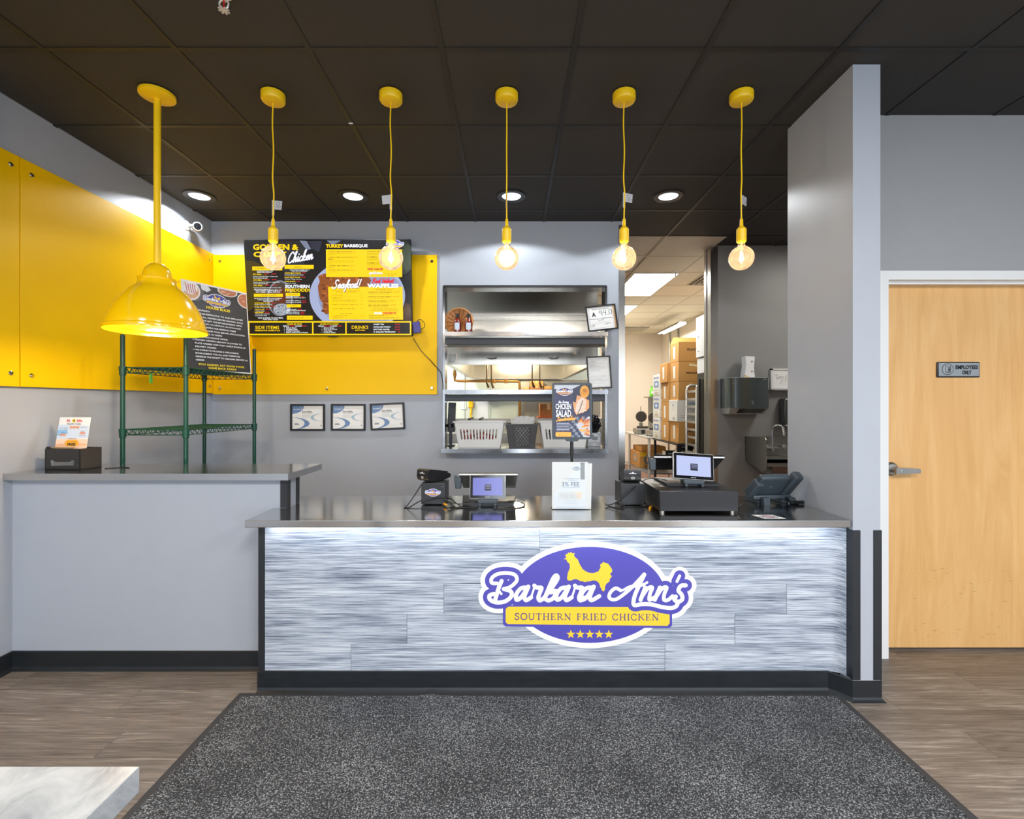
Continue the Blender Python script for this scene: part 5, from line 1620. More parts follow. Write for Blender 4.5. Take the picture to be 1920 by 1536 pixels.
cd = thing('cash_drawer', 'wide black steel cash drawer on the right half of the worktop', 'cash drawer', (.959, 2.437, CT), 0)
MB().box(-.202, .202, 0.0, .41, .011, .115, r=.0035).build('case', mat('black drawer steel', (24, 23, 27), .34, .1, var=.1, scale=200, bump=.05), cd)
MB().box(-.199, .199, -.004, .0, .013, .113, r=.001, seg=1).build('drawer_front', mat('black drawer front', (30, 29, 34), .38, .1, var=.1, scale=240, bump=.05), cd)
for x in (-.18, .18):
    for y in (.025, .385):
        MB().cyl((x, y, 0), (x, y, .012), .013, .015, n=16).build('foot', STEEL_DULL, cd)
pos_terminal('two-screen payment terminal with a pale display, on the cash drawer', .985, 2.60, CT + .1155, radians(-4), LENSL, .218, .145, radians(14), .385, .06, .146, BLACK, roll=radians(3.5), mback=.13)

# acrylic fee sign and the chicken salad stand behind it
fs_ = thing('fee_sign', 'white paper fee notice in a clear upright holder on the worktop', 'sign', (.316, 2.525, CT))
w2, h2 = .102, .255
MB().box(-w2, w2, -.002, .0, 0, h2).build('acrylic', ACRYL, fs_, smooth=False)
MB().box(-w2, w2, -.002, .07, 0, .0025).build('foot', ACRYL, fs_, smooth=False)
s_ = MB().box(-w2 + .001, w2 - .012, .0004, .0014, .004, h2 - .002).build('sheet', PAPER, fs_, smooth=False)
MB().box(-w2 + .012, w2 + .004, .0024, .0034, .004, h2 - .008, T=Matrix.Rotation(radians(1.2), 4, 'Y')).build('rear_sheet', PAPER, fs_, smooth=False)
MB().box(w2 - .052, w2 - .03, -.0026, -.0022, .16, .25).build('tape', clear('glossy strip', (.97, .97, .97), .12, .25, (.9, .9, .9)), fs_, smooth=False)
c = Canvas((-w2, .0004, h2), (.001, 0, 0), (0, 0, -.001), (0, -1, 0), lift=.0004)
pale = (176, 190, 204)
c.poly([(40, 145), (112, 60), (128, 10), (180, 12), (180, 250), (12, 250), (12, 160)], (232, 238, 242))
s = 52 / 1920
emblem(c, lambda x, y: (104 + x * s, 24 + y * s), detail=1, blue=(150, 170, 190), yellow=(200, 206, 190), white=(236, 240, 244), dark=(170, 180, 190))
c.text('3% FEE', 54, 108, 146, 132, (140, 158, 176), bold=.01)
c.text('CARD PAYMENTS HAVE A', 64, 88, 148, 93, pale); c.text('THERE IS A', 84, 97, 138, 102, pale)
c.rule(56, 150, 138, 1.2, pale)
c.rect(36, 160, 160, 198, (226, 228, 226), r=6)
c.poly([(120, 160), (160, 160), (160, 198), (136, 198)], (240, 222, 200))
c.text('CASH BACK', 44, 170, 152, 192, (206, 210, 212), bold=.03)
for y in (206, 214, 222):
    c.rule(60, 140, y, 1.2, (214, 222, 228))
c.rect(24, 236, 176, 246, (214, 224, 232))
c.build('print', s_, world=False)

st = thing('poster_stand', 'black poster stand for chicken salad sandwiches behind the fee notice', 'sign', (.339, 2.68, CT))
MB().lathe([(0, .008), (.055, .006), (.066, 0), (0, 0)], n=28).build('base', BLACK, st)
pl = MB().cyl((0, 0, .006), (0, 0, .30), .0075, n=14)
pl.cyl((0, 0, .27), (0, 0, .375), .0095, n=14)
pl.build('pole', BLACK, st)
pw, ph, z0 = .223, .316, .363
yk = -.012
fm = MB()
def rrect(w, h, r, n=5):
    pts = []
    for cx, cy, a0 in ((w / 2 - r, h / 2 - r, 0), (-w / 2 + r, h / 2 - r, 90), (-w / 2 + r, -h / 2 + r, 180), (w / 2 - r, -h / 2 + r, 270)):
        pts += [(cx + r * cos(radians(a0 + 90 * k / n)), cy + r * sin(radians(a0 + 90 * k / n))) for k in range(n + 1)]
    return pts
fm.prism(rrect(pw, ph, .014), lambda u, v, d: (u, d, v + z0 + ph / 2), yk, yk + .006)
o_, i_ = rrect(pw, ph, .014), rrect(pw - .024, ph - .024, .006)
n_ = len(o_)
vs = [(u, yk - .006, v + z0 + ph / 2) for u, v in o_] + [(u, yk - .006, v + z0 + ph / 2) for u, v in i_] + [(u, yk, v + z0 + ph / 2) for u, v in o_] + [(u, yk, v + z0 + ph / 2) for u, v in i_]
fs = []
for k in range(n_):
    q = (k + 1) % n_
    fs += [(k, q, n_ + q, n_ + k), (k, 2 * n_ + k, 2 * n_ + q, q), (n_ + k, n_ + q, 3 * n_ + q, 3 * n_ + k)]
fm.add(vs, fs)
fm.build('frame', CHAR, st, ang=40)
MB().prism([(-.045, z0 + .004), (.045, z0 + .004), (.03, z0 - .012), (-.03, z0 - .012)], lambda u, v, d: (u, d, v), yk - .004, yk + .008).build('clamp', CHAR, st, smooth=False)
iw, ih = pw - .024, ph - .024
MB().box(-iw / 2, iw / 2, yk - .002, yk - .0005, z0 + .012, z0 + .012 + ih).build('sheet', PAPER, st, smooth=False)
c = Canvas((-iw / 2, yk - .002, z0 + .012 + ih), (iw, 0, 0), (0, 0, -ih), (0, -1, 0), lift=.0003)
NAVY = (62, 62, 98)
c.rect(0, .08, 1, 1, NAVY)
c.rect(0, 0, 1, .08, (214, 216, 224))
c.poly([(.5, .08), (.75, .0), (1, 0), (1, .55), (.6, .6)], (50, 52, 78))
# checker cloth
for i in range(6):
    for j in range(7):
        x, y = .52 + i * .085 - j * .02, .6 + j * .06
        if x > .45 and y < .97 and x < .95:
            c.poly([(x, y), (x + .08, y + .012), (x + .066, y + .068), (x - .014, y + .056)], (150, 158, 172) if (i + j) % 2 else (70, 74, 104), same=(i + j) > 0)
c.ell(.85, .13, .13, .12, (244, 170, 60), clip=(0, 0, 1, 1)); c.ell(.85, .11, .11, .085, (236, 150, 36)); c.ell(.84, .1, .08, .055, (246, 196, 84)); c.poly([(.78, .1), (.84, .06), (.92, .09), (.9, .14), (.82, .15)], (206, 120, 34))
c.poly([(.64, .2), (.78, .22), (.98, .3), (.98, .44), (.9, .5), (.62, .58), (.56, .5), (.52, .32), (.6, .34)], (246, 172, 112))
c.poly([(.66, .3), (.8, .24), (.9, .3), (.86, .5), (.64, .56), (.58, .5)], (250, 220, 200))
for k in range(30):
    x, y = .6 + rr.random() * .28, .28 + rr.random() * .26
    c.ell(x, y, .012 + rr.random() * .014, .008, [(252, 236, 224), (236, 190, 160), (240, 206, 180)][k % 3], n=8)
c.stroke([(.8, .3), (.72, .46), (.62, .62)], .014, (60, 44, 44), k=4)
c.poly([(.6, .76), (.98, .6), (1, .62), (1, 1), (.82, 1)], (206, 206, 214))
for k in range(34):
    x, y = .66 + rr.random() * .3, .68 + rr.random() * .28
    if x - .6 < (y - .5) * .2: continue
    a = -1 + rr.random() * 1.4
    x2, y2 = min(.985, x + .12 * cos(a)), min(.985, y + .1 * sin(a))
    c.stroke([(x, y), (x2, y2)], .022, [(246, 160, 80), (226, 120, 50), (250, 190, 110), (176, 84, 40)][k % 4], k=0)
s = .52 / 1920
emblem(c, lambda x, y: (.02 + x * s, .035 + y * s * iw / ih), detail=1, blue=(70, 70, 130), yellow=(244, 176, 80))
script_word(c, 'Now Serving', .11, .345, .4, .305, .012, (226, 230, 244))
c.text('CHICKEN', .03, .36, .47, .468, (244, 246, 250), bold=.03)
c.text('SALAD', .04, .48, .47, .615, (244, 246, 250), bold=.03)
script_word(c, 'Sandwiches', .04, .695, .58, .62, .02, (252, 178, 74), rise=.06)
for k in range(5):
    c.rule(.06, .06 + [.36, .4, .35, .4, .36][k], .735 + k * .03, .012, (206, 212, 230))
c.ell(.24, .875, .012, .008, (226, 228, 240), n=10); c.rule(.06, .2, .875, .003, (206, 212, 230)); c.rule(.28, .42, .875, .003, (206, 212, 230))
c.rect(.03, .9, .47, .992, (250, 184, 76), r=.03)
c.text('Only 3 meals', .1, .915, .4, .945, (226, 130, 40)); c.text('$14.99', .12, .955, .36, .985, (226, 130, 40))
c.build('print', st, world=False)
MB().box(-iw / 2, iw / 2, yk - .0046, yk - .004, z0 + .012, z0 + .012 + ih).build('cover_sheet', ACRYL, st, smooth=False)

# phone, seen from behind
ph_ = thing('desk_phone', 'dark grey desk phone seen from behind beside the short wall', 'phone', (1.452, 2.68, CT), radians(8))
def slab(pts, y0, y1, m, name, T=None):
    return MB().prism(pts, lambda u, v, d: (u, d, v), y0, y1, T=T).build(name, m, ph_, ang=30)
Tt = Matrix.Translation((0, .02, .056)) @ Matrix.Rotation(radians(38), 4, 'X')
MB().box(-.10, .075, -.018, .02, .0, .14, r=.012, seg=3, T=Tt).build('body', CHAR, ph_)
MB().box(.072, .128, -.026, .028, -.03, .165, r=.014, seg=3, T=Tt @ Matrix.Rotation(radians(9), 4, 'Y')).build('handset', CHAR, ph_)
MB().box(-.135, -.088, -.03, .022, -.035, .075, r=.01, seg=3, T=Tt @ Matrix.Rotation(radians(14), 4, 'Y')).build('side_rest', CHAR, ph_)
MB().box(-.11, .12, -.02, .03, .028, .05, r=.006).build('stand_plate', CHAR, ph_)
for x, a in ((-.05, -16), (.1, 28)):
    MB().prism([(-.02, .04), (.02, .04), (.03, .0), (-.006, .0)], lambda u, v, d: (x + u - (.04 - v) * -math.tan(radians(a)) * .8, d, v), -.045, -.02).build('stand_leg', CHAR, ph_, smooth=False)
    MB().box(x - .02, x + .02, .0, .12, 0, .03, r=.004).build('stand_foot', CHAR, ph_)
cl = MB()
pts = []
for k in range(80):
    a = k * .9
    pts.append((.10 + k * .0009, -.05 + .009 * cos(a), .0115 + .009 * sin(a)))
cl.tube(pts, .0022, n=5)
cl.build('coiled_cord', BLACK, ph_)
mk = Canvas(Tt @ Vector((-.03, -.0185, .075)), Tt.to_3x3() @ Vector((.001, 0, 0)), Tt.to_3x3() @ Vector((0, 0, -.001)), Tt.to_3x3() @ Vector((0, -1, 0)), lift=.0006)
mk.rule(0, 22, 4, 3, (150, 160, 166)); mk.rule(2, 14, 12, 2, (120, 130, 136))
mk.build('mark', ph_, world=False)

# decal on the worktop
dk = thing('worktop_decal', 'white square decal with a purple ring lying on the worktop', 'decal', (1.272, 2.365, CT))
MB().add([(-.06, .04, .0006), (.045, .04, .0006), (.07, -.038, .0006), (-.035, -.038, .0006), (-.06, .04, 0), (.045, .04, 0), (.07, -.038, 0), (-.035, -.038, 0)], [(0, 1, 2, 3), (4, 5, 6, 7), (0, 1, 5, 4), (1, 2, 6, 5), (2, 3, 7, 6), (3, 0, 4, 7)]).build('sheet', PAPER, dk, smooth=False)
c = Canvas((0, 0, .0006), (.001, 0, 0), (0, -.001, 0), (0, 0, 1), lift=.0003)
c.ell(5, 0, 44, 33, (66, 46, 84)); c.ell(5, 0, 40, 30, (240, 238, 240)); c.ell(5, 0, 32, 24, (84, 60, 104)); c.ell(5, 0, 26, 18, (224, 190, 196)); c.rect(-12, -4, 22, 4, (190, 140, 150))
c.build('print', dk, world=False)

# cables
def cable(label, pts, r=.003, smooth=6, m=None, name='cable'):
    return tag(MB().tube(pts, r, n=6, smooth=smooth).build(name, m or BLACK), label, 'cable')
z = CT + .0035
cable('black cable looping off the left side of the card reader and printer', [(-.50, 2.67, .985), (-.53, 2.62, .93), (-.567, 2.58, .875), (-.575, 2.565, z), (-.55, 2.57, z), (-.52, 2.62, .885), (-.50, 2.66, .89)])
cable('tangle of black cables between the printer and the blue payment terminal', [(-.362, 2.66, .90), (-.33, 2.63, .902), (-.30, 2.60, .885), (-.26, 2.57, z), (-.22, 2.545, z), (-.28, 2.56, z), (-.34, 2.58, z), (-.37, 2.60, z + .006), (-.33, 2.62, .885), (-.28, 2.63, .875), (-.22, 2.64, .88), (-.17, 2.66, .889)])
cable('second black cable crossing in front of the emblem printer', [(-.492, 2.60, .885), (-.47, 2.614, .89), (-.43, 2.618, .905), (-.38, 2.612, .91), (-.34, 2.59, .895), (-.30, 2.565, z), (-.24, 2.545, z), (-.19, 2.535, z)])
cable('thin black cable curling at the right of the blue payment terminal', [(-.02, 2.66, .885), (.03, 2.64, .89), (.062, 2.62, .882), (.07, 2.60, z), (.045, 2.56, z), (.01, 2.535, z), (-.05, 2.53, z), (-.1, 2.535, z)])
cable('black cable from the plain printer hanging on to the worktop', [(.682, 2.615, .975), (.65, 2.60, .95), (.60, 2.59, .912), (.56, 2.585, .89), (.525, 2.59, .878), (.515, 2.61, .882), (.53, 2.6, z), (.57, 2.55, z), (.60, 2.53, z)])
cable('black cable lying round the foot of the plain printer', [(.595, 2.62, z), (.61, 2.59, z), (.66, 2.58, z), (.72, 2.59, z), (.745, 2.61, z)])
cable('black cable arching from behind the plain printer on to the drawer', [(.742, 2.70, .985), (.76, 2.70, 1.0), (.80, 2.70, 1.006), (.86, 2.70, 1.0), (.90, 2.70, .99)], r=.0025)
cable('black phone cord arching at the right of the cash drawer', [(1.172, 2.455, z), (1.18, 2.47, .89), (1.2, 2.48, .905), (1.235, 2.48, .908), (1.262, 2.47, .895), (1.275, 2.455, .88), (1.27, 2.448, z), (1.262, 2.44, z)])
pg = thing('yellow_plug', 'tiny yellow plug on a grey lead beside the emblem printer', 'plug', (-.362, 2.598, CT))
MB().box(-.006, .006, -.018, .018, .006, .018, r=.003, T=Matrix.Rotation(.5, 4, 'Z')).build('plug_body', mat('orange plastic', (244, 170, 20), .4), pg)
MB().tube([(.008, -.016, .01), (.02, -.03, .006), (.03, -.03, .005)], .004, n=6, smooth=4).build('lead', STEEL_DULL, pg)
pg = thing('yellow_plug', 'tiny yellow plug between the plain printer and the cash drawer', 'plug', (.748, 2.56, CT))
MB().box(-.005, .005, -.03, .018, .0, .01, r=.003, T=Matrix.Rotation(-.5, 4, 'Z')).build('plug_body', mat('orange plastic', (244, 170, 20)), pg)
MB().tube([(-.008, .018, .005), (-.016, .03, .005), (-.02, .036, .005)], .003, n=6).build('lead', BLACK, pg)

# ================================================================== PASS-THROUGH WINDOW
def pass_shelf(label, zt, strip):
    t = thing('pass_shelf', label, 'shelf', (.12, 4.3, zt))
    MB().box(-.592, .832, 4.10, 4.56, zt - .006, zt).box(-.592, .832, 4.10, 4.106, zt - .033, zt - .006).box(-.592, .832, 4.10, 4.12, zt - .036, zt - .033).build('shelf_top', STEEL, t, smooth=False, **W)
    MB().box(-.588, .826, 4.20, 4.40, zt - strip, zt - .037, r=.004).build('heat_strip', mat('dark heat strip', (58, 60, 64), .4, .5, var=.1, scale=8), t, **W)
    MB().box(-.586, -.566, 4.2, 4.22, zt - strip - .012, zt - strip).build('bracket', STEEL, t, smooth=False, **W)
    return t
pass_shelf('upper steel shelf of the pass-through holding sauce bottles and a wicker basket', 2.05, .10)
pass_shelf('middle steel shelf of the pass-through below the hood handles', 1.549, .098)
tag(MB().cyl((0, 0, 0), (0, 0, .50), .016, n=14).build('steel_post', STEEL_DULL), 'short steel post behind the black bag at the sill end', 'post').location = (.755, 4.50, 1.04)
sl = thing('pass_sill', 'lower steel sill of the pass-through holding the plastic baskets', 'shelf', (.12, 4.3, 1.005))
MB().box(-.604, .842, 4.10, 4.66, 1.034, 1.04).box(-.604, .842, 4.10, 4.106, 1.004, 1.034).box(-.604, .842, 4.106, 4.13, 1.004, 1.008).box(-.604, -.598, 4.106, 4.25, 1.004, 1.034).box(.836, .842, 4.106, 4.25, 1.004, 1.034).build('sill', STEEL, sl, smooth=False, **W)
MB().box(-.59, .83, 4.25, 4.258, .985, 1.004).build('under_rail', STEEL_DULL, sl, smooth=False, **W)

# wicker basket and sauce bottles
wk = thing('wicker_basket', 'round wicker basket standing on edge behind the sauce bottles', 'basket', (-.478, 4.34, 2.05))
R_ = .126
Tw = Matrix.Translation((0, 0, R_ + .001)) @ Matrix.Rotation(radians(84), 4, 'X')
mb = MB()
for k in range(11):
    r_ = .012 + k * .0112
    pts = []
    for j in range(49):
        a = 2 * pi * j / 48
        zz = -.05 + .05 * (k / 10) ** 2 + .0024 * (1 if (j + k) % 2 else -1)
        pts.append((r_ * cos(a), r_ * sin(a), zz))
    mb.tube(pts, .0062, n=5, T=Tw)
mb.build('weave', WICKER, wk)
mb = MB()
mb.tube([(R_ * .985 * cos(2 * pi * j / 40), R_ * .985 * sin(2 * pi * j / 40), .006 + .002 * (j % 2)) for j in range(41)], .008, n=6, T=Tw)
mb.build('rim', WICKER, wk)
mb = MB()
for j in range(16):
    a = 2 * pi * j / 16
    mb.tube([(r_ * cos(a), r_ * sin(a), -.046 + .05 * (r_ / .124) ** 2) for r_ in (.01, .04, .07, .1, .12)], .004, n=5, T=Tw)
mb.build('spoke', mat('dark wicker', (150, 90, 44), .6, var=.3, scale=50), wk)
def bottle(label, x):
    t = thing('sauce_bottle', label, 'bottle', (x, 4.155, 2.05), 0, 'red sauce bottles on the upper pass-through shelf')
    MB().lathe([(0, .0), (.03, .001), (.034, .006), (.034, .085), (.03, .1), (.018, .118), (.0145, .126), (.0145, .14), (0, .14)], n=28).build('glass', SAUCE, t)
    MB().lathe([(.0155, .13), (.0175, .131), (.0175, .158), (.014, .166), (0, .166)], n=24).build('cap', BLACK, t)
    vs, fs = [], []
    for k in range(9):
        a = radians(-128 + 76 * k / 8)
        vs += [(.0345 * cos(a), .0345 * sin(a), .022), (.0345 * cos(a), .0345 * sin(a), .082)]
    fs = [(2 * k, 2 * k + 2, 2 * k + 3, 2 * k + 1) for k in range(8)]
    MB().add(vs, fs).build('label', mat('pale blue label', (206, 222, 238), .5), t, recalc=False)
bottle('red sauce bottle with a black cap, left of the two', -.472)
bottle('red sauce bottle with a black cap, right of the two', -.374)

# framed papers at the right of the opening
T = Matrix.Translation(at(1128, 596.5, 4.205)) @ Matrix.Rotation(-.11, 4, 'Y') @ Matrix.Rotation(-.12, 4, 'X')
t = pic_frame('sanitation_rating', 'black framed sanitation grade reading A 94.0 leaning at the upper shelf end', 'certificate', .268, .228, T, fw=.012)
cv = sheet_canvas(.268, .228, .012)
cv.rect(.93, 0, 1, 1, (196, 160, 122))
cv.frame(.06, .04, .9, .94, .006, (110, 112, 116))
cv.text('SANITATION RATING', .18, .07, .8, .13, (90, 92, 96), bold=.01)
cv.text('A', .16, .22, .3, .42, (50, 52, 56), bold=.06)
for st, x in (('9', .44), ('4', .6), ('.', .72), ('0', .78)):
    pass
hw_ = (60, 62, 68)
cv.stroke([(.52, .2), (.45, .18), (.44, .27), (.52, .28), (.53, .2), (.53, .4)], .016, hw_, k=4)
cv.stroke([(.6, .17), (.58, .29), (.68, .29)], .016, hw_, k=0); cv.stroke([(.665, .16), (.66, .4)], .016, hw_, k=0)
cv.ell(.74, .385, .014, .014, hw_, n=10)
cv.stroke([(.84, .15), (.79, .2), (.79, .33), (.84, .37), (.88, .3), (.88, .18), (.84, .15)], .016, hw_, k=4)
cv.rule(.07, .4, .53, .016, (90, 92, 98)); cv.rule(.46, .88, .52, .016, (90, 92, 98)); cv.rule(.36, .58, .59, .014, (110, 112, 116))
for yy in (.66, .7, .74):
    cv.rule(.22, .78, yy, .006, (180, 182, 186))
cv.ell(.16, .8, .065, .075, (140, 144, 148)); cv.ell(.16, .8, .058, .067, (240, 240, 238)); cv.ell(.17, .8, .03, .04, (170, 174, 178))
cv.stroke([(.6, .8), (.66, .76), (.68, .8), (.74, .76), (.82, .77)], .012, hw_, k=4)
cv.build('print', t, world=False)
T = Matrix.Translation(at(1123, 698.5, 4.20)) @ Matrix.Rotation(-.05, 4, 'Y') @ Matrix.Rotation(-.08, 4, 'X')
t = pic_frame('inspection_report', 'black framed printed report leaning on the middle pass-through shelf', 'certificate', .212, .288, T, fw=.012)
cv = sheet_canvas(.212, .288, .012)
for k in range(15):
    yy = .06 + k * .028
    cv.rule(.1, .35 + .55 * rr.random(), yy, .005, (168, 170, 172))
for yy in (.3, .62, .66, .72, .75, .78, .86):
    cv.rule(.08, .5 + .42 * rr.random(), yy, .005, (160, 162, 166))
cv.frame(.05, .03, .95, .97, .003, (190, 192, 194))
cv.build('print', t, world=False)

# baskets on the sill
def slotted_basket(label, x, y, contents):
    t = thing('plastic_basket', label, 'basket', (x, y, 1.04))
    wt, wb_, h, dt, db = .442, .372, .232, .25, .2
    mb = MB()
    th = .005
    def pt(u, v, side):                     # u -1..1 across, v 0..1 up, on the front or rear sheet
        hw = (wb_ + (wt - wb_) * v) / 2
        hd = (db + (dt - db) * v) / 2
        return Vector((u * hw, side * hd, v * h))
    def patch(u0, u1, v0, v1, side):
        a = [pt(u0, v0, side), pt(u1, v0, side), pt(u1, v1, side), pt(u0, v1, side)]
        b = [p + Vector((0, -side * th, 0)) for p in a]
        mb.add(a + b, [(0, 1, 2, 3), (4, 7, 6, 5), (0, 4, 5, 1), (1, 5, 6, 2), (2, 6, 7, 3), (3, 7, 4, 0)])
    n = 12
    for side in (-1, 1):
        patch(-1, 1, 0, .3, side); patch(-1, 1, .72, 1, side)
        u0, u1 = -.82, .84
        pitch = (u1 - u0) / n
        patch(-1, u0, .3, .72, side)
        for k in range(n):
            a = u0 + k * pitch
            patch(a + pitch * .48, a + pitch if k < n - 1 else 1, .3, .72, side)
            for v0, v1 in ((.3, .325), (.695, .72)):       # rounded slot ends
                patch(a, a + pitch * .13, v0, v1, side); patch(a + pitch * .35, a + pitch * .48, v0, v1, side)
    for s in (-1, 1):
        a = [pt(s, 0, -1), pt(s, 0, 1), pt(s, 1, 1), pt(s, 1, -1)]
        b = [p - Vector((s * th, 0, 0)) for p in a]
        mb.add(a + b, [(0, 1, 2, 3), (4, 7, 6, 5), (0, 4, 5, 1), (1, 5, 6, 2), (2, 6, 7, 3), (3, 7, 4, 0)])
    mb.box(-wb_ / 2, wb_ / 2, -db / 2, db / 2, 0, .005)
    mb.build('tub', WHITE, t, smooth=False)
    rm = MB()
    hw, hd = wt / 2, dt / 2
    rm.box(-hw - .012, hw + .012, -hd - .012, -hd + .004, h - .008, h).box(-hw - .012, hw + .012, hd - .004, hd + .012, h - .008, h).box(-hw - .012, -hw + .004, -hd, hd, h - .008, h).box(hw - .004, hw + .012, -hd, hd, h - .008, h)
    rm.build('rim', WHITE, t, smooth=False)
    cm = MB()
    r2 = random.Random(int(x * 1000))
    for k in range(130):
        px_, pz = (r2.random() - .5) * .32, .012 + r2.random() * .13
        if contents == 'red' and px_ > .05: pz *= .75
        px_ *= .96
        T_ = Matrix.Translation((px_, -.085 + r2.random() ** 1.5 * .16, pz)) @ Matrix.Rotation(r2.random() * 6, 4, 'Z') @ Matrix.Rotation(r2.random() * 2, 4, 'X')
        cm.box(-.02, .02, -.012, .012, -.003, .003, mi=[0, 0, 1, 2][k % 4], T=T_)
    cols = [mat('red sachet', (168, 44, 40), .4), mat('brown sachet', (96, 60, 52), .4), mat('white sachet', (224, 220, 214), .5)] if contents == 'red' else [mat('grey sachet', (90, 94, 92), .4), mat('black sachet', (40, 42, 44), .4), mat('pale sachet', (196, 198, 190), .5)]
    s_ = cm.build('sachets', cols, t, smooth=False)
    s_['kind'] = 'stuff'
slotted_basket('white slotted plastic basket of red sauce sachets on the sill', -.285, 4.33, 'red')
slotted_basket('white slotted plastic basket of dark packets partly behind the chicken salad stand', .472, 4.34, 'dark')

gb = thing('plastic_basket', 'dark grey plastic basket with diamond holes and crumpled papers', 'basket', (.091, 4.30, 1.04))
wt, wb_, h, dt, db = .282, .225, .212, .24, .19
mb = MB()
def gp_(u, v, side, inset=0.0):
    hw = (wb_ + (wt - wb_) * v) / 2; hd = (db + (dt - db) * v) / 2 - inset
    return Vector((u * hw, side * hd, v * h))
def gpatch(q, side, th=.005):
    a = [gp_(u, v, side) for u, v in q]; b_ = [p - Vector((0, side * th, 0)) for p in a]
    n = len(a)
    mb.add(a + b_, [tuple(range(n)), tuple(range(2 * n - 1, n - 1, -1))] + [(k, n + k, n + (k + 1) % n, (k + 1) % n) for k in range(n)])
for side in (-1, 1):
    gpatch([(-1, 0), (1, 0), (1, .06), (-1, .06)], side); gpatch([(-1, .9), (1, .9), (1, 1), (-1, 1)], side)
    gpatch([(-1, .06), (-.52, .06), (-.55, .9), (-1, .9)], side); gpatch([(.55, .06), (1, .06), (1, .9), (.52, .9)], side)
    # lattice bars between the diamond holes
    u0, u1, v0, v1 = -.56, .56, .06, .9
    w = .045
    cells = 5
    du, dv = (u1 - u0) / cells, (v1 - v0) / cells
    for k in range(-cells, cells):
        for sg in (1, -1):
            pts = []
            for t_ in range(0, cells + 1):
                pass
            # straight bar u = ua + t*du, v = v0 + t*dv, clipped to the window
            ua = u0 + k * du if sg > 0 else u1 - k * du
            t0, t1 = 0.0, float(cells)
            lo, hi = (u0 - ua) / (sg * du), (u1 - ua) / (sg * du)
            t0, t1 = max(t0, min(lo, hi)), min(t1, max(lo, hi))
            if t1 - t0 < .05: continue
            a = (ua + sg * du * t0, v0 + dv * t0); b_ = (ua + sg * du * t1, v0 + dv * t1)
            gpatch([(a[0] - w, a[1]), (a[0] + w, a[1]), (b_[0] + w, b_[1]), (b_[0] - w, b_[1])], side, .004)
for s in (-1, 1):
    a = [gp_(s, 0, -1), gp_(s, 0, 1), gp_(s, 1, 1), gp_(s, 1, -1)]
    b_ = [p - Vector((s * .005, 0, 0)) for p in a]
    mb.add(a + b_, [(0, 1, 2, 3), (4, 7, 6, 5), (0, 4, 5, 1), (1, 5, 6, 2), (2, 6, 7, 3), (3, 7, 4, 0)])
mb.box(-wb_ / 2, wb_ / 2, -db / 2, db / 2, 0, .005)
mb.build('tub', GRAPH, gb, smooth=False)
MB().box(-wt / 2 - .01, wt / 2 + .01, -dt / 2 - .01, -dt / 2 + .004, h - .01, h).box(-wt / 2 - .01, wt / 2 + .01, dt / 2 - .004, dt / 2 + .01, h - .01, h).box(-wt / 2 - .01, -wt / 2 + .004, -dt / 2, dt / 2, h - .01, h).box(wt / 2 - .004, wt / 2 + .01, -dt / 2, dt / 2, h - .01, h).build('rim', GRAPH, gb, smooth=False)
pp = MB()
r2 = random.Random(3)
def crumple(x0, x1, y, z0, z1, tilt, n=7):
    vs, fs = [], []
    for j in range(n + 1):
        for i in range(n + 1):
            vs.append((x0 + (x1 - x0) * i / n + r2.uniform(-.006, .006), y + tilt * j / n + r2.uniform(-.006, .006), z0 + (z1 - z0) * j / n + r2.uniform(-.006, .006)))
    for j in range(n):
        for i in range(n):
            a = j * (n + 1) + i
            fs.append((a, a + 1, a + n + 2, a + n + 1))
    pp.add(vs, fs)
crumple(-.085, .085, -.07, .012, .2, -.022); crumple(-.09, .1, -.045, .02, .24, .05); crumple(-.06, .12, -.02, .03, .275, .05); crumple(-.1, .05, .03, .03, .25, .03)
pp.build('papers', mat('grey paper', (214, 214, 214), .7), gb, smooth=False)

# black bag on a printed box, ticket screen, loose packets
bxs = thing('packaging_box', 'small silver printed box below the black bag at the sill end', 'box', (.752, 4.33, 1.04))
MB().box(-.06, .06, 0, .12, 0, .125, r=.002).build('carton', mat('silver carton', (150, 152, 154), .35, .3, var=.1), bxs)
c = Canvas((-.06, 0, .125), (.001, 0, 0), (0, 0, -.001), (0, -1, 0), lift=.0004)
c.ell(60, 62, 52, 56, (206, 208, 210)); c.poly([(20, 30), (52, 14), (70, 40), (90, 30), (96, 60), (70, 70), (40, 64)], (120, 122, 126))
c.ell(60, 92, 42, 18, (120, 122, 126)); c.ell(60, 92, 36, 14, (226, 228, 230)); c.rect(30, 88, 90, 96, (90, 92, 96))
c.build('print', bxs, world=False)
bg = thing('black_bag', 'crumpled black plastic bag on the silver box at the sill end', 'bag', (.752, 4.345, 1.166))
bm = bmesh.new()
bmesh.ops.create_icosphere(bm, subdivisions=4, radius=1)
for v in bm.verts:
    n_ = v.co.normalized()
    k = 1 + .16 * sin(9 * n_.x + 4 * n_.z) * cos(7 * n_.y + 2) + .09 * sin(23 * n_.z + 11 * n_.x) + r2.uniform(-.05, .05)
    v.co = Vector((n_.x * .056 * k, n_.y * .06 * k, max(-.0745, n_.z * .085 * k) + .075))
mb = MB().add([v.co.copy() for v in bm.verts], [[v.index for v in f.verts] for f in bm.faces]); bm.free()
mb.build('bag', mat('black bin bag', (16, 16, 18), .25, var=.2), bg, ang=20)
os_ = thing('order_screen', 'black screen on a black stand at the left end of the sill', 'screen', (-.563, 4.40, 1.04))
MB().box(-.03, .036, -.03, .02, .13, .40, r=.004, T=Matrix.Rotation(radians(2), 4, 'Y')).build('screen', BLACK, os_)
MB().box(-.012, .016, -.02, .01, .0, .2, r=.004).build('pole', BLACK, os_)
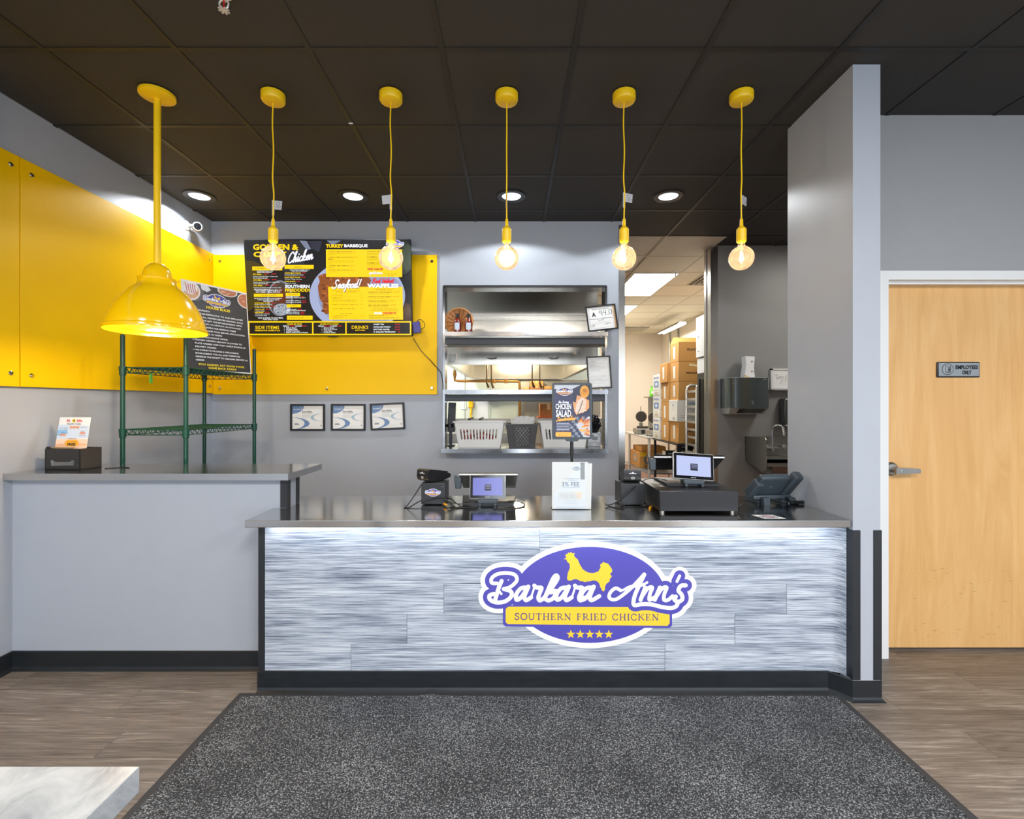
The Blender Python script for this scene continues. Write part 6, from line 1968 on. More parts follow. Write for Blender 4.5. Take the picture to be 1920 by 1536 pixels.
MB().box(-.024, .036, -.05, .06, 0, .012, r=.003).build('base', BLACK, os_)
MB().lathe([(0, .03), (.03, .028), (.036, .0), (0, 0)], (0, -.03, .175), n=20).build('knuckle', BLACK, os_)

# ================================================================== KITCHEN BEHIND THE PASS-THROUGH
hdn = thing('extractor_hood', 'big stainless extractor hood seen through the pass-through', 'hood', (.11, 6.4, 1.84))
HX0, HX1, HY0, HY1, HZ = -.69, .907, 5.0, 7.95, 1.84
hb_ = MB().box(HX0, HX1, HY0, HY0 + .02, HZ, CEIL + .01).box(HX0, HX0 + .02, HY0 + .02, HY1, HZ, CEIL + .01).box(HX1 - .02, HX1, HY0 + .02, HY1, HZ, CEIL + .01).box(HX0, HX1, HY1 - .02, HY1, HZ, CEIL + .01)
hb_.box(HX0, HX1, HY0 + .02, HY0 + .05, HZ, HZ + .03).box(HX0 + .02, HX0 + .06, HY0 + .05, HY1, HZ, HZ + .02).box(HX1 - .06, HX1 - .02, HY0 + .05, HY1, HZ, HZ + .02)
hb_.build('canopy', STEEL_HOOD, hdn, smooth=False, **W)
ft = MB()
for k in range(8):
    x = HX0 + .08 + k * .18
    ft.add([(x, 6.4, 2.75), (x + .17, 6.4, 2.75), (x + .17, 7.9, 2.2), (x, 7.9, 2.2), (x, 6.4, 2.78), (x + .17, 6.4, 2.78), (x + .17, 7.9, 2.23), (x, 7.9, 2.23)], [(0, 1, 2, 3), (4, 7, 6, 5), (0, 4, 5, 1), (1, 5, 6, 2), (2, 6, 7, 3), (3, 7, 4, 0)])
ft.build('filter_bank', STEEL_DULL, hdn, smooth=False, **W)
for z_ in (2.352, 2.30):
    MB().box(HX0, HX1, HY0 - .006, HY0, z_ - .003, z_ + .003).build('seam_strip', STEEL_DULL, hdn, smooth=False, **W)
for x in (-.205, .443):
    MB().tube([(x - .045, HY0, 1.915), (x - .045, HY0 - .03, 1.908), (x - .02, HY0 - .036, 1.902), (x + .02, HY0 - .036, 1.902), (x + .045, HY0 - .03, 1.908), (x + .045, HY0, 1.915)], .006, n=8).build('handle', STEEL, hdn, **W)
MB().box(-.655, -.592, HY0 - .012, HY0, 1.865, 1.95, r=.002).build('switch_plate', STEEL_DULL, hdn, **W)
gl_ = MB().lathe([(0, -.07), (.03, -.06), (.045, -.03), (.04, 0), (0, 0)], (.08, 7.2, 2.17), n=18)
gl_.build('hood_light', emis('hood light globe', (255, 236, 200), 9), hdn, **W)
for x, y in ((-.36, 6.9), (-.30, 7.1), (.30, 6.9), (.42, 7.1)):
    nz_ = MB().cyl((x, y, 2.3), (x, y, 1.72), .009, n=8)
    nz_.cyl((x, y, 1.74), (x + .03, y, 1.66), .014, .02, n=8)
    nz_.build('nozzle_pipe', mat('tarnished pipe', (128, 104, 72), .4, .8, var=.2), hdn, **W)
gpz = thing('gas_pipe', 'brass gas pipe running under the extractor hood', 'pipe', (-.4, 7.5, 1.8))
MB().tube([(-.905, 7.6, 2.05), (-.905, 7.6, 1.86), (-.905, 7.6, 1.80), (-.84, 7.6, 1.79), (.09, 7.6, 1.785), (.128, 7.6, 1.77), (.13, 7.6, 1.70), (.13, 7.6, .2)], .021, n=10).build('pipe', BRASS, gpz, **W)
for x, z_ in ((-.905, 1.9), (-.28, 1.786), (-.09, 1.786)):
    MB().lathe([(.022, -.03), (.03, -.03), (.03, .03), (.022, .03)], (x, 7.6, z_), n=12).build('fitting', BRASS, gpz, **W)
for x in (-.79, -.36):
    o = MB().box(x - .006, x + .006, 8.036, 8.05, 0.1, CEIL - .02)
    struct('trim_%d' % (10 if x < -.5 else 11), o, mat('panel seam strip', (170, 178, 168), .4), smooth=False)
struct('trim_12', MB().box(.16, 1.5, 8.03, 8.05, 0.1, 1.83), mat('dull steel splash', (168, 162, 146), .4, .5, var=.1), smooth=False)
ol = thing('wall_outlet', 'white wall outlet seen below the middle shelf, left of the yellow plug', 'outlet', (-.81, 8.045, 1.41))
MB().box(-.045, .045, -.008, 0.004, -.075, .075, r=.003).build('plate', WHITE, ol)
MB().box(-.018, .018, -.011, -.007, .012, .05).box(-.018, .018, -.011, -.007, -.05, -.012).build('socket', mat('ivory socket', (226, 222, 210), .4), ol, smooth=False)
yp = thing('power_plug', 'yellow power plug and lead in the kitchen wall outlet', 'plug', (-.684, 8.045, 1.43))
MB().box(-.06, .06, -.006, .004, -.06, .07, r=.003).build('outlet_plate', WHITE, yp)
MB().box(-.04, .04, -.06, -.006, -.07, .05, r=.012).build('plug_body', mat('yellow plug', (244, 190, 20), .4), yp)
MB().tube([(0, -.04, -.07), (.005, -.04, -.13), (-.005, -.03, -.2), (.01, -.03, -.24)], .016, n=8, smooth=4).build('lead', mat('yellow plug', (244, 190, 20)), yp)
tag(MB().box(-.095, .095, -.006, .003, -.2, .14).build('wall_notice', mat('pale laminated notice', (212, 216, 218), .4)), 'pale paper notice taped to the kitchen wall behind the basket', 'paper').location = (-.49, 8.046, 1.36)
fy_ = thing('fryer_bank', 'stainless fryer bank behind the slotted basket', 'fryer', (-.5, 7.2, 0))
MB().box(-1.15, .02, 6.9, 7.7, .12, 1.0, r=.004).build('cabinet', STEEL_DULL, fy_, **W)
MB().box(-1.15, .02, 7.66, 7.7, 1.0, 1.19).build('splash_back', STEEL_DULL, fy_, smooth=False, **W)
for x in (-1.1, -.03):
    for y in (6.95, 7.6):
        MB().cyl((x, y, 0), (x, y, .12), .025, n=12).build('leg', STEEL_DULL, fy_, **W)
for x in (-.62, -.46):
    MB().box(x - .014, x + .014, 6.93, 7.66, 1.19, 1.215).build('basket_hanger', BLACK, fy_, smooth=False, **W)
hs = thing('wall_shelf', 'steel kitchen wall shelf holding small brown boxes', 'shelf', (.7, 7.85, 1.64))
MB().box(.17, 1.35, 7.66, 8.03, 1.635, 1.655).build('board', STEEL_DULL, hs, smooth=False, **W)
for x in (.25, 1.27):
    MB().box(x - .01, x + .01, 7.7, 8.03, 1.55, 1.635).build('bracket', STEEL_DULL, hs, smooth=False, **W)
def carton(label, x0, x1, y0, y1, z0, z1, m=CARD, group=None, name='cardboard_box', tape=True):
    t = thing(name, label, 'box', ((x0 + x1) / 2, (y0 + y1) / 2, z0), 0, group)
    MB().box(x0, x1, y0, y1, z0, z1, r=.004, seg=1).build('carton', m, t, **W)
    if tape:
        MB().box((x0 + x1) / 2 - .025, (x0 + x1) / 2 + .025, y0 - .0006, y0 + .002, z0 + (z1 - z0) * .55, z1 + .0006).build('tape_strip', mat('packing tape', (214, 176, 118), .3), t, smooth=False, **W)
    return t
carton('wide brown box lying on the kitchen wall shelf under another box', .30, .52, 7.70, 7.98, 1.655, 1.712, CARD_DK)
carton('brown box stacked on top of a flat box on the kitchen wall shelf', .305, .515, 7.70, 7.98, 1.713, 1.80)
carton('low brown box at the left end of the kitchen wall shelf', .19, .285, 7.70, 7.95, 1.655, 1.70)
carton('brown box half hidden by the chicken salad stand on the wall shelf', .53, .66, 7.70, 7.95, 1.655, 1.715)
wsb = thing('work_table', 'steel work table in the kitchen holding a brown box', 'table', (.8, 7.4, 0))
MB().box(.22, 1.38, 6.95, 7.62, 1.185, 1.215).build('top', STEEL_DULL, wsb, smooth=False, **W)
for x in (.28, 1.32):
    for y in (7.0, 7.56):
        MB().cyl((x, y, 0), (x, y, 1.185), .02, n=12).build('leg', STEEL_DULL, wsb, **W)
cb = carton('brown box on an orange tray beside the chicken salad stand', .42, .68, 7.05, 7.3, 1.236, 1.43, CARD_DK)
tag(MB().box(.39, .72, 7.0, 7.35, 1.215, 1.235, r=.003).build('tray', mat('orange tray', (214, 106, 66), .5)), 'orange tray under a brown box in the kitchen', 'tray')

# ================================================================== STORE ROOM SEEN THROUGH THE PASSAGE
def troffer(label, x0, x1, y0, y1):
    t = thing('ceiling_panel', label, 'light', ((x0 + x1) / 2, (y0 + y1) / 2, CEIL))
    b_ = .02
    MB().box(x0, x1, y0, y0 + b_, CEIL - .004, CEIL + .01).box(x0, x1, y1 - b_, y1, CEIL - .004, CEIL + .01).box(x0, x0 + b_, y0 + b_, y1 - b_, CEIL - .004, CEIL + .01).box(x1 - b_, x1, y0 + b_, y1 - b_, CEIL - .004, CEIL + .01).build('frame', WHITE, t, smooth=False, **W)
    MB().box(x0 + b_, x1 - b_, y0 + b_, y1 - b_, CEIL + .001, CEIL + .008).build('diffuser', PANEL_ON, t, smooth=False, **W)
troffer('bright rectangular ceiling panel nearest in the kitchen passage', 1.522, 2.106, KYL[2] + .013, KYL[4] - .013)
troffer('second bright ceiling panel further back in the kitchen passage', 1.522, 2.106, KYL[5] + .013, KYL[7] - .013)
vn = thing('air_vent', 'square slatted ceiling vent beside the kitchen light panel', 'vent', (2.68, 6.25, CEIL))
for k in range(5):
    a = .28 - k * .052
    q = MB()
    z_ = CEIL - .006 - k * .004
    for x0, x1, y0, y1 in ((-a, a, -a, -a + .014), (-a, a, a - .014, a), (-a, -a + .014, -a + .014, a - .014), (a - .014, a, -a + .014, a - .014)):
        q.box(2.68 + x0, 2.68 + x1, 6.25 + y0, 6.25 + y1, z_, z_ + .02)
    q.build('louver', mat('cream vent metal', (196, 188, 168), .5), vn, smooth=False, **W)
MB().box(2.41, 2.95, 5.98, 6.52, CEIL - .001, CEIL + .002).build('backing', mat('dark vent throat', (60, 54, 46), .8), vn, smooth=False, **W)
vn = thing('air_vent', 'flat slatted vent at the far end of the kitchen ceiling', 'vent', (2.65, 10.4, CEIL))
for k in range(9):
    MB().box(2.42, 2.92, 10.15 + k * .06, 10.165 + k * .06, CEIL - .02, CEIL + .002).build('slat', mat('cream vent metal', (196, 188, 168)), vn, smooth=False, **W)
MB().box(2.4, 2.94, 10.12, 10.66, CEIL - .001, CEIL + .002).build('backing', mat('dark vent throat', (60, 54, 46)), vn, smooth=False, **W)
sl_ = thing('shop_light', 'hanging shop light with lit tubes under the store room ceiling', 'light', (3.11, 9.28, 2.93))
MB().prism([(-.10, -.055), (-.06, 0), (.06, 0), (.10, -.055), (.094, -.057), (.056, -.008), (-.056, -.008), (-.094, -.057)], lambda u, v, d: (u, d, v), -.62, .62).build('reflector', STEEL_DULL, sl_, smooth=False)
for x in (-.045, .045):
    MB().cyl((x, -.6, -.042), (x, .6, -.042), .018, n=10).build('tube', TUBE_ON, sl_)
for y in (-.4, .4):
    MB().tube([(0, y, 0), (0, y, CEIL - 2.93)], .002, n=5).build('chain', STEEL_DULL, sl_)
MB().tube([(0, -.6, 0), (.1, -.9, .03), (.25, -1.4, .06), (.38, -1.9, .118)], .006, n=6, smooth=5).build('lead', mat('tan lead', (150, 120, 80), .5), sl_)
spk = thing('sprinkler_head', 'sprinkler head beside the bright kitchen ceiling panel', 'sprinkler', (2.02, 5.87, CEIL))
MB().lathe([(0, -.008), (.03, -.006), (.036, 0), (0, 0)], n=20).build('escutcheon', WHITE, spk)
MB().cyl((0, 0, -.006), (0, 0, -.06), .007, n=8).build('frame', STEEL_DULL, spk)
MB().cyl((0, 0, -.06), (0, 0, -.063), .014, n=12).build('deflector', STEEL_DULL, spk)
for y, lab in ((10.55, 'thin conduit pipe on the store room wall, further one'), (10.0, 'thin conduit pipe on the store room wall, nearer one')):
    cdt = thing('conduit', lab, 'pipe', (3.5, y, 1.2))
    MB().cyl((0, 0, 0), (0, 0, CEIL - 1.2), .016, n=10).build('pipe', STEEL_DULL, cdt)
    MB().box(-.02, .02, -.03, .03, .9, .93).build('clip', STEEL_DULL, cdt, smooth=False)

# prep table with waffle irons
pt_ = thing('prep_table', 'steel prep table with waffle irons at the back of the store room', 'table', (2.55, 8.3, 0))
tx0, tx1, ty0, ty1 = 2.14, 2.95, 7.5, 9.1
MB().box(tx0, tx1, ty0, ty1, .872, .90, r=.003).build('top', mat('pale steel top', (206, 204, 198), .35, .6, var=.05), pt_, **W)
MB().box(tx0 + .03, tx1 - .03, ty0 + .03, ty1 - .03, .31, .33).build('lower_shelf', mat('blue grey shelf', (150, 158, 166), .4, .5), pt_, smooth=False, **W)
for x in (tx0 + .04, tx1 - .04):
    for y in (ty0 + .04, ty1 - .3):
        MB().cyl((x, y, 0), (x, y, .872), .022, n=14).build('leg', mat('pale steel leg', (214, 210, 198), .4, .5), pt_, **W)
ov = MB().box(2.52, 2.95, 8.75, 9.08, 1.535, 1.56).box(2.56, 2.59, 8.8, 8.83, .9, 1.535).box(2.6, 2.95, 9.04, 9.06, .9, 1.535)
tag(ov.build('over_shelf', STEEL_DULL, smooth=False), 'steel over shelf on the prep table carrying green bottles', 'shelf')
def waffle_iron(label, x, y):
    t = thing('waffle_iron', label, 'waffle iron', (x, y, .90), 0, 'waffle irons on the prep table')
    MB().box(-.13, .13, -.14, .16, .015, .1, r=.01).build('base', STEEL_DULL, t)
    MB().box(-.06, .06, -.155, -.14, .02, .08, r=.004).build('control_panel', BLACK_M, t)
    for sx in (-.1, .1):
        for sy in (-.1, .12):
            MB().cyl((sx, sy, 0), (sx, sy, .016), .014, n=10).build('foot', BLACK, t)
    MB().lathe([(0, .1), (.09, .1), (.1, .105), (.1, .135), (.09, .14), (0, .14)], n=28).build('lower_plate', mat('dark iron plate', (70, 62, 54), .5, .3), t)
    MB().box(-.03, .03, .09, .13, .1, .2, r=.004).build('hinge', STEEL_DULL, t)
    Tl = Matrix.Translation((0, .1, .30)) @ Matrix.Rotation(radians(80), 4, 'X')
    lid = MB().lathe([(0, -.012), (.085, -.012), (.095, -.004), (.098, .02), (.088, .034), (0, .034)], n=32, T=Tl)
    lid.build('lid', mat('dark iron plate', (70, 62, 54)), t)
    rg = MB()
    for k in range(-4, 5):
        L = sqrt(max(.0, .082 ** 2 - (k * .019) ** 2))
        rg.box(k * .019 - .002, k * .019 + .002, -L, L, .033, .0385, T=Tl)
        rg.box(-L, L, k * .019 - .002, k * .019 + .002, .033, .038, T=Tl)
    rg.build('waffle_grid', mat('dark iron ridge', (50, 44, 38), .5, .3), t, smooth=False)
    MB().tube([(0, .12, .39), (0, .125, .43), (.0, .12, .48)], .008, n=8).build('handle', STEEL_DULL, t)
waffle_iron('open waffle iron on the prep table, left of the pair', 2.29, 8.32)
waffle_iron('open waffle iron on the prep table, beside the white cartons', 2.36, 7.80)
for i, (x, lab) in enumerate(((2.60, 'green bottle on the over shelf, left of the two'), (2.68, 'green bottle on the over shelf, right of the two'))):
    t = thing('green_bottle', lab, 'bottle', (x, 8.83, 1.56), 0, 'green bottles on the over shelf')
    MB().lathe([(0, 0), (.036, .002), (.038, .01), (.038, .12), (.022, .15), (.014, .16), (0, .16)], n=20).build('body', mat('lime green plastic', (96, 196, 30), .35), t)
    MB().lathe([(0, .16), (.016, .16), (.016, .2), (0, .2)], n=14).build('cap', mat('lime green plastic', (96, 196, 30)), t)
    MB().box(-.02, .02, -.0395, -.036, .05, .1).build('label', PAPER, t, smooth=False)

# black legged table with stacks of cartons
bt = thing('stacking_table', 'black legged table carrying the stacks of cartons', 'table', (2.6, 6.9, 0))
MB().box(2.2, 3.0, 6.32, 7.42, .872, .895).build('top', BLACK_M, bt, smooth=False, **W)
MB().box(2.23, 2.97, 6.35, 7.39, .64, .66).build('lower_shelf', BLACK_M, bt, smooth=False, **W)
for x in (2.225, 2.97):
    for y in (6.36, 7.38):
        MB().box(x - .016, x + .016, y - .016, y + .016, 0, .872).build('leg', BLACK, bt, smooth=False, **W)
def printed_box(label, x0, x1, y0, y1, z0, z1, kind, group=None, flip=False):
    m = CARD_W if kind in ('white', 'foam') else CARD
    t = thing('cardboard_box', label, 'box', ((x0 + x1) / 2, (y0 + y1) / 2, z0), 0, group)
    MB().box(x0, x1, y0, y1, z0, z1, r=.004, seg=1).build('carton', m, t, **W)
    h, d, w = z1 - z0, y1 - y0, x1 - x0
    side = Canvas((x0, y1, z1), (0, -d, 0), (0, 0, -h), (-1, 0, 0), lift=.001)       # left face
    front = Canvas((x0, y0, z1), (w, 0, 0), (0, 0, -h), (0, -1, 0), lift=.001)
    if kind == 'white':
        side.rect(.12, .1, .9, .18, (150, 160, 206)); side.rect(.2, .3, .86, .58, (80, 134, 196)); side.ell(.52, .44, .18, .08, (230, 236, 244))
        side.rule(.2, .7, .72, .02, (170, 170, 160)); side.rect(.25, .8, .8, .95, (196, 190, 170))
        front.rect(.04, .03, .96, .11, (120, 176, 206)); front.ell(.26, .62, .22, .07, (150, 150, 146)); front.ell(.26, .62, .2, .055, (236, 234, 224))
        front.text('240', .06, .84, .34, .95, (60, 60, 60), bold=.02)
    elif kind == 'foam':
        side.poly([(.45, .2), (.62, .2), (.54, .36)], (150, 176, 200)); side.rule(.4, .7, .45, .02, (190, 194, 196)); side.rect(.5, .8, .72, .93, (180, 176, 160))
        front.text('ONOGRAM', .3, .1, .9, .22, (110, 170, 200), bold=.03); front.rule(.3, .85, .32, .02, (150, 150, 150)); front.rule(.08, .5, .72, .015, (170, 172, 170)); front.rule(.08, .6, .8, .03, (190, 192, 188))
    elif kind == 'logo':
        side.rect(.3, .12, .7, .9, CARD_W if False else (236, 222, 190)) if False else None
        side.ell(.5, .45, .22, .26, (90, 150, 190)); side.ell(.5, .45, .14, .18, (226, 168, 90))
        front.ell(.3, .45, .13, .3, (70, 120, 160)); front.ell(.3, .45, .08, .2, (226, 168, 90)); front.rect(.02, .02, .24, .26, (250, 200, 30)); front.text('RECYCLE', .18, .8, .44, .94, (130, 90, 40), bold=.02)
    else:
        side.poly([(.36, .2), (.62, .18), (.62, .8), (.4, .84)], (240, 238, 230)); side.rule(.42, .58, .5, .01, (190, 180, 170))
        if flip:
            front.text('NOCAJP', .22, .52, .62, .64, (52, 34, 24), bold=.05); front.poly([(.3, .1), (.6, .18), (.59, .28), (.29, .2)], (236, 222, 176))
        elif kind == 'brown':
            front.text('PLACON', .24, .34, .62, .46, (52, 34, 24), bold=.05)
    if side.k: side.build('side_print', t)
    if front.k: front.build('front_print', t)
    return t
for k, lab in enumerate(('white carton printed 240, bottom of its stack', 'white carton printed 240, middle of its stack', 'white carton printed 240, top of its stack')):
    printed_box(lab, 2.2, 2.62, 7.075, 7.405, .896 + .324 * k, .896 + .324 * (k + 1) - .002, 'white', 'white cartons stacked behind the brown ones')
for k, lab in enumerate(('lowest brown carton next to the white cartons', 'second lowest brown carton next to the white cartons', 'second highest brown carton next to the white cartons', 'highest brown carton next to the white cartons')):
    dx = -.01 if k == 3 else .01
    printed_box(lab, 2.21 + dx, 2.66, 6.735, 7.055, .896 + .279 * k, .896 + .279 * (k + 1) - .002, 'plain', 'brown cartons in the middle stack')
lev = [(.896, 1.186, 'brown', False, 'brown printed carton at the bottom of the front stack'), (1.188, 1.478, 'foam', False, 'white printed carton in the middle of the front stack'), (1.48, 1.724, 'brown', True, 'brown carton with upside-down print above the white one'), (1.726, 1.994, 'brown', True, 'brown taped carton with upside-down print, second from the top'), (1.996, 2.262, 'brown', False, 'open brown printed carton on top of the front stack')]
for z0_, z1_, kd, fl, lab in lev:
    q = -.0 if kd != 'foam' else -.02
    t = printed_box(lab, 2.236 + q, 2.72, 6.375, 6.71, z0_, z1_, kd, 'cartons in the front stack', fl)
    if z1_ > 2.2:
        MB().add([(2.24, 6.71, 2.262), (2.72, 6.71, 2.262), (2.72, 6.80, 2.37), (2.31, 6.80, 2.37), (2.24, 6.713, 2.266), (2.72, 6.713, 2.266), (2.72, 6.803, 2.374), (2.31, 6.803, 2.374)], [(0, 1, 2, 3), (4, 7, 6, 5), (0, 4, 5, 1), (1, 5, 6, 2), (2, 6, 7, 3), (3, 7, 4, 0)]).build('open_flap', CARD, t, smooth=False, **W)
# below the tables
printed_box('orange brown box with blue ring print on the lower shelf', 2.18, 2.66, 8.1, 8.72, .332, .60, 'logo')
carton('crumpled dark brown box behind the blue ring box on the lower shelf', 2.3, 2.7, 8.78, 9.0, .332, .66, CARD_DK)
carton('flat brown box lying on top of the blue ring box', 2.24, 2.66, 8.2, 8.62, .602, .69, CARD, tape=False)
BW = mat('black white carton', (36, 36, 38), .5)
def small_box(label, x0, x1, y0, y1, z0, z1):
    t = thing('cardboard_box', label, 'box', ((x0 + x1) / 2, (y0 + y1) / 2, z0), 0, 'small black and white boxes under the stacking table')
    MB().box(x0, x1, y0, y1, z0, z1, r=.002, seg=1).build('carton', BW, t, **W)
    MB().box(x0 - .001, x0 + .001, y0 + .002, y1 - .002, z0 + .003, z1 - .003).build('side_panel', mat('cream carton panel', (226, 216, 190), .6), t, smooth=False, **W)
    c = Canvas((x0, y0, z1), (x1 - x0, 0, 0), (0, 0, z0 - z1), (0, -1, 0), lift=.0006)
    c.text('BOX', .2, .35, .5, .65, (226, 226, 226), bold=.03) if False else c.rule(.2, .6, .45, .2, (226, 226, 226))
    c.build('front_print', t)
small_box('small black and white box, lowest of the pile under the stacking table', 2.27, 2.47, 6.5, 6.62, .661, .74)
small_box('small black and white box, middle of the pile under the stacking table', 2.275, 2.48, 6.5, 6.63, .742, .80)
small_box('small black and white box, top of the pile under the stacking table', 2.285, 2.49, 6.5, 6.62, .802, .862)
small_box('flat black and white box standing alone under the stacking table', 2.25, 2.45, 6.95, 7.1, .661, .735)

# sheet pan rack
sr = thing('sheet_pan_rack', 'aluminium sheet pan rack before the stacked cartons', 'rack', (2.52, 6.13, 0))
for y in (5.96, 6.30):
    pts = [(2.315, y, .05), (2.315, y, 1.6), (2.325, y, 1.645), (2.36, y, 1.668), (2.70, y, 1.668), (2.735, y, 1.645), (2.745, y, 1.6), (2.745, y, .05)]
    MB().tube(pts, .016, n=8).build('upright', ALU, sr, **W)
for k in range(15):
    z_ = .2 + k * .098
    for x in (2.315, 2.745):
        MB().box(x - .004, x + .02 if x < 2.5 else x + .004, 5.96, 6.30, z_, z_ + .006).box(x - .006, x - .002, 5.96, 6.30, z_, z_ + .03).build('runner', ALU, sr, smooth=False, **W)
for x in (2.315, 2.745):
    for y in (5.96, 6.30):
        MB().lathe([(0, 0), (.025, .0), (.03, .03), (.02, .055), (0, .055)], (x, y, 0), n=12).build('castor', BLACK, sr, **W)
MB().box(2.33, 2.73, 5.99, 6.29, .70, .715, r=.003).build('sheet_pan', ALU, sr, **W)

# glass door fridge
fg = thing('display_fridge', 'glass door fridge with white header just behind the steel wall corner', 'fridge', (2.65, 5.55, 0))
MB().box(2.32, 3.0, 5.2, 5.9, .05, 1.99, r=.004).build('cabinet', BLACK, fg, **W)
MB().box(2.285, 3.0, 5.2, 5.9, 1.995, 2.49, r=.006).build('header', WHITE, fg, **W)
MB().box(2.30, 2.32, 5.2, 5.9, 1.80, 1.985, r=.003).build('lower_header', WHITE, fg, **W)
MB().box(2.30, 2.318, 5.2, 5.26, .1, 1.79).box(2.30, 2.318, 5.84, 5.9, .1, 1.79).box(2.30, 2.318, 5.26, 5.84, .1, .16).box(2.30, 2.318, 5.26, 5.84, 1.73, 1.79).build('door_frame', BLACK, fg, smooth=False, **W)
MB().box(2.308, 2.314, 5.26, 5.84, .16, 1.73).build('door_glass', GLASS, fg, smooth=False, **W)
MB().box(2.314, 2.319, 5.70, 5.72, .2, 1.7).build('door_light', emis('fridge strip', (225, 240, 255), 4), fg, smooth=False, **W)
for x in (2.36, 2.96):
    for y in (5.24, 5.86):
        MB().cyl((x, y, 0), (x, y, .05), .02, n=10).build('foot', BLACK, fg, **W)
hc = Canvas((2.285, 5.9, 2.49), (0, -.7, 0), (0, 0, -.495), (-1, 0, 0), lift=.001)
hc.stroke([(.1, .2), (.1, .35)], .012, (150, 160, 170), k=0); hc.ell(.11, .5, .02, .03, (130, 150, 170), n=12); hc.rule(.08, .16, .85, .02, (120, 120, 120))
hc.build('header_print', fg)

# ================================================================== HAND SINK CORNER
pd = thing('towel_dispenser', 'dark grey paper towel dispenser on the wall above the sink', 'dispenser', (2.363, 4.925, 1.325))
MB().prism([(2.158, 4.92), (2.165, 4.76), (2.215, 4.70), (2.53, 4.70), (2.56, 4.74), (2.568, 4.92)], lambda u, v, d: (u, v, d), 1.386, 1.685).build('cover', mat('smoky dispenser plastic', (58, 66, 66), .22, var=.06, coat=.3), pd, ang=60, **W)
MB().prism([(2.165, 4.92), (2.172, 4.77), (2.22, 4.72), (2.525, 4.72), (2.55, 4.75), (2.56, 4.92)], lambda u, v, d: (u, v, d), 1.685, 1.693).build('top_edge', mat('grey trim plastic', (170, 172, 170), .4), pd, ang=60, **W)
ch = MB().add([(2.165, 4.92, 1.386), (2.56, 4.92, 1.386), (2.17, 4.72, 1.386), (2.55, 4.72, 1.386), (2.175, 4.92, 1.325), (2.54, 4.92, 1.325), (2.18, 4.78, 1.325), (2.53, 4.78, 1.325)], [(0, 1, 3, 2), (4, 6, 7, 5), (0, 2, 6, 4), (1, 5, 7, 3), (2, 3, 7, 6), (0, 4, 5, 1)])
ch.build('chute', mat('grey trim plastic', (170, 172, 170)), pd, smooth=False, **W)
MB().add([(2.26, 4.724, 1.379), (2.53, 4.724, 1.379), (2.25, 4.766, 1.338), (2.50, 4.766, 1.338)], [(0, 1, 3, 2)]).build('slot', BLACK, pd, smooth=False, recalc=False, **W).location = (0, -.004, -.002)
c = Canvas((2.215, 4.70, 1.685), (.001, 0, 0), (0, 0, -.001), (0, -1, 0), lift=.001)
c.rule(270, 296, 14, 5, (180, 186, 186)); c.stroke([(150, 232), (175, 232), (160, 244), (176, 256), (156, 262)], 6, (110, 122, 120), k=3)
c.build('marks', pd)
af = thing('air_freshener', 'white air freshener standing on the towel dispenser', 'dispenser', (2.393, 4.82, 1.693))
MB().prism([(-.05, 0), (.046, .0), (.05, .012), (.042, .06), (.042, .12), (.05, .21), (-.042, .215), (-.038, .12), (-.046, .06), (-.052, .012)], lambda u, v, d: (u, d, v), -.04, .05).build('case', WHITE, af, ang=40)
MB().prism([(-.052, 0.002), (.0, .002), (-.03, .02), (-.05, .03)], lambda u, v, d: (u, d, v), -.042, -.0395).build('base_trim', mat('cream trim', (226, 200, 150), .5), af, smooth=False)
for z_, c_ in ((.16, (120, 126, 130)), (.06, (170, 110, 110))):
    MB().cyl((.02, -.04, z_), (.02, -.0425, z_), .008, n=12).build('button', mat('button_%d' % c_[0], c_, .4), af)
wbd = thing('whiteboard', 'small white board with handwriting behind the short wall', 'board', (3.0, 4.92, 1.6))
MB().box(2.675, 3.3, 4.905, 4.923, 1.58, 1.785, r=.003).build('board', mat('whiteboard surface', (232, 232, 230), .25), wbd, **W)
MB().box(2.67, 3.305, 4.895, 4.924, 1.575, 1.595).box(2.67, 2.69, 4.898, 4.924, 1.595, 1.79).box(2.67, 3.305, 4.898, 4.924, 1.775, 1.79).build('rim', mat('board rim', (214, 216, 216), .4), wbd, smooth=False, **W)
MB().box(2.69, 3.2, 4.87, 4.905, 1.566, 1.576).build('pen_tray', ALU, wbd, smooth=False, **W)
c = Canvas((2.675, 4.905, 1.785), (.001, 0, 0), (0, 0, -.001), (0, -1, 0), lift=.001)
gr_ = (120, 120, 128)
c.stroke([(38, 60), (70, 58)], 3, gr_, k=0); c.stroke([(54, 60), (50, 100)], 3, gr_, k=0); c.stroke([(60, 105), (75, 75), (82, 100), (92, 72), (98, 98)], 3, gr_, k=3); c.stroke([(100, 80), (122, 78), (118, 100), (104, 130), (96, 150)], 3, gr_, k=3); c.stroke([(150, 60), (148, 120)], 4, gr_, k=0)
c.build('handwriting', wbd)
sd = thing('soap_dispenser', 'dark soap dispenser on the wall half hidden by the short wall', 'dispenser', (2.85, 4.9, 1.2))
MB().box(2.755, 2.92, 4.81, 4.924, 1.215, 1.485, r=.02, seg=3).build('body', mat('smoky dispenser plastic', (58, 66, 66)), sd, **W)
MB().box(2.77, 2.905, 4.815, 4.90, 1.2, 1.216, r=.003).build('lever', mat('grey trim plastic', (170, 172, 170)), sd, **W)

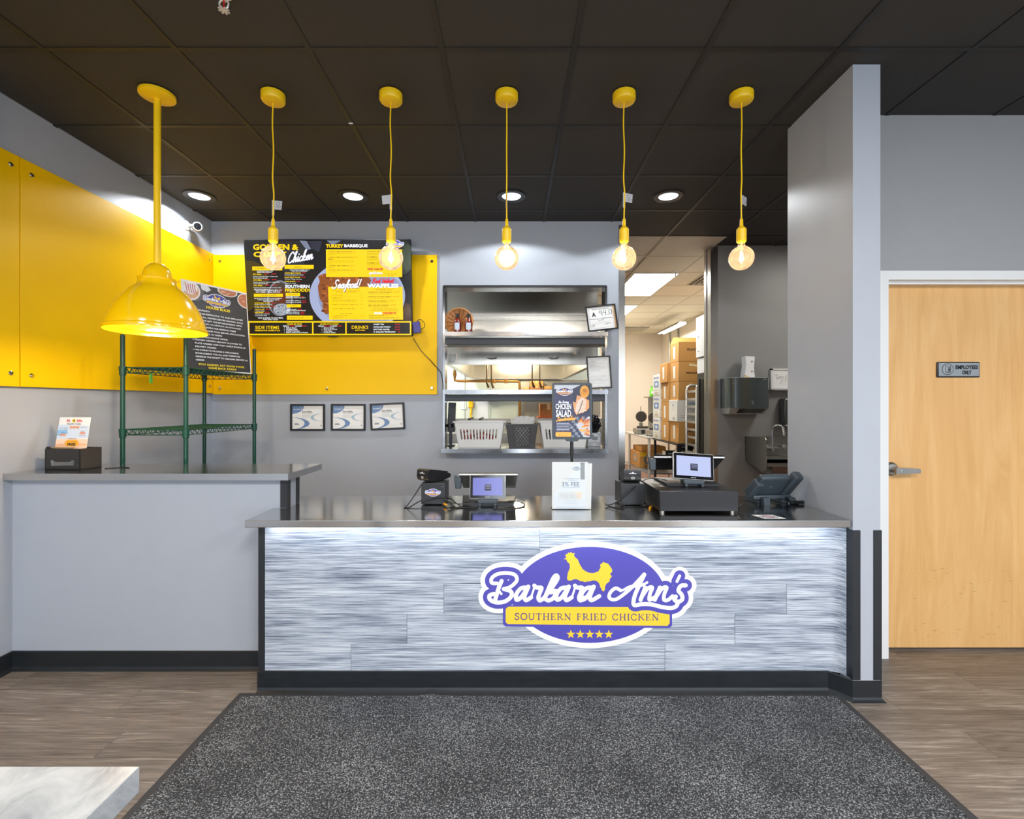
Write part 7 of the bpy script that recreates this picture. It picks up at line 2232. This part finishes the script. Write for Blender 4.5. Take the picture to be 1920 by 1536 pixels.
snk = thing('hand_sink', 'stainless hand sink with side splash on the dark grey wall', 'sink', (2.8, 4.7, .77))
SX0, SX1, SY0, SY1 = 2.416, 3.05, 4.52, 4.923
MB().box(SX0, SX1, SY1 - .012, SY1, .9, 1.09).build('backsplash', STEEL_DULL, snk, smooth=False, **W)
MB().prism([(SY1, 1.092), (SY0 + .02, 1.105), (SY0, 1.085), (SY0, .80), (SY0 + .06, .77), (SY1, .84)], lambda u, v, d: (d, u, v), SX0, SX0 + .006).build('side_splash', STEEL_DULL, snk, smooth=False, **W)
rim = MB().box(SX0 + .006, SX1, SY0, SY0 + .035, .865, .90).box(SX0 + .006, SX1, SY1 - .1, SY1 - .012, .865, .90).box(SX0 + .006, SX0 + .08, SY0 + .035, SY1 - .1, .88, .90).box(SX1 - .08, SX1, SY0 + .035, SY1 - .1, .88, .90)
rim.box(SX0 + .01, SX1, SY0, SY0 + .006, .83, .90)
rim.build('rim', STEEL_DULL, snk, smooth=False, **W)
bw = MB()
sec = [(SY0 + .012, .87), (SY0 + .015, .80), (SY0 + .04, .765), (SY0 + .1, .745), (SY1 - .16, .745), (SY1 - .1, .77), (SY1 - .09, .87)]
bw.prism(sec, lambda u, v, d: (d, u, v), SX0 + .07, SX1 - .07)
bw.build('bowl', STEEL_DULL, snk, ang=60, **W)
fc = MB()
fx, fyy = 2.66, 4.86
fc.box(fx - .11, fx + .11, fyy - .02, fyy + .051, .975, 1.0, r=.008).cyl((fx, fyy, .95), (fx, fyy, 1.0), .022, n=14)
fc.tube([(fx, fyy, .99), (fx, fyy, 1.16), (fx + .01, fyy - .02, 1.2), (fx + .03, fyy - .06, 1.215), (fx + .05, fyy - .1, 1.2), (fx + .055, fyy - .115, 1.13)], .011, n=10, smooth=5)
fc.cyl((fx + .055, fyy - .115, 1.145), (fx + .055, fyy - .115, 1.11), .014, n=12)
fc.build('faucet', CHROME, snk, **W)
for dx in (-.09, .09):
    kn = MB().cyl((fx + dx, fyy - .01, .99), (fx + dx, fyy - .06, 1.0), .02, n=14)
    kn.box(fx + dx - .008, fx + dx + .05, fyy - .07, fyy - .055, .992, 1.008, r=.003)
    kn.build('tap_handle', CHROME, snk, **W)
MB().cyl((2.62, 4.70, .745), (2.62, 4.70, .5), .03, n=14).cyl((2.62, 4.70, .72), (2.62, 4.70, .745), .05, n=16).build('drain_pipe', WHITE, snk, **W)
MB().cyl((2.76, 4.74, .745), (2.76, 4.74, .4), .012, n=10).build('supply_hose', mat('pale hose', (216, 210, 196), .5), snk, **W)
